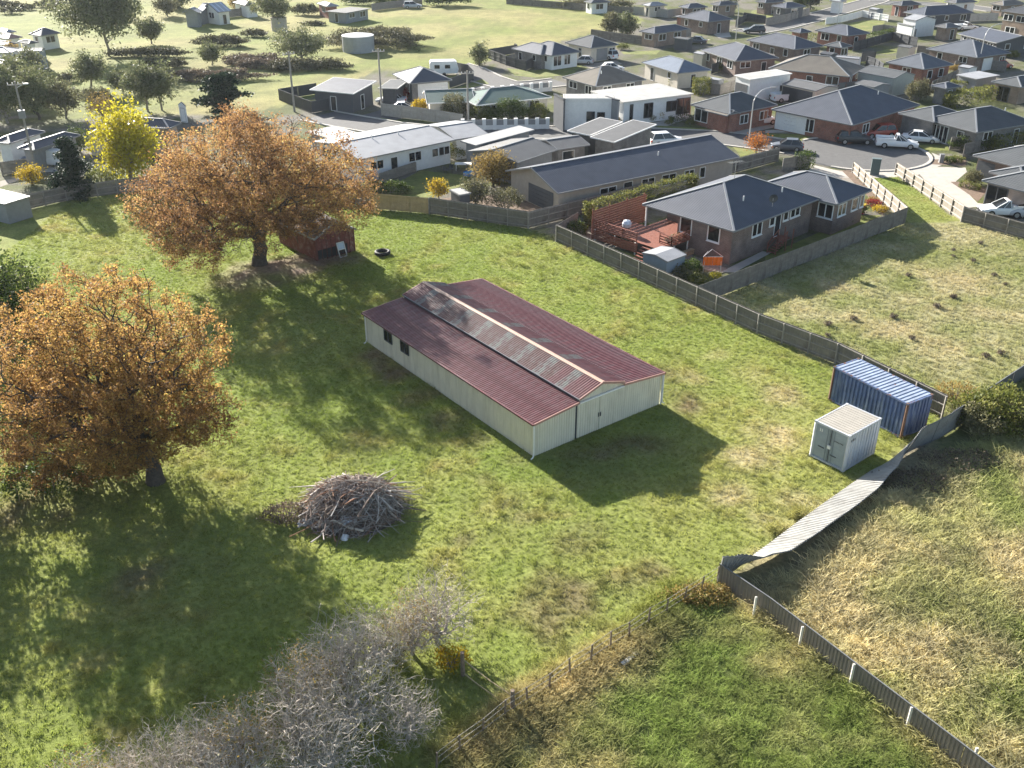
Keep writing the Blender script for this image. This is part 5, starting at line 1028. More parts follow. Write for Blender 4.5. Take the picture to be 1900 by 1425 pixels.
    for i in range(4):
        a, b = qq[i], qq[(i+1) % 4]
        if kind == 'gable':
            if along == 'x' and i in (1, 3):
                for s_, t_ in (((a[0], 0), (a[0], Ly/2)), ((a[0], Ly/2), (a[0], Ly))): gb.bar(S(*s_, e+min(s_[1], Ly-s_[1])*tp-.06), S(*t_, e+min(t_[1], Ly-t_[1])*tp-.06), .06, .16)
                continue
            if along == 'y' and i in (0, 2):
                for s_, t_ in (((0, a[1]), (Lx/2, a[1])), ((Lx/2, a[1]), (Lx, a[1]))): gb.bar(S(*s_, e+min(s_[0], Lx-s_[0])*tp-.06), S(*t_, e+min(t_[0], Lx-t_[0])*tp-.06), .06, .16)
                continue
        gb.bar(S(*a, ez(*a)), S(*b, ez(*b)), .11, .14)
    gb.build('gutter', gut, ro)
    if kind in ('hip', 'gable') and cap is not None:
        for a, b in caps:
            if (b-a).length > .3: cb = MB(); cb.bar(a+up*.02, b+up*.02, .2, .06); cb.build('ridge_cap', cap, ro)
    for fx, fy in vents:
        x, y = Lx*fx, Ly*fy; z = e+min(x, y, Lx-x, Ly-y)*tp if kind == 'hip' else e+(min(y, Ly-y) if along == 'x' else min(x, Lx-x))*tp if kind == 'gable' else e
        vb = MB(); vb.tube([S(x, y, z-.1), S(x, y, z+.45)], .07, 6); vb.build('vent_pipe', WHITE, ro)
    # openings on the two sides seen from the paddock
    rnd = random.Random(seed*31+7)
    def put(side, t, w, zz, h, k, m=None):
        ln = (Lx if side == 'R' else Ly)-2*oh; w = min(w, ln-.3); t = min(max(t, w/2+.12), ln-w/2-.12)
        if side == 'R': opening(root, S(oh+t, oh), ux, -uy, w, zz, h, k, m)
        else: opening(root, S(oh, oh+t), uy, -ux, w, zz, h, k, m)
    for o_ in ops: put(*o_)
    if auto:
        for side, ln in (('R', Lx-2*oh), ('L', Ly-2*oh)):
            if any(o_[0] == side for o_ in ops) or ln < 2.4: continue
            k = max(1, int(ln/3.6))
            for i in range(k):
                t = ln*(i+.5)/k+rnd.uniform(-.3, .3); w = rnd.choice((1.0, 1.6, 2.0)); h = rnd.choice((1.0, 1.25))
                if i == k//2 and rnd.random() < .45: put(side, t, .95, z0+.05, 2.05, 'door')
                else: put(side, t, w, e-.35-h, h, 'window')
    return S, Lx, Ly
def house(label, wings, name='house', cat='house', near=False, group=None):
    N = wings[0]['N']; e = wings[0].get('e', 2.6); n = Z(*N, e); root = thing(name, label, cat, (n.x, n.y, 0), group=group)
    if near: root['near'] = True
    out = []
    for i, w in enumerate(wings):
        w = dict(w); out.append(wing(root, w.pop('N'), w.pop('R'), w.pop('L'), w.pop('kind', 'hip'), w.pop('e', 2.6), w.pop('p', 22), w.pop('wall', B_BRN), w.pop('roof', R_BLUE), seed=len(label)+i, **w))
    if near: del root['near']
    return root, out
H = house; D = dict
# ---- the brick house beside the paddock
bh, (bS, bLx, bLy) = (lambda r: (r[0], r[1][0]))(H('brown brick house with blue grey hip roof and red deck beside the paddock', [
    D(N=(7, 1355, 748), R=(8, 400, 665), L=(7, 610, 572), e=3.45, p=23, wall=B_BRN, roof=R_BLUE, notch=(3.4, .62), vents=((.35, .25), (.75, .2)), ops=[('L', 2.0, 1.3, 1.75, 1.45, 'window'), ('L', 5.2, 1.3, 1.75, 1.45, 'window'), ('R', 3.9, 1.5, 1.9, 1.2, 'window'), ('R', 6.3, .8, 2.3, .8, 'window'), ('R', 7.3, .95, 1.0, 2.1, 'door'), ('R', 8.6, .8, 2.3, .8, 'window'), ('R', 10.2, 1.6, 2.3, .8, 'window')]),
    D(N=(8, 530, 708), R=(8, 785, 602), L=9.0, e=3.35, p=23, wall=B_BRN, roof=R_BLUE, ops=[('R', 1.5, 1.5, 1.7, 1.2, 'window'), ('R', 4.0, 1.2, 1.7, 1.2, 'window'), ('R', 5.4, .7, 1.7, 1.2, 'window'), ('L', .9, 1.6, 1.6, 1.4, 'window')])], near=True))
RA = mat('aerial_metal', (.45, .45, .45), .4, .1, metal=.6)
def roof_aerial(label, p, dish):
    t = thing('roof_dish' if dish else 'aerial', label, 'antenna', p); mb = MB(); mb.tube([p, p+up*(.8 if dish else 1.7)], .03, 6)
    mb.build('mast', RA, t); mb = MB()
    if dish:
        c = p+up*.8; n = 14; rr = [(0, 0), (.2, .02), (.42, .10)]
        for i in range(n):
            for (r0, z0), (r1, z1) in zip(rr, rr[1:]):
                f = lambda i, r, z: c+Vector((math.cos(6.283*i/n)*r, -z-.3*math.sin(6.283*i/n)*r*.2, math.sin(6.283*i/n)*r)); mb.face([f(i, r0, z0), f(i+1, r0, z0), f(i+1, r1, z1), f(i, r1, z1)])
        mb.build('dish', DGREY, t)
    else:
        mb.bar(p+up*1.6-Vector((.7, .3, 0)), p+up*1.6+Vector((.7, .3, 0)), .03, .03)
        for k in range(7): c = p+up*1.6+Vector((.7, .3, 0))*(k/3-1); mb.bar(c-Vector((-.15, .35, 0)), c+Vector((-.15, .35, 0)), .015, .015)
        mb.build('elements', RA, t)
z_ = lambda x, y: 3.45+min(x, y, bLx-x, bLy-y)*math.tan(rad(23))
roof_aerial('grey satellite dish on the front slope of the brick house roof', bS(bLx*.52, 1.0, z_(bLx*.52, 1.0)), True); roof_aerial('thin aerial on the ridge of the brick house roof', bS(bLx*.5, bLy*.5, z_(bLx*.5, bLy*.5)), False)
# ---- its deck, stairs, screen, garden shed, clothes line
DECK = mat('red_deck_timber', (.235, .085, .055), .65, .25, 4, .1, 30); PIPE = mat('galv_pipe', (.55, .55, .55), .4, .1, metal=.5)
def deck():
    # the deck lies along the left (end) wall of the brick house: local x to the left of the wall, y along the wall
    w0 = bS(.45, bLy*.52); ex = (bS(0, 0)-bS(1, 0)).normalized(); ey = (bS(0, 1)-bS(0, 0)).normalized(); T_ = lambda x, y, z=0: Vector((w0.x, w0.y, 0))+ex*x+ey*y+up*z
    root = thing('timber_deck', 'raised red timber deck with rails and slatted screen on the brick house', 'deck', T_(0, 0)); zf = 1.25
    def part(nm, f, m=DECK): mb = MB(); f(mb); return mb.build(nm, m, root)
    Wd, Ld = 4.4, bLy*.48+2.6
    for k in range(int(Wd/.28)):
        part('deck_board', lambda mb: mb.hexa([T_(.05+k*.28, -.5, zf-.06), T_(.05+k*.28+.265, -.5, zf-.06), T_(.05+k*.28+.265, Ld, zf-.06), T_(.05+k*.28, Ld, zf-.06), T_(.05+k*.28, -.5, zf), T_(.05+k*.28+.265, -.5, zf), T_(.05+k*.28+.265, Ld, zf), T_(.05+k*.28, Ld, zf)]))
    for x, y in ((.2, -.4), (Wd-.1, -.4), (Wd-.1, Ld*.33), (Wd-.1, Ld*.66), (Wd-.1, Ld-.1), (Wd*.5, -.4)): part('post', lambda mb: mb.bar(T_(x, y), T_(x, y, zf-.06), .12, .12), OFFW)
    def railing(a, b, n, gap=5):
        a, b = T_(*a, zf), T_(*b, zf); L = (b-a).length; k = max(1, int(L/1.5))
        for i in range(k+1): part('rail_post', lambda mb: mb.bar(a.lerp(b, i/k), a.lerp(b, i/k)+up*.95, .09, .09))
        for j in range(n): part('rail', lambda mb: mb.bar(a+up*(.14+.8*j/(n-1)), b+up*(.14+.8*j/(n-1)), .045 if j < n-1 else .12, .1 if j < n-1 else .05))
    railing((.1, -.5), (Wd-1.6, -.5), 6); railing((Wd, Ld*.30), (Wd, Ld), 5); railing((Wd-1.6, -.5), (Wd-1.6, .9), 4)
    for j in range(5): part('fascia_board', lambda mb: mb.bar(T_(Wd+.02, Ld*.28, .35+j*.18), T_(Wd+.02, Ld, .35+j*.18), .03, .15))
    for k in range(5): part('step', lambda mb: mb.bar(T_(Wd+.1+k*.26, .2, zf-.2*(k+1)), T_(Wd+.1+k*.26, 1.6, zf-.2*(k+1)), .28, .06))
    sc = thing('privacy_screen', 'tall red slatted privacy screen along the back of the deck', 'screen', T_(Wd, Ld+.15))
    for j in range(12): mb = MB(); mb.bar(T_(Wd+.1, Ld+.15, zf-1.0+j*.24), T_(-3.5, Ld+.15, zf-1.0+j*.24), .03, .2); mb.build('slat', DECK, sc)
    for x in (Wd, 2.0, -.6, -3.2): mb = MB(); mb.bar(T_(x, Ld+.22, 0), T_(x, Ld+.22, zf+1.9), .1, .1); mb.build('post', DECK, sc)
    q_ = bS(.3, bLy-.3); part('roof_post', lambda mb: mb.bar(Vector((q_.x, q_.y, zf)), Vector((q_.x, q_.y, 3.32)), .13, .13), WHITE)
    for k in range(12): part('deck_board', lambda mb: mb.hexa([T_(-.23-k*.28, .1*bLy+.1, zf-.06), T_(-.23-k*.28+.265, .1*bLy+.1, zf-.06), T_(-.23-k*.28+.265, bLy*.48-.3, zf-.06), T_(-.23-k*.28, bLy*.48-.3, zf-.06), T_(-.23-k*.28, .1*bLy+.1, zf), T_(-.23-k*.28+.265, .1*bLy+.1, zf), T_(-.23-k*.28+.265, bLy*.48-.3, zf), T_(-.23-k*.28, bLy*.48-.3, zf)]))
    bq = thing('barbecue', 'silver covered kettle barbecue on the red deck', 'barbecue', T_(3.0, Ld*.62, zf)); c = bq.location; mb = MB()
    n = 12
    for i in range(n):
        for (r0, z0), (r1, z1) in zip([(.2, .5), (.42, .65), (.46, .95), (.32, 1.22)], [(.42, .65), (.46, .95), (.32, 1.22), (.02, 1.32)]):
            f = lambda i, r, z: c+Vector((math.cos(6.283*i/n)*r, math.sin(6.283*i/n)*r, z)); mb.face([f(i, r0, z0), f(i+1, r0, z0), f(i+1, r1, z1), f(i, r1, z1)])
    mb.build('cover', mat('silver_cover', (.6, .62, .66), .35, .15, 6, metal=.3), bq, smooth=True); mb = MB(); [mb.bar(c+Vector((x, y, 0)), c+Vector((x*.6, y*.6, .6)), .04, .04) for x, y in ((.3, .3), (-.3, .3), (.3, -.3), (-.3, -.3))]; mb.build('leg', DGREY, bq)
    for i, (x, y) in enumerate(((.9, .0), (1.7, .05), (2.5, .0))): bush('potted_plant', ('tan', 'pale', 'brown')[i]+' potted plant behind the deck rail', T_(x, y, zf), .45, .4, .8, (TANL, OLIVEL, BRAKE)[i], 260, .14, 60+i)
    fw = thing('firewood_stack', 'stack of split firewood under the deck by the brick wall', 'firewood', T_(1.2, -.9)); rr = random.Random(3)
    for i in range(26): mb = MB(); a = T_(.1+.17*(i % 9), -.75, .09+.17*(i//9)); mb.tube([a, a-ey*.4], .08, 6); mb.build('log', mat('cut_log', (.42, .31, .2), .9, .2, 5), fw)
deck()
st = thing('timber_stairs', 'dark red timber stairs up to the brick house side door', 'stairs', bS(8.0, -.6))
for k in range(6): mb = MB(); mb.bar(bS(7.3-k*.30, -.15, .95-k*.16), bS(7.3-k*.30, -.95, .95-k*.16), .28, .05); mb.build('step', DECK, st)
mb = MB(); mb.box(bS(7.9, -.12, .9), (1.2, 1.15, .08), bS(1, 0)-bS(0, 0)); mb.build('landing', DECK, st)
for y in (-.1, -1.0):
    mb = MB(); mb.bar(bS(7.3, y, 1.9), bS(5.6, y, .95), .06, .09); mb.build('handrail', DECK, st); mb = MB(); mb.bar(bS(7.3, y, 1.4), bS(5.6, y, .5), .05, .07); mb.build('handrail', DECK, st)
    for x, z in ((7.3, 1.95), (5.7, 1.0), (8.4, 1.95)): mb = MB(); mb.bar(bS(x, y, 0), bS(x, y, z), .09, .09); mb.build('post', DECK, st)
gs, _ = H('small blue grey garden shed with a shallow gable behind the timber fence', [D(N=(7, 862, 970), R=(7, 1003, 918), L=(7, 665, 912), e=1.75, p=9, wall=mat('shed_blue_grey', (.20, .25, .30), .5, .1), roof=R_PALE, oh=.05, auto=False, kind='gable', axis='x', cap=None)], 'garden_shed', 'shed')
cl = thing('clothes_frame', 'wire clothes frame with two orange towels beside the brick house', 'clothes line', Z(7, 1190, 1055)); c = cl.location
for x in (-.8, .8): mb = MB(); mb.tube([c+Vector((x, 0, 0)), c+Vector((x*.9, .1, 1.5))], .025, 6); mb.build('post', PIPE, cl)
mb = MB(); mb.bar(c+Vector((-.9, .1, 1.5)), c+Vector((.9, .1, 1.5)), .03, .03); mb.bar(c+Vector((-.9, .1, 1.5)), c+Vector((-.3, 1.0, 1.7)), .03, .03); mb.bar(c+Vector((.9, .1, 1.5)), c+Vector((.0, .8, 1.95)), .03, .03); mb.bar(c+Vector((-.9, .1, 1.5)), c+Vector((.0, .8, 1.95)), .03, .03); mb.build('frame', PIPE, cl)
TOW = mat('orange_towel', (.80, .16, .02), .9, .12, 8)
for k, x in enumerate((-.45, .42)):
    mb = MB(); n = 8; R_ = [[c+Vector((x-.42+.84*i/n, .07-.03*math.sin(i*1.9), 1.5-z+.02*math.sin(i*2.3+k))) for i in range(n+1)] for z in (0, .4, .8)]
    for a, b in zip(R_, R_[1:]):
        for i in range(n): mb.face([b[i], b[i+1], a[i+1], a[i]])
    tag(mb.build('towel', TOW, o=c+Vector((x, .07, 1.1))), 'bright orange towel hanging on the wire clothes frame', 'towel', 'orange towels on the clothes frame')
# ---- the old red shed under the oak
rs, (S_, lx_, ly_) = (lambda r: (r[0], r[1][0]))(H('old dark red timber shed with a rusty gable roof under the oak', [D(N=(0, 583, 444), R=(0, 660, 424), L=(0, 538, 402), kind='gable', axis='y', e=2.2, p=27, wall=mat('old_red_boards', (.17, .055, .045), .85, .35, 3, .3, 20, tint2=(.28, .20, .17), t2scale=1.2), roof=mat_roof('rusty_iron_roof', (.20, .17, .15), .15, rough=.8, var=.3), oh=.12, auto=False, cap=None)], 'old_shed', 'shed'))
mb = MB(); mb.face([S_(.3, .11, .1), S_(lx_-1.0, .11, .1), S_(lx_-1.0, .11, 1.0), S_(.3, .11, 1.0)]); mb.build('opening_shade_face', BLACK, rs)  # no hole: flat black face paints the unlit inside of the shed
for k in range(9): mb = MB(); x = .25+k*(lx_-.5)/8; mb.bar(S_(x, .07, 0), S_(x, .07, 2.2), .05, .03); mb.build('batten', mat('old_batten', (.14, .06, .05), .9, .3), rs)
fp = thing('leaning_window_frame', 'pale old window frame leaning on the red shed', 'window frame', S_(lx_*.55, -.5)); a0 = lx_*.5
for p, q in (((a0, -.5, .03), (a0, -.05, 1.3)), ((a0+.75, -.5, .03), (a0+.75, -.05, 1.3)), ((a0, -.5, .03), (a0+.75, -.5, .03)), ((a0, -.05, 1.3), (a0+.75, -.05, 1.3)), ((a0, -.27, .68), (a0+.75, -.27, .68))): mb = MB(); mb.bar(S_(*p), S_(*q), .07, .07); mb.build('frame_bar', OFFW, fp)
mb = MB(); mb.face([S_(a0, -.28, .66), S_(a0+.75, -.28, .66), S_(a0+.75, -.06, 1.28), S_(a0, -.06, 1.28)]); mb.build('pane', mat_glass('sky_reflection_glass', (.35, .42, .48), .2), fp)  # pale blue base colour holds the sky reflected in the pane
# ---- the street of houses
H('long charcoal gable roofed house behind the timber fence', [D(N=(6, 1562, 548), R=(3, 1710, 1152), L=(6, 1312, 357), kind='gable', axis='x', e=2.6, p=17, wall=W_BEIGE, roof=R_BLUE, vents=((.62, .3),), ops=[('L', 3.2, 4.6, .1, 2.1, 'garage_door', W_DARK), ('R', 6.5, 2.2, .4, 1.6, 'window'), ('R', 9.2, 1.2, .1, 2.05, 'door'), ('R', 12, 1.8, .9, 1.2, 'window'), ('R', 15, 2.0, .9, 1.2, 'window'), ('R', 18, 1.4, .9, 1.2, 'window'), ('R', 20, .8, .9, 1.2, 'window')])])
H('low white weatherboard house with a long pale roof beyond the oak', [D(N=(2, 735, 1170), R=(2, 1442, 1024), L=10.5, kind='gable', axis='x', e=2.9, p=8, wall=W_WHITE, roof=R_PALE, vents=((.36, .45), (.62, .42)), ops=[('R', 2.2, 1.8, 1.2, 1.0, 'window'), ('R', 4.6, .95, .1, 2.1, 'door'), ('R', 7.6, 1.8, 1.2, 1.1, 'window'), ('R', 11, 1.8, 1.2, 1.0, 'window'), ('R', 14, 1.6, 1.2, 1.0, 'window')]), D(N=(2, 1440, 1023), R=(2, 1690, 985), L=8.5, kind='gable', axis='x', e=2.7, p=9, wall=W_WHITE, roof=R_PALE, auto=False)])
H('grey house with twin low grey roofs behind the tan tree', [D(N=(6, 1265, 322), R=(6, 1560, 226), L=(6, 950, 224), kind='gable', axis='x', e=2.8, p=12, wall=W_GREY, roof=R_GREY, auto=False), D(N=(6, 1560, 226), R=(6, 1800, 190), L=(6, 1372, 160), kind='gable', axis='x', e=2.7, p=12, wall=B_GREY, roof=R_GREY, ops=[('R', 1.4, 1.6, .1, 2.1, 'door')]), D(N=(6, 960, 195), R=(6, 1390, 100), L=(6, 778, 178), kind='skx', e=2.9, p=2, wall=W_GREY, roof=R_WHITE, auto=False)])
H('dark grey box house with two sloping roofs by the street', [D(N=(3, 790, 1042), R=(3, 1098, 948), L=(3, 610, 1006), kind='skx', e=3.0, p=4, wall=B_GREY, roof=R_GREY, auto=False, gut=WHITE), D(N=(3, 612, 992), R=(3, 850, 920), L=(3, 455, 955), kind='skx', e=2.9, p=4, wall=W_DARK, roof=R_GREY, auto=False, gut=WHITE)])
wh, _ = H('modern white flat roofed house with dark end walls', [D(N=(3, 860, 750), R=(3, 1372, 687), L=(3, 640, 665), kind='flat', e=3.3, p=0, wall=W_WHITE, roof=R_WHITE, oh=.2, gut=OFFW, ops=[('R', 1.3, .5, .5, 2.3, 'window', DGREY), ('R', 4.2, 1.5, .7, 2.0, 'window', DGREY), ('R', 8.2, 1.8, 1.2, 1.4, 'window', DGREY), ('R', 12.2, 2.4, .6, 2.2, 'window', DGREY), ('R', 14.8, .6, 1.0, 1.3, 'window', DGREY)]),
    D(N=(3, 425, 722), R=(3, 800, 722), L=(3, 310, 690), kind='flat', e=4.3, p=0, wall=W_WHITE, roof=R_WHITE, oh=.05, gut=WHITE, ops=[('R', 3.6, 1.1, .1, 2.4, 'door', W_DARK), ('R', 5.0, 1.0, .9, 1.5, 'window', DGREY)], auto=False), D(N=(3, 418, 728), R=(3, 432, 727), L=(3, 300, 690), kind='flat', e=4.4, p=0, wall=W_DARK, roof=R_DARK, oh=.02, auto=False, gut=DGREY), D(N=(3, 818, 735), R=(3, 832, 733), L=3.0, kind='flat', e=4.3, p=0, wall=W_GREY, roof=R_DARK, oh=.02, auto=False, gut=DGREY)])
H('red brick house with tan gabled roofs on the corner drive', [D(N=(3, 1640, 838), R=(3, 1990, 770), L=(3, 1345, 768), e=2.7, p=24, wall=B_RED, roof=R_SLATE, ops=[('L', 2.0, 2.2, .6, 1.7, 'window'), ('L', 6.5, 2.4, .6, 1.7, 'window'), ('R', 3, 1.6, .9, 1.2, 'window'), ('R', 7, 1.6, .9, 1.2, 'window')]), D(N=(3, 1620, 850), R=(3, 1720, 830), L=(3, 1450, 808), kind='gable', axis='y', e=2.5, p=20, wall=B_RED, roof=R_TAN, auto=False)])
H('white flat roofed garage block with two grey doors', [D(N=(3, 1790, 582), R=(4, 195, 548), L=(3, 1535, 566), kind='skx', e=3.4, p=1.5, wall=W_WHITE, roof=R_WHITE, oh=.15, ops=[('L', 2.3, 2.9, .1, 2.3, 'garage_door', MGREY), ('L', 5.8, 2.9, .1, 2.3, 'garage_door', MGREY)], auto=False, gut=WHITE)], 'garage', 'garage')
H('tan roofed house with a dark right slope behind the white house', [D(N=(3, 655, 634), R=(3, 1025, 582), L=(3, 372, 572), e=2.7, p=24, wall=B_GREY, roof=R_TAN, vents=((.3, .3),))])
H('pale blue hip roofed house with beige walls and a porch', [D(N=(3, 1255, 537), R=(3, 1505, 513), L=(3, 800, 473), e=2.6, p=22, wall=W_CREAM, roof=mat_roof('pale_blue_roof', (.12, .15, .20), .2))])
H('long grey hip roofed brick house with dark eaves', [D(N=(3, 1680, 447), R=(3, 2000, 425), L=(3, 1200, 380), e=2.7, p=22, wall=B_BRN, roof=R_BLUE)])
H('white walled house with twin blue hips beside the field', [D(N=(3, 330, 408), R=(3, 545, 378), L=8.5, e=2.6, p=24, wall=W_WHITE, roof=R_BLUE, ops=[('R', 1.3, 1.8, .6, 1.7, 'window'), ('R', 3.6, 1.4, .6, 1.7, 'window')]), D(N=(3, 250, 403), R=(3, 420, 380), L=(3, 15, 358), e=2.55, p=24, wall=B_GREY, roof=R_BLUE)])
H('grey hip roofed house with cream walls behind the twin hips', [D(N=(3, 620, 352), R=(3, 825, 326), L=(3, 400, 315), e=2.6, p=23, wall=W_CREAM, roof=R_SLATE, ops=[('R', 2.6, 2.6, .1, 2.1, 'garage_door', MGREY), ('R', 6, 1.4, .8, 1.3, 'window')])])
H('tan brick house with a small blue hip roof by the twin trees', [D(N=(3, 1085, 247), R=(3, 1345, 212), L=(3, 935, 233), e=2.7, p=22, wall=B_TAN, roof=R_BLUE)])
H('brown brick house with a flat patio roof below the far fence', [D(N=(3, 1480, 160), R=(3, 1665, 140), L=(3, 1260, 122), e=2.7, p=22, wall=B_BRN, roof=R_BLUE), D(N=(3, 1372, 140), R=(3, 1440, 132), L=(3, 1160, 126), kind='flat', e=2.5, p=0, wall=B_RED, roof=R_PALE)])
H('blue hip roofed house beyond the white shed', [D(N=(4, 1165, 115), R=(4, 1535, 92), L=(4, 880, 96), e=2.7, p=24, wall=W_DARK, roof=R_BLUE)])
H('tall white steel shed with a lower lean-to', [D(N=(4, 1108, 150), R=(4, 1258, 138), L=(4, 955, 138), kind='gable', axis='y', e=3.4, p=14, wall=W_WHITE, roof=R_PALE, oh=.1, auto=False), D(N=(4, 1085, 190), R=(4, 1100, 189), L=(4, 845, 175), kind='flat', e=2.5, p=0, wall=W_WHITE, roof=R_PALE, oh=.1, auto=False)], 'steel_shed', 'shed')
H('red brick house with two blue hips above the yellow hedge', [D(N=(4, 605, 262), R=(4, 770, 242), L=(4, 240, 236), e=2.6, p=22, wall=B_RED, roof=R_BLUE), D(N=(4, 255, 240), R=(4, 340, 232), L=(4, 90, 232), e=2.6, p=22, wall=B_RED, roof=R_BLUE, auto=False)])
H('dark hip roofed brick house next to the long grey hip', [D(N=(4, 215, 362), R=(4, 430, 336), L=(4, -200, 300), e=2.7, p=22, wall=B_BRN, roof=R_BLUE)])
H('very long low charcoal roof behind the right hips', [D(N=(4, 1700, 315), R=(4, 2050, 300), L=(4, 1112, 258), kind='gable', axis='y', e=2.6, p=12, wall=W_DARK, roof=R_BLUE)])
H('blue grey hip roofed house above the red car', [D(N=(4, 1555, 422), R=(4, 1805, 386), L=(4, 1105, 368), e=2.7, p=22, wall=B_BRN, roof=mat_roof('mid_grey_roof', (.10, .112, .132), .2), ops=[('R', 3.5, 2.6, .1, 2.1, 'garage_door', WHITE), ('R', 7.5, 1.4, .8, 1.3, 'window')])])
H('small red brick house with a stepped grey hip roof', [D(N=(4, 1165, 508), R=(4, 1385, 472), L=(4, 800, 470), e=2.7, p=24, wall=B_RED, roof=mat_roof('mid_grey_roof', (.10, .112, .132), .2), ops=[('R', 2, 1.2, .9, 1.3, 'window'), ('R', 5, 1.2, .9, 1.3, 'window')])])
H('tan tile roofed red brick house behind the triple garage', [D(N=(4, 620, 562), R=(4, 738, 492), L=(4, 50, 488), e=2.7, p=22, wall=B_RED, roof=R_TAN)])
H('green grey steel garage with a gable end', [D(N=(4, 950, 574), R=(4, 1102, 546), L=(4, 648, 530), kind='gable', axis='y', e=2.8, p=14, wall=mat('eucalypt_steel', (.36, .38, .35), .5, .08), roof=R_SLATE, oh=.06, auto=False)], 'garage', 'garage')
H('cream triple garage with three dark roller doors', [D(N=(4, 372, 667), R=(4, 540, 637), L=(4, 78, 622), kind='gable', axis='y', e=2.6, p=10, wall=W_CREAM, roof=R_GREY, oh=.06, ops=[('L', 2.0, 3.0, .1, 2.2, 'garage_door', W_DARK), ('L', 5.6, 3.0, .1, 2.2, 'garage_door', W_DARK), ('L', 9.2, 3.0, .1, 2.2, 'garage_door', W_DARK)], auto=False)], 'garage', 'garage')
H('small white garden shed behind the tan roofed house', [D(N=(4, 690, 432), R=(4, 708, 420), L=(4, 530, 408), kind='gable', axis='y', e=2.1, p=8, wall=W_WHITE, roof=R_PALE, oh=.04, auto=False)], 'garden_shed', 'shed')
H('big deep blue hip roofed red brick house on the court', [D(N=(4, 640, 918), R=(4, 1135, 768), L=(4, 45, 802), e=2.7, p=23, wall=B_RED, roof=R_BLUE, vents=((.7, .3),), ops=[('L', 14.8, 4.8, .1, 2.3, 'garage_door', WHITE), ('L', 9.0, 1.8, .6, 1.7, 'window'), ('L', 6.0, 1.4, .6, 1.7, 'window'), ('R', 4, 1.6, .9, 1.2, 'window')])])
H('slate tiled hip roofed house behind the white cars', [D(N=(4, 1555, 972), R=(4, 1990, 900), L=(4, 1085, 886), e=2.7, p=23, wall=B_GREY, roof=R_SLATE, vents=((.75, .35),), ops=[('L', 2.2, 1.0, .1, 2.1, 'door'), ('L', 5.4, 2.6, .2, 2.1, 'window'), ('L', 9.0, 2.4, .3, 2.0, 'window')]), D(N=(4, 1240, 895), R=(4, 1500, 850), L=(4, 940, 836), e=2.75, p=21, wall=B_GREY, roof=R_SLATE, auto=False)])
H('grey carport with a skillion roof at the right edge', [D(N=(4, 1555, 580), R=(4, 1720, 560), L=(4, 1400, 548), kind='skx', e=2.6, p=2, wall=MGREY, roof=R_PALE, oh=.3, auto=False), D(N=(4, 1880, 640), R=(4, 2100, 600), L=(4, 1700, 592), e=2.7, p=20, wall=B_TAN, roof=R_SLATE, ops=[('L', 2.5, 2.0, .1, 2.1, 'window', DGREY)])])
H('slate roofed brick unit beside the concrete drive', [D(N=(8, 1990, 470), R=(8, 2300, 400), L=(8, 1475, 357), e=2.7, p=22, wall=B_BRN, roof=R_SLATE, ops=[('L', 13.0, 2.2, .2, 2.0, 'garage_door', W_DARK)])])
H('pale brick unit with a dark tiled roof and glass door', [D(N=(8, 2040, 648), R=(8, 2330, 560), L=(8, 1540, 545), e=2.7, p=22, wall=B_PINK, roof=R_SLATE, ops=[('L', 9.2, 2.3, .1, 2.2, 'window', DGREY)]), D(N=(8, 1900, 540), R=(8, 2200, 470), L=(8, 1640, 470), e=2.75, p=20, wall=B_BRN, roof=R_SLATE, auto=False)])
H('two storey brick house at the top of the hill road', [D(N=(4, 1990, 112), R=(4, 2250, 85), L=(4, 1630, 88), e=5.0, p=20, wall=B_TAN, roof=R_DARK, ops=[('L', 3, 2.2, 3.2, 1.2, 'window'), ('L', 8, 2.2, 3.2, 1.2, 'window'), ('L', 5, 2.2, .6, 1.4, 'window')])])
H('dark house with a single pitch charcoal roof and timber end', [D(N=(2, 695, 687), R=(2, 866, 623), L=(2, 510, 611), kind='skx', e=2.9, p=5, wall=W_DARK, roof=R_BLUE, gut=WHITE, oh=.5), D(N=(2, 880, 645), R=(2, 1020, 650), L=6.5, kind='skx', e=2.5, p=1, wall=W_DARK, roof=R_SLATE, gut=OFFW, auto=False, ops=[('R', 3.2, 4.4, .1, 2.2, 'garage_door', W_DARK)])])
H('hip roofed charcoal house with a white garage door by the field', [D(N=(2, 1110, 613), R=(2, 1420, 586), L=(2, 890, 549), e=2.7, p=23, wall=B_GREY, roof=R_BLUE, ops=[('R', 3.4, 4.9, .1, 2.3, 'garage_door', WHITE), ('R', 8.2, 1.1, .1, 2.1, 'door')])])
H('green roofed house hidden behind the grey paling fence', [D(N=(2, 1235, 757), R=(2, 1590, 744), L=7.0, kind='gable', axis='x', e=2.5, p=17, wall=W_CREAM, roof=R_GREEN, gut=WHITE), D(N=(2, 1600, 772), R=(3, 330, 712), L=8.0, kind='hip', e=2.5, p=17, wall=W_CREAM, roof=R_GREEN, gut=WHITE)])
H('flat pale carport roofs beside the big oak', [D(N=(2, 560, 1030), R=(2, 770, 985), L=(2, 395, 955), kind='flat', e=2.4, p=0, wall=W_GREY, roof=R_WHITE, auto=False)], 'carport', 'carport')
H('far red brick house with a pale blue roof at the field corner', [D(N=(2, 500, 48), R=(2, 590, 42), L=(2, 300, 30), e=2.8, p=20, wall=B_RED, roof=R_PALE), D(N=(2, 640, 95), R=(2, 820, 62), L=6, kind='flat', e=2.4, p=0, wall=W_GREY, roof=R_GREY)])
H('hip roofed grey house with stepped gables by the power pole', [D(N=(1, 250, 1102), R=(1, 590, 990), L=(1, 150, 1082), e=2.6, p=24, wall=W_GREY, roof=R_BLUE), D(N=(1, 70, 1052), R=(1, 330, 965), L=(1, 20, 1016), e=2.6, p=24, wall=W_WHITE, roof=R_BLUE)])
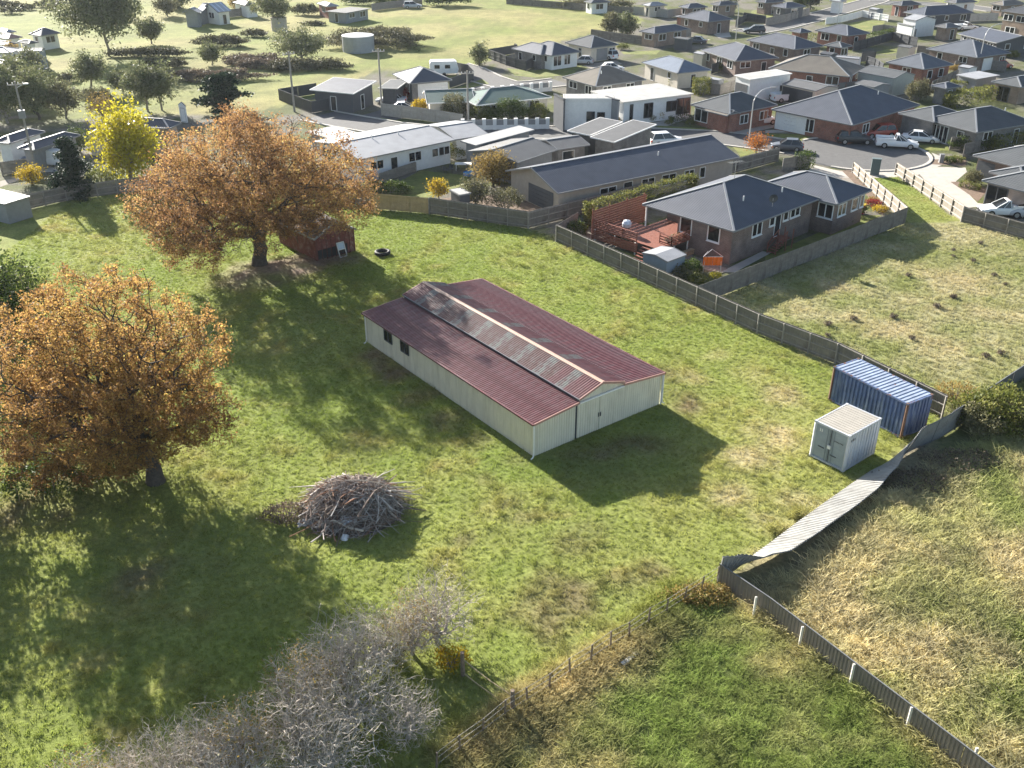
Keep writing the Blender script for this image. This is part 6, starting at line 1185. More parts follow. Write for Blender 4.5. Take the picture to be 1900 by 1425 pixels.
H('pale gabled house half hidden by the yellow tree', [D(N=(1, 660, 985), R=(1, 850, 880), L=(1, 620, 1000), kind='gable', axis='x', e=2.8, p=25, wall=W_CREAM, roof=R_GREY)])
H('cream house with a blue hip roof right of the yellow tree', [D(N=(1, 1240, 942), R=(1, 1330, 900), L=(1, 1065, 862), e=3.6, p=26, wall=B_PINK, roof=R_BLUE, ops=[('L', 2.4, 1.2, 1.4, 1.4, 'window', DGREY), ('L', 5.2, 1.2, 1.4, 1.4, 'window', DGREY), ('R', 1.5, 1, 1.4, 1.3, 'window')])])
H('small white hut among the gums', [D(N=(1, 1310, 768), R=(1, 1362, 775), L=(1, 1265, 762), kind='gable', axis='y', e=2.4, p=35, wall=W_WHITE, roof=R_PALE, oh=.1, ops=[('R', 1.0, .8, .1, 1.9, 'door', MGREY)], auto=False)], 'hut', 'hut')
H('long pale tunnel sheds at the far paddock edge', [D(N=(1, 1340, 90), R=(1, 1455, 92), L=(1, 1150, 75), kind='gable', axis='y', e=3.2, p=25, wall=W_GREY, roof=R_PALE, auto=False), D(N=(1, 1420, 92), R=(1, 1475, 95), L=8, kind='gable', axis='x', e=2.6, p=22, wall=W_GREY, roof=R_PALE, auto=False)], 'farm_shed', 'shed')
H('far house with a white striped roof', [D(N=(1, 1600, 90), R=(1, 1700, 78), L=(1, 1490, 68), kind='gable', axis='x', e=2.8, p=25, wall=W_WHITE, roof=mat_roof('striped_roof', (.35, .38, .42), 1.2, line=1.8))])
H('far house at the end of the paling fence', [D(N=(1, 1800, 40), R=(1, 1900, 32), L=8, e=2.8, p=22, wall=W_WHITE, roof=R_BLUE)])
H('dark gabled house at the left paddock edge', [D(N=(1, 300, 262), R=(1, 445, 240), L=(1, 180, 255), e=2.8, p=28, wall=W_WHITE, roof=R_BLUE)])
H('blue walled shed with a white lean-to', [D(N=(1, 300, 372), R=(1, 330, 355), L=(1, 155, 362), kind='gable', axis='y', e=3.2, p=10, wall=mat('blue_steel_wall', (.16, .22, .32), .5, .1), roof=R_PALE, oh=.05, auto=False), D(N=(1, 290, 410), R=(1, 300, 400), L=(1, 215, 402), kind='flat', e=2.2, p=0, wall=W_WHITE, roof=R_WHITE, oh=.1, auto=False)], 'steel_shed', 'shed')
H('red tiled terrace roof at the left edge', [D(N=(1, 60, 285), R=(1, 165, 270), L=(1, -60, 272), e=2.7, p=22, wall=W_WHITE, roof=R_RED)])
H('pale roofed house below the red terrace', [D(N=(1, 80, 385), R=(1, 150, 355), L=(1, -80, 360), e=2.7, p=18, wall=W_WHITE, roof=R_PALE)])
H('white roofed shed at the lower left edge', [D(N=(0, 8, 378), R=(0, 55, 364), L=(0, -40, 362), kind='flat', e=2.2, p=0, wall=W_GREY, roof=R_WHITE, oh=.1, auto=False)], 'garden_shed', 'shed')
H('small white roofed garden store by the grey timber fence', [D(N=(6, 840, 560), R=(6, 925, 545), L=(6, 745, 525), kind='flat', e=2.0, p=0, wall=W_DARK, roof=R_WHITE, oh=.1, auto=False)], 'garden_shed', 'shed')
H('far brick house at the top of the hill road bend', [D(N=(3, 1900, 20), R=(3, 2050, 8), L=(3, 1800, 10), e=2.8, p=20, wall=B_BRN, roof=R_DARK)])
H('far white house between the top roads', [D(N=(4, 560, 12), R=(4, 595, 5), L=(4, 465, 5), e=2.8, p=16, wall=W_WHITE, roof=R_PALE)])
for i, (lb, n_, r_, l_, wl_, rf_) in enumerate([('far grey roofed house over the field hedge', (3, 620, 22), (3, 760, 14), (3, 470, 14), W_WHITE, R_SLATE), ('far pale roofed house beyond the steel fence', (3, 1050, 45), (3, 1180, 36), (3, 920, 38), W_CREAM, R_PALE), ('far brown brick house above the patio roof', (3, 1330, 60), (3, 1480, 50), (3, 1200, 50), B_BRN, R_BLUE), ('far brick house by the bend tree', (3, 1560, 40), (3, 1700, 30), (3, 1440, 32), B_TAN, R_DARK), ('far dark roofed house left of the top road', (4, 150, 60), (4, 300, 46), (4, 0, 48), W_DARK, R_BLUE), ('far slate roofed house right of the top road', (4, 1000, 40), (4, 1150, 30), (4, 860, 30), B_RED, R_SLATE), ('far pale house on the second top road', (4, 1400, 22), (4, 1560, 12), (4, 1260, 12), W_WHITE, R_GREY), ('far tan roofed house on the second top road', (4, 1750, 40), (4, 1920, 26), (4, 1620, 28), B_TAN, R_TAN),
    ('grey roofed house at the far left corner', (1, 60, 330), (1, 130, 318), (1, -80, 318), W_WHITE, R_BLUE), ('tan roofed house in the left yards', (1, 190, 455), (1, 260, 440), (1, 90, 440), W_CREAM, R_TAN), ('dark roofed house in the left yards', (1, 30, 470), (1, 100, 455), (1, -110, 455), W_WHITE, R_DARK), ('pale roofed house above the red terrace', (1, 40, 240), (1, 120, 230), (1, -80, 228), W_CREAM, R_PALE), ('slate roofed house beside the blue walled shed', (1, 210, 320), (1, 280, 310), (1, 120, 308), W_WHITE, R_SLATE), ('red brick house behind the brick hip house', (4, 560, 350), (4, 640, 335), (4, 460, 325), B_RED, R_SLATE), ('grey hip roofed house above the right hedge', (4, 1330, 650), (4, 1440, 632), (4, 1230, 625), B_GREY, R_BLUE), ('small tan house behind the white shed', (4, 1330, 205), (4, 1440, 195), (4, 1240, 190), B_TAN, R_GREY)]):
    H(lb, [D(N=n_, R=r_, L=l_, e=2.6, p=21, wall=wl_, roof=rf_)])
# ---- back yard, street and boundary fences
for lb, pts, h, st_, m, sd in [
    ('dark yard fence round the single pitch house lawn', [(2, 430, 690), (2, 150, 735), (2, 390, 830), (2, 740, 775)], 1.7, 'steel', STEELD, 1), ('charcoal fence round the yard of the hip roofed house', [(2, 1400, 650), (2, 1580, 590), (2, 1540, 545), (2, 1420, 520)], 1.6, 'steel', STEELD, 1),
    ('grey board fence along the corner lawn', [(2, 905, 850), (2, 1200, 885), (2, 1500, 935)], 1.8, 'timber', mat('grey_board', (.33, .32, .29), .85, .15, 2), -1), ('charcoal fence below the twin hips', [(2, 1690, 430), (3, 0, 480), (3, 140, 520), (3, 250, 470)], 1.7, 'timber', STEELD, -1),
    ('dark fence between the field and the twin hips', [(2, 1690, 425), (2, 1900, 390), (3, 60, 380)], 1.6, 'timber', STEELD, 1), ('dark fence between the field and the tan brick house', [(3, 620, 275), (3, 880, 315), (3, 1100, 345)], 1.7, 'timber', TIMB, -1),
    ('long brown fence at the top edge of the field', [(3, 0, 30), (3, 500, 72), (3, 930, 105)], 1.6, 'timber', TIMB, -1), ('pale steel fence above the patio roof', [(3, 930, 108), (3, 1180, 132), (3, 1300, 118)], 1.9, 'steel', STEELW, 1),
    ('white timber fence along the upper road corner', [(4, 440, 180), (4, 560, 165), (4, 710, 125), (4, 900, 160)], 1.5, 'timber', W_WHITE, -1), ('grey fence on the far road corner', [(4, 0, 190), (4, 150, 160), (4, 320, 110)], 1.7, 'timber', TIMBP, -1),
    ('dark charcoal fence round the middle block yard', [(4, 640, 380), (4, 930, 300), (4, 1110, 345)], 1.8, 'timber', STEELD, -1), ('dark fence below the brick hip house', [(4, 700, 455), (4, 800, 450)], 1.8, 'timber', STEELD, -1), ('dark fence behind the hedge bush', [(4, 1210, 680), (4, 1400, 590)], 1.8, 'timber', TIMB, -1),
    ('dark fence of the garages', [(4, 530, 690), (4, 800, 660), (4, 1010, 690)], 1.7, 'timber', STEELG, -1), ('grey timber fence on the right street corner', [(8, 1350, 310), (8, 1480, 310), (8, 1900, 235)], 1.7, 'timber', TIMB, -1), ('grey timber fence above the pale brick unit', [(8, 1440, 380), (8, 1450, 350), (8, 1560, 325)], 1.5, 'timber', TIMB, -1),
    ('stone look front fence of the white modern house', [(3, 360, 905), (3, 700, 915), (3, 990, 895)], 1.1, 'timber', MGREY, -1), ('grey wall by the corner drive', [(3, 1590, 945), (3, 1700, 925), (3, 1790, 890)], 1.7, 'timber', TIMBP, -1), ('low red timber gate fence by the white modern house', [(3, 1240, 845), (3, 1345, 840)], 1.6, 'timber', mat('red_gate_boards', (.36, .14, .06), .7, .15), -1),
    ('far paling fence before the striped roof', [(1, 1480, 150), (1, 1880, 108)], 1.8, 'timber', TIMBP, -1), ('far fence along the brick house track', [(2, 830, 80), (2, 1200, 35)], 1.7, 'timber', TIMBP, -1), ('dark yard fence at the left houses', [(1, 340, 440), (1, 250, 580)], 1.8, 'timber', TIMB, 1), ('pale yard fence by the power pole', [(1, 20, 1290), (1, 210, 1262)], 1.6, 'timber', TIMBW, -1), ('fallen netting fence by the long white house', [(6, 250, 480), (6, 520, 390)], 1.2, 'timber', TIMBW, -1), ('mid grey fence by the long white house corner', [(6, 510, 345), (6, 660, 310)], 1.7, 'timber', TIMBP, -1), ('dark fence at the foot of the far white shed', [(3, 1740, 140), (3, 1900, 165)], 1.5, 'timber', STEELD, -1)]:
    fence(lb, [Z(*q) for q in pts], h, st_, 'yard_fence', sd, 2.8, panel_m=m, post_m=m if st_ == 'timber' else None, postw=.1, railm=m)
for i, (lb, n_, r_, l_, m_, rf_) in enumerate([('low grey yard shed by the long grey hip', (3, 1560, 590), (3, 1600, 582), (3, 1480, 570), W_GREY, R_PALE), ('dark yard shed beside the tan brick house', (3, 1330, 290), (3, 1370, 282), (3, 1270, 270), W_DARK, R_SLATE), ('cream yard shed between the right hips', (4, 1060, 350), (4, 1110, 342), (4, 980, 335), W_CREAM, R_GREY), ('white yard shed above the carport', (4, 1500, 500), (4, 1560, 490), (4, 1420, 485), W_WHITE, R_PALE), ('grey shed in the trailer yard by the green grey garage', (4, 800, 640), (4, 920, 620), (4, 690, 605), W_GREY, R_GREY), ('small dark shed beside the dark hip roof', (4, 480, 400), (4, 530, 390), (4, 420, 385), W_DARK, R_DARK), ('far grey shed beside the white timber fence', (4, 820, 70), (4, 870, 66), (4, 770, 60), W_GREY, R_PALE), ('pale shed behind the pale blue hip', (3, 1440, 400), (3, 1500, 392), (3, 1380, 385), W_CREAM, R_PALE)]):
    H(lb, [D(N=n_, R=r_, L=l_, kind='gable', axis='y', e=2.2, p=9, wall=m_, roof=rf_, oh=.05, auto=False, cap=None)], 'garden_shed', 'shed')
for lb, pts, m in [('grey fence between the tan roof and the dark hip', [(4, -60, 440), (4, 60, 470), (4, 40, 540)], TIMBP), ('dark fence behind the stepped hip house', [(4, 740, 480), (4, 800, 500), (4, 860, 540)], STEELD), ('brown fence between the right upper yards', [(4, 1110, 400), (4, 1400, 440), (4, 1560, 470)], TIMB), ('grey fence of the yards above the carport', [(4, 1380, 520), (4, 1560, 500), (4, 1760, 530)], TIMBP), ('dark fence by the pale blue hip', [(3, 1500, 545), (3, 1640, 500), (3, 1740, 510)], STEELD), ('grey fence beside the tan brick house yard', [(3, 1100, 330), (3, 1200, 300), (3, 1350, 270)], TIMBP), ('dark fence along the upper road houses', [(3, 1680, 200), (3, 1760, 160), (3, 1900, 175)], STEELD), ('grey fence between the two blue hips and the shed', [(4, 780, 250), (4, 860, 240), (4, 1100, 275)], TIMBP), ('pale fence beyond the blue hip', [(4, 1260, 150), (4, 1420, 160), (4, 1700, 150)], STEELW), ('grey fence behind the red brick corner house', [(3, 1480, 690), (3, 1560, 700), (3, 1720, 650)], TIMBP)]:
    fence(lb, [Z(*q) for q in pts], 1.7, 'timber', 'yard_fence', -1, 2.8, panel_m=m, post_m=m, railm=m)
def pillar_wall(label, a, b, n, h=1.5, infill=MGREY):
    a, b = Z(*a), Z(*b); root = thing('pillared_wall', label, 'wall', a); d = (b-a)/n
    mb = MB(); mb.bar(a+up*.3, b+up*.3, .2, .6); mb.build('plinth', W_WHITE, root)
    for i in range(n+1): mb = MB(); mb.box(a+d*i, (.5, .42, h), d); mb.build('pillar', W_WHITE, root)
    for i in range(n): mb = MB(); mb.bar(a+d*(i+.17)+up*(h*.66), a+d*(i+.83)+up*(h*.66), .08, h*.5); mb.build('infill_panel', infill, root)
pillar_wall('white rendered street wall with grey infill panels', (2, 1500, 955), (3, 300, 945), 8, 1.5, MGREY)
pillar_wall('white pillared wall behind the green roofed house', (2, 1500, 725), (3, 320, 668), 9, 1.5, MGREY)
# ---- poles and lamps
def lamp_post(label, base, h, yaw, wood=False, arm=2.2):
    t = thing('power_pole' if wood else 'street_lamp', label, 'pole' if wood else 'street lamp', base, yaw); m = mat('pole_timber', (.34, .31, .27), .9, .2, 3) if wood else PIPE; mb = MB()
    if wood: mb.tube([Vector((0, 0, 0)), Vector((0, 0, h))], [.16, .11], 8); mb.build('pole', m, t, o=(0, 0, 0)); mb = MB(); mb.bar((-.9, 0, h-.4), (.9, 0, h-.4), .1, .12); mb.build('crossarm', m, t, o=(0, 0, 0)); mb = MB(); [mb.tube([Vector((x, 0, h-.34)), Vector((x, 0, h-.14))], .05, 6) for x in (-.8, -.3, .3, .8)]; mb.build('insulator', WHITE, t, o=(0, 0, 0))
    else:
        pts = [Vector((0, 0, 0)), Vector((0, 0, h*.72))]+[Vector((arm*(1-math.cos(a)), 0, h*.72+h*.27*math.sin(a))) for a in np.linspace(.2, 1.5, 6)]; mb.tube(pts, [.1, .075]+[.055]*6, 7); mb.build('pole', m, t, o=(0, 0, 0)); e = pts[-1]; mb = MB(); mb.box(e+Vector((.3, 0, -.06)), (.75, .26, .12)); mb.build('lamp_head', MGREY, t, o=(0, 0, 0))
    return t
lamp_post('curved steel street lamp by the corner drive', P(1389, 266), 7.2, .05); lamp_post('curved steel street lamp above the red car', P(1813, 133), 8.0, .1); lamp_post('thin straight lamp post on the upper road', P(1553, 44), 8.5, .3, arm=1.2); lamp_post('lamp post with a banner before the brown brick house', P(1365, 74), 7.5, 2.9, arm=.8)
lamp_post('timber power pole at the dark yard fence corner', Z(2, 264, 822), 8.6, .5, True); lamp_post('pale power pole beside the silver car', Z(2, 907, 838), 9.2, .2, True); lamp_post('power pole beside the round olive tree', Z(2, 1540, 925), 7.5, .2, True)
tp = lamp_post('timber power pole with transformer box at the left houses', Z(1, 265, 1262), 10.5, .3, True); mb = MB(); mb.box((0, -.35, 6.4), (.7, .5, .9)); mb.build('transformer', MGREY, tp, o=(0, 0, 0)); mb = MB(); mb.tube([Vector((.1, 0, 9.8)), Vector((1.0, 0, 10.2))], .04, 6); mb.box((1.1, 0, 10.1), (.5, .25, .12)); mb.build('lamp_head', WHITE, tp, o=(0, 0, 0))
# ---- vehicles
TYRE = mat('tyre_rubber', (.018, .018, .019), .8, .15); RIM = mat('wheel_rim', (.42, .42, .43), .35, .08, metal=.7); HEADL = mat('headlight_glass', (.75, .77, .78), .15, .03); TAILL = mat('tail_light_red', (.42, .02, .015), .25, .05)
def carpaint(n, c): return mat('car_paint_'+n, c, .28, .03, 2, spec=.6)
PAINT = {'white': carpaint('white', (.78, .78, .77)), 'silver': carpaint('silver', (.45, .46, .48)), 'grey': carpaint('grey', (.10, .105, .115)), 'black': carpaint('black', (.022, .024, .028)), 'red': carpaint('red', (.42, .055, .03)), 'blue': carpaint('blue', (.05, .08, .16))}
CARN = [0]
def car(label, pos, yaw, kind, paint, name=None):
    """lofted body: stations along the length (x forward), sections with tumble-home, wheel arches and glass house"""
    root = thing(name or {'ute': 'utility_truck', 'van': 'van', 'suv': 'parked_suv', 'hatch': 'parked_car', 'sedan': 'parked_car'}[kind], label, {'ute': 'ute', 'van': 'van'}.get(kind, 'car'), pos, yaw); m = PAINT[paint]
    W = .90 if kind != 'suv' and kind != 'ute' else .95; Ln = {'hatch': 4.1, 'sedan': 4.7, 'suv': 4.7, 'ute': 5.2, 'van': 5.0}[kind]; gz = .22 if kind in ('hatch', 'sedan') else .32; a = Ln/2
    belt = {'hatch': .88, 'sedan': .86, 'suv': 1.05, 'ute': 1.05, 'van': 1.1}[kind]; top = {'hatch': 1.46, 'sedan': 1.42, 'suv': 1.72, 'ute': 1.74, 'van': 2.0}[kind]
    hood = belt-.10
    st = [(-a, .62, belt-.22), (-a+.12, .9, belt-.02), (-a+.6, .97, belt), (0, 1, belt), (a*.42, 1, belt-.01), (a*.70, .97, hood-.02), (a-.25, .92, hood-.16), (a-.04, .80, hood-.32), (a, .66, hood-.42)]
    if kind == 'ute': st = [(-a, .95, .98), (-a+.05, 1, 1.0), (-a+.6, 1, 1.0), (-.35, 1, 1.0), (-.3, 1, belt)]+st[4:]
    mb = MB(); rings = []
    for x, wf, zt in st:
        w = W*wf; rings.append([Vector((x, -w*.93, gz)), Vector((x, -w, gz+.16)), Vector((x, -w, (gz+zt)/2+.06)), Vector((x, -w*.94, zt-.04)), Vector((x, -w*.80, zt)), Vector((x, w*.80, zt)), Vector((x, w*.94, zt-.04)), Vector((x, w, (gz+zt)/2+.06)), Vector((x, w, gz+.16)), Vector((x, w*.93, gz))])
    for r0, r1 in zip(rings, rings[1:]):
        for i in range(10): j = (i+1) % 10; mb.face([r0[i], r1[i], r1[j], r0[j]])
    mb.face(rings[0][::-1]); mb.face(rings[-1]); mb.build('body', m, root, o=(0, 0, 0), smooth=False)
    f0 = {'hatch': (-a+.25, -a+.75), 'sedan': (-a+.75, -a+1.35), 'suv': (-a+.1, -a+.45), 'ute': (-.30, -.15), 'van': (-a+.05, -a+.12)}[kind]; b0 = {'van': (a*.62, a*.30)}.get(kind, (a*.46, a*.06))
    wb, wt = W*.86, W*.68; bz = belt-.02
    lo = [Vector((f0[0], -wb, bz)), Vector((b0[0], -wb, bz)), Vector((b0[0], wb, bz)), Vector((f0[0], wb, bz))]; hi = [Vector((f0[1], -wt, top-.05)), Vector((b0[1], -wt, top-.05)), Vector((b0[1], wt, top-.05)), Vector((f0[1], wt, top-.05))]
    mb = MB()
    for i in range(4): j = (i+1) % 4; mb.face([lo[i], lo[j], hi[j], hi[i]])
    mb.build('windows', DARKG, root, o=(0, 0, 0))
    mb = MB(); mb.hexa([h+Vector((0, 0, -.01)) for h in hi]+[Vector((h.x*.97+(hi[0].x+hi[1].x)/2*.03, h.y*.9, top)) for h in hi])
    for i in range(4): mb.bar(lo[i], hi[i], .07, .07)
    for s in (0, 2): p, q = (lo[0].lerp(lo[1], .5), hi[0].lerp(hi[1], .5)) if s == 0 else (lo[3].lerp(lo[2], .5), hi[3].lerp(hi[2], .5)); mb.bar(p, q, .07, .05)
    if kind == 'van':
        for sy in (-1, 1): mb.hexa([Vector((f0[0]+.05, sy*wb*1.0-.01, bz)), Vector((a*.05, sy*wb-.01, bz)), Vector((a*.05, sy*wb+.02, bz)), Vector((f0[0]+.05, sy*wb+.02, bz)), Vector((f0[1], sy*wt-.01, top-.05)), Vector((a*.05, sy*wt-.01, top-.05)), Vector((a*.05, sy*wt+.03, top-.05)), Vector((f0[1], sy*wt+.03, top-.05))])
    mb.build('roof', m, root, o=(0, 0, 0))
    if kind == 'ute':
        mb = MB(); x0, x1 = -a-.02, -.38
        for p, q in (((x0, -W), (x1, -W)), ((x0, W), (x1, W)), ((x0, -W), (x0, W)), ((x1, -W), (x1, W))): mb.bar(Vector((*p, 1.14)), Vector((*q, 1.14)), .05, .3)
        mb.build('tray', m, root, o=(0, 0, 0))
    r = .31 if kind in ('hatch', 'sedan') else .37
    for x in (-a*.60, a*.62):
        for sy in (-1, 1):
            mb = MB(); mb.tube([Vector((x, sy*(W-.22), r)), Vector((x, sy*(W+.015), r))], r, 14); wh_ = mb.build('wheel', TYRE, root, o=(0, 0, 0)); mb = MB(); mb.tube([Vector((x, sy*(W-.01), r)), Vector((x, sy*(W+.028), r))], r*.62, 10); mb.build('rim', RIM, wh_, o=(0, 0, 0))
    for sy in (-1, 1):
        mb = MB(); mb.box(Vector((a-.12, sy*W*.62, hood-.34)), (.22, .36, .15)); mb.build('headlight', HEADL, root, o=(0, 0, 0)); mb = MB(); mb.box(Vector((-a+.06, sy*W*.72, belt-.36)), (.16, .24, .24)); mb.build('tail_light', TAILL, root, o=(0, 0, 0))
    mb = MB(); mb.box(Vector((a-.02, 0, gz+.1)), (.1, W*1.2, .22)); mb.build('grille', BLACK, root, o=(0, 0, 0))
    return root
for lb, q, yaw, k, p in [('dark grey hatch turning out of the street', (4, 155, 1100), 2.9, 'hatch', 'grey'), ('dark blue black suv with its tailgate up on the court', (4, 650, 1052), -.08, 'suv', 'black'), ('red pickup parked on the court lawn', (4, 825, 1005), 3.35, 'suv', 'red'), ('white tray ute parked on the court', (4, 960, 1083), -.25, 'ute', 'white'), ('white sedan on the drive behind the ute', (4, 1135, 1040), -.35, 'sedan', 'white'),
    ('white van at the left of the garage yard', (4, 75, 715), .3, 'van', 'white'), ('white ute with a canopy in the garage yard', (4, 165, 745), .2, 'ute', 'white'), ('bright red car by the curved lamp', (4, 1730, 500), .3, 'hatch', 'red'), ('white ute behind the grey timber fence', (8, 1750, 790), 3.05, 'ute', 'white'), ('silver car at the right edge below the timber fence', (8, 1930, 800), 3.0, 'suv', 'silver'),
    ('white suv before the modern white house', (3, 750, 890), .1, 'suv', 'white'), ('white suv on the corner drive', (3, 1860, 912), .35, 'suv', 'white'), ('white car half hidden behind the long charcoal roof', (3, 1170, 1065), .25, 'suv', 'white'), ('silver hatch beside the white walled house', (3, 555, 468), 3.0, 'hatch', 'silver'), ('white suv on the gravel drive', (3, 735, 430), 2.3, 'suv', 'white'), ('white car behind the tan roofed house', (3, 775, 520), .2, 'hatch', 'white'), ('dark suv on the far lawn', (3, 1815, 245), 3.1, 'suv', 'black'), ('grey car at the end of the shared drive', (3, 1385, 318), 2.8, 'sedan', 'grey'),
    ('silver sedan in front of the dark carport', (2, 975, 755), 3.1, 'sedan', 'silver'), ('white car partly behind the palm shrub', (2, 1070, 818), .1, 'sedan', 'white'), ('blue hatch in the left drive', (1, 285, 1190), 2.9, 'hatch', 'blue'), ('white van in the left drive', (1, 390, 1215), 2.9, 'van', 'white'), ('white ute with a boat by the white sheds', (4, 1470, 220), .2, 'ute', 'white'), ('white hatch beside the far brick house', (2, 540, 120), 3.0, 'hatch', 'white'), ('grey hatch by the far brick house', (2, 600, 118), .3, 'hatch', 'silver'), ('silver car on the far track', (2, 1130, 60), .2, 'suv', 'silver')]:
    car(lb, Z(*q), yaw, k, p)
cv = thing('caravan', 'white caravan parked behind the hip roofed house', 'caravan', Z(2, 1362, 552), .1); mb = MB(); pr = [(-2.4, .45), (2.3, .45), (2.5, 1.2), (2.2, 2.3), (1.8, 2.5), (-2.2, 2.5), (-2.45, 2.2)]
for (x0, z0), (x1, z1) in zip(pr, pr[1:]+pr[:1]): mb.face([(x0, -1.1, z0), (x1, -1.1, z1), (x1, 1.1, z1), (x0, 1.1, z0)])
mb.face([(x, -1.1, z) for x, z in pr][::-1]); mb.face([(x, 1.1, z) for x, z in pr]); mb.build('body', WHITE, cv, o=(0, 0, 0))
for x in (-1.2, .6): mb = MB(); mb.face([(x-.45, -1.112, 1.3), (x+.45, -1.112, 1.3), (x+.45, -1.112, 1.9), (x-.45, -1.112, 1.9)]); mb.build('window', DARKG, cv, o=(0, 0, 0))
for sy in (-1, 1): mb = MB(); mb.tube([Vector((0, sy*.9, .33)), Vector((0, sy*1.1, .33))], .33, 12); mb.build('wheel', TYRE, cv, o=(0, 0, 0))
# ---- small street and yard things
def cabinet(nm, label, q, w, d, h, m, yaw=0, cat='cabinet'):
    t = thing(nm, label, cat, Z(*q), yaw); mb = MB(); mb.box((0, 0, .08), (w, d, h-.08)); mb.build('body', m, t, o=(0, 0, 0)); mb = MB(); mb.box((0, 0, 0), (w*1.06, d*1.1, .08)); mb.build('base', CONC, t, o=(0, 0, 0)); mb = MB(); mb.box((0, 0, h), (w*1.08, d*1.15, .05)); mb.build('lid', m, t, o=(0, 0, 0)); return t
cabinet('utility_cabinet', 'tall dark grey utility cabinet on the lane grass', (8, 800, 492), 1.0, .6, 1.9, mat('cabinet_green_grey', (.12, .15, .15), .5, .1), -.3); cabinet('meter_box', 'slim grey meter box by the unit garden', (8, 1288, 402), .5, .35, 1.0, MGREY, 0)
bn = thing('wheelie_bin', 'red wheelie bin with a yellow lid by the brick house wall', 'bin', Z(8, 705, 780), -.5); mb = MB(); mb.hexa([(-.24, -.28, .08), (.24, -.28, .08), (.24, .28, .08), (-.24, .28, .08), (-.3, -.36, 1.0), (.3, -.36, 1.0), (.3, .36, 1.0), (-.3, .36, 1.0)]); mb.build('bin_body', mat('bin_red', (.36, .03, .04), .5, .1), bn, o=(0, 0, 0)); mb = MB(); mb.box((0, 0, 1.0), (.66, .78, .07)); mb.build('lid', mat('bin_yellow', (.62, .42, .03), .5, .1), bn, o=(0, 0, 0)); mb = MB(); [mb.tube([Vector((x, .3, .1)), Vector((x*1.2, .3, .1))], .1, 10) for x in (-.22, .22)]; mb.build('wheel', TYRE, bn, o=(0, 0, 0))
tk = thing('water_tank', 'round pale corrugated water tank in the field', 'tank', Z(2, 735, 375)); mb = MB(); n = 28
for k in range(9): mb.tube([Vector((0, 0, k*.33)), Vector((0, 0, k*.33+.30))], 3.1, n, cap=False); mb.tube([Vector((0, 0, k*.33+.30)), Vector((0, 0, k*.33+.33))], 3.04, n, cap=False)
mb.build('wall', mat('tank_steel', (.36, .37, .38), .5, .12, 1), tk, o=(0, 0, 0)); mb = MB(); [mb.face([(math.cos(6.2832*i/n)*3.15, math.sin(6.2832*i/n)*3.15, 2.98), (math.cos(6.2832*(i+1)/n)*3.15, math.sin(6.2832*(i+1)/n)*3.15, 2.98), (0, 0, 3.5)]) for i in range(n)]; mb.build('roof', mat('tank_roof', (.55, .55, .54), .5, .1), tk, o=(0, 0, 0))
tk2 = thing('water_tank', 'grey concrete tank beside the lone gum', 'tank', Z(2, 155, 225)); mb = MB(); mb.tube([Vector((0, 0, 0)), Vector((0, 0, 2.6))], 1.7, 20); mb.build('wall', CONC, tk2, o=(0, 0, 0)); mb = MB(); mb.tube([Vector((0, 0, 2.6)), Vector((0, 0, 2.75))], 1.78, 20); mb.build('lid', CONC, tk2, o=(0, 0, 0))
# outdoor table on the back lawn, trampoline pool
ot = thing('outdoor_table', 'white outdoor table beside the grey house', 'table', Z(6, 870, 375)); c = ot.location; mb = MB(); mb.box(c+up*.7, (2.0, 1.0, .06)); mb.build('table_top', WHITE, ot)
for x in (-.85, .85):
    for y in (-.4, .4): mb = MB(); mb.bar(c+Vector((x, y, 0)), c+Vector((x, y, .7)), .07, .07); mb.build('leg', WHITE, ot)
for i, (x, y) in enumerate(((780, 395), (905, 395), (740, 405))):
    t = thing('garden_chair', 'dark garden chair round the white outdoor table', 'chair', Z(6, x, y), i*1.3, group='chairs round the outdoor table'); mb = MB(); mb.box((0, 0, .42), (.5, .5, .05)); mb.build('seat', DGREY, t, o=(0, 0, 0)); mb = MB(); mb.box((0, .24, .45), (.5, .05, .45)); mb.build('backrest', DGREY, t, o=(0, 0, 0))
    for lx in (-.2, .2):
        for ly in (-.2, .2): mb = MB(); mb.bar((lx, ly, 0), (lx, ly, .42), .04, .04); mb.build('leg', DGREY, t, o=(0, 0, 0))
pp = thing('paddling_pool', 'small blue paddling pool on the back lawn', 'pool', Z(6, 918, 412)); mb = MB(); mb.tube([Vector((0, 0, 0)), Vector((0, 0, .28))], .8, 18, cap=False); mb.build('wall', mat('pool_blue', (.05, .20, .55), .4, .1), pp, o=(0, 0, 0)); mb = MB(); mb.face([(math.cos(6.283*i/18)*.78, math.sin(6.283*i/18)*.78, .2) for i in range(18)]); mb.build('water', mat('pool_water', (.12, .35, .6), .08, .05), pp, o=(0, 0, 0))
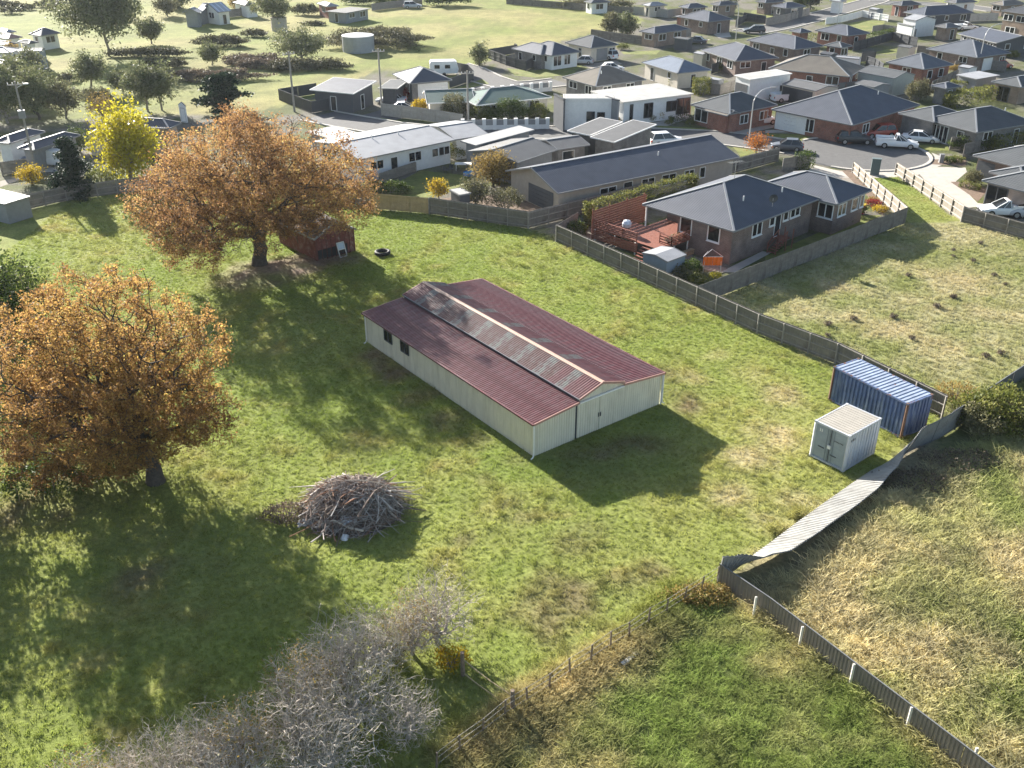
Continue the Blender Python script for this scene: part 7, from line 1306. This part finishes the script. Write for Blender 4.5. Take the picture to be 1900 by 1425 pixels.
# dark shrubs (tussocks) and grazing spots on the far paddock slope
tp0 = None
for i, (x, y) in enumerate([(20, 50), (65, 48), (125, 70), (210, 72), (308, 52), (385, 22), (420, 20), (392, 72), (82, 100)]):
    if tp0 is None: tp0 = bush('gorse_clump', 'small dark gorse clump on the bare far slope', Z(1, x, y), 2.3, 1.7, 1.7, GORSE, 500, .5, 77, group='gorse clumps on the far slope')
    else: copy_thing(tp0, Z(1, x, y), i*.8, random.uniform(.7, 1.1))
tu = None
for i, (x, y) in enumerate([(8, 1050, 1240), (8, 1525, 1130), (8, 1680, 1235), (8, 1375, 1395), (8, 660, 1260), (8, 1760, 1300), (10, 1180, 150), (10, 820, 240), (10, 960, 155), (10, 820, 185), (10, 1510, 40), (10, 1280, 265), (10, 1690, 360), (10, 1770, 350), (10, 1420, 90), (8, 1580, 1000), (8, 1380, 1050)] if False else [(1050, 1240), (1525, 1130), (1680, 1235), (1375, 1395), (1760, 1300), (1580, 1000), (1380, 1050), (1380, 1095)]):
    q = Z(8, x, y)
    if tu is None: tu = bush('tussock', 'dark seeding tussock standing in the dry vacant lot', q, .3, .26, .34, BRAKE, 200, .09, 78, group='tussocks in the vacant lot')
    else: copy_thing(tu, q, i*.7, random.uniform(.7, 1.2))
for i, (x, y) in enumerate([(1180, 150), (820, 250), (960, 158), (820, 190), (1510, 40), (1280, 265), (1690, 365), (1770, 350), (1420, 92)]): copy_thing(tu, Z(10, x, y), i*.9, random.uniform(.8, 1.3))

# ================================================================== air: thin autumn haze
def haze_box(density):
    mb = MB(); x0, x1, y0, y1, z0, z1 = -700, 700, -60, 900, -1.2, 36; mb.hexa([(x0, y0, z0), (x1, y0, z0), (x1, y1, z0), (x0, y1, z0), (x0, y0, z1), (x1, y0, z1), (x1, y1, z1), (x0, y1, z1)])
    m = bpy.data.materials.new('haze_air'); m.use_nodes = True; nt = m.node_tree; nt.nodes.remove(nt.nodes['Principled BSDF']); v = nt.nodes.new('ShaderNodeVolumePrincipled'); v.inputs['Density'].default_value = density; v.inputs['Color'].default_value = (.82, .9, 1, 1); v.inputs['Anisotropy'].default_value = .3
    nt.links.new(v.outputs[0], nt.nodes['Material Output'].inputs['Volume']); o = mb.build('haze', m); o['kind'] = 'stuff'
haze_box(.00008)
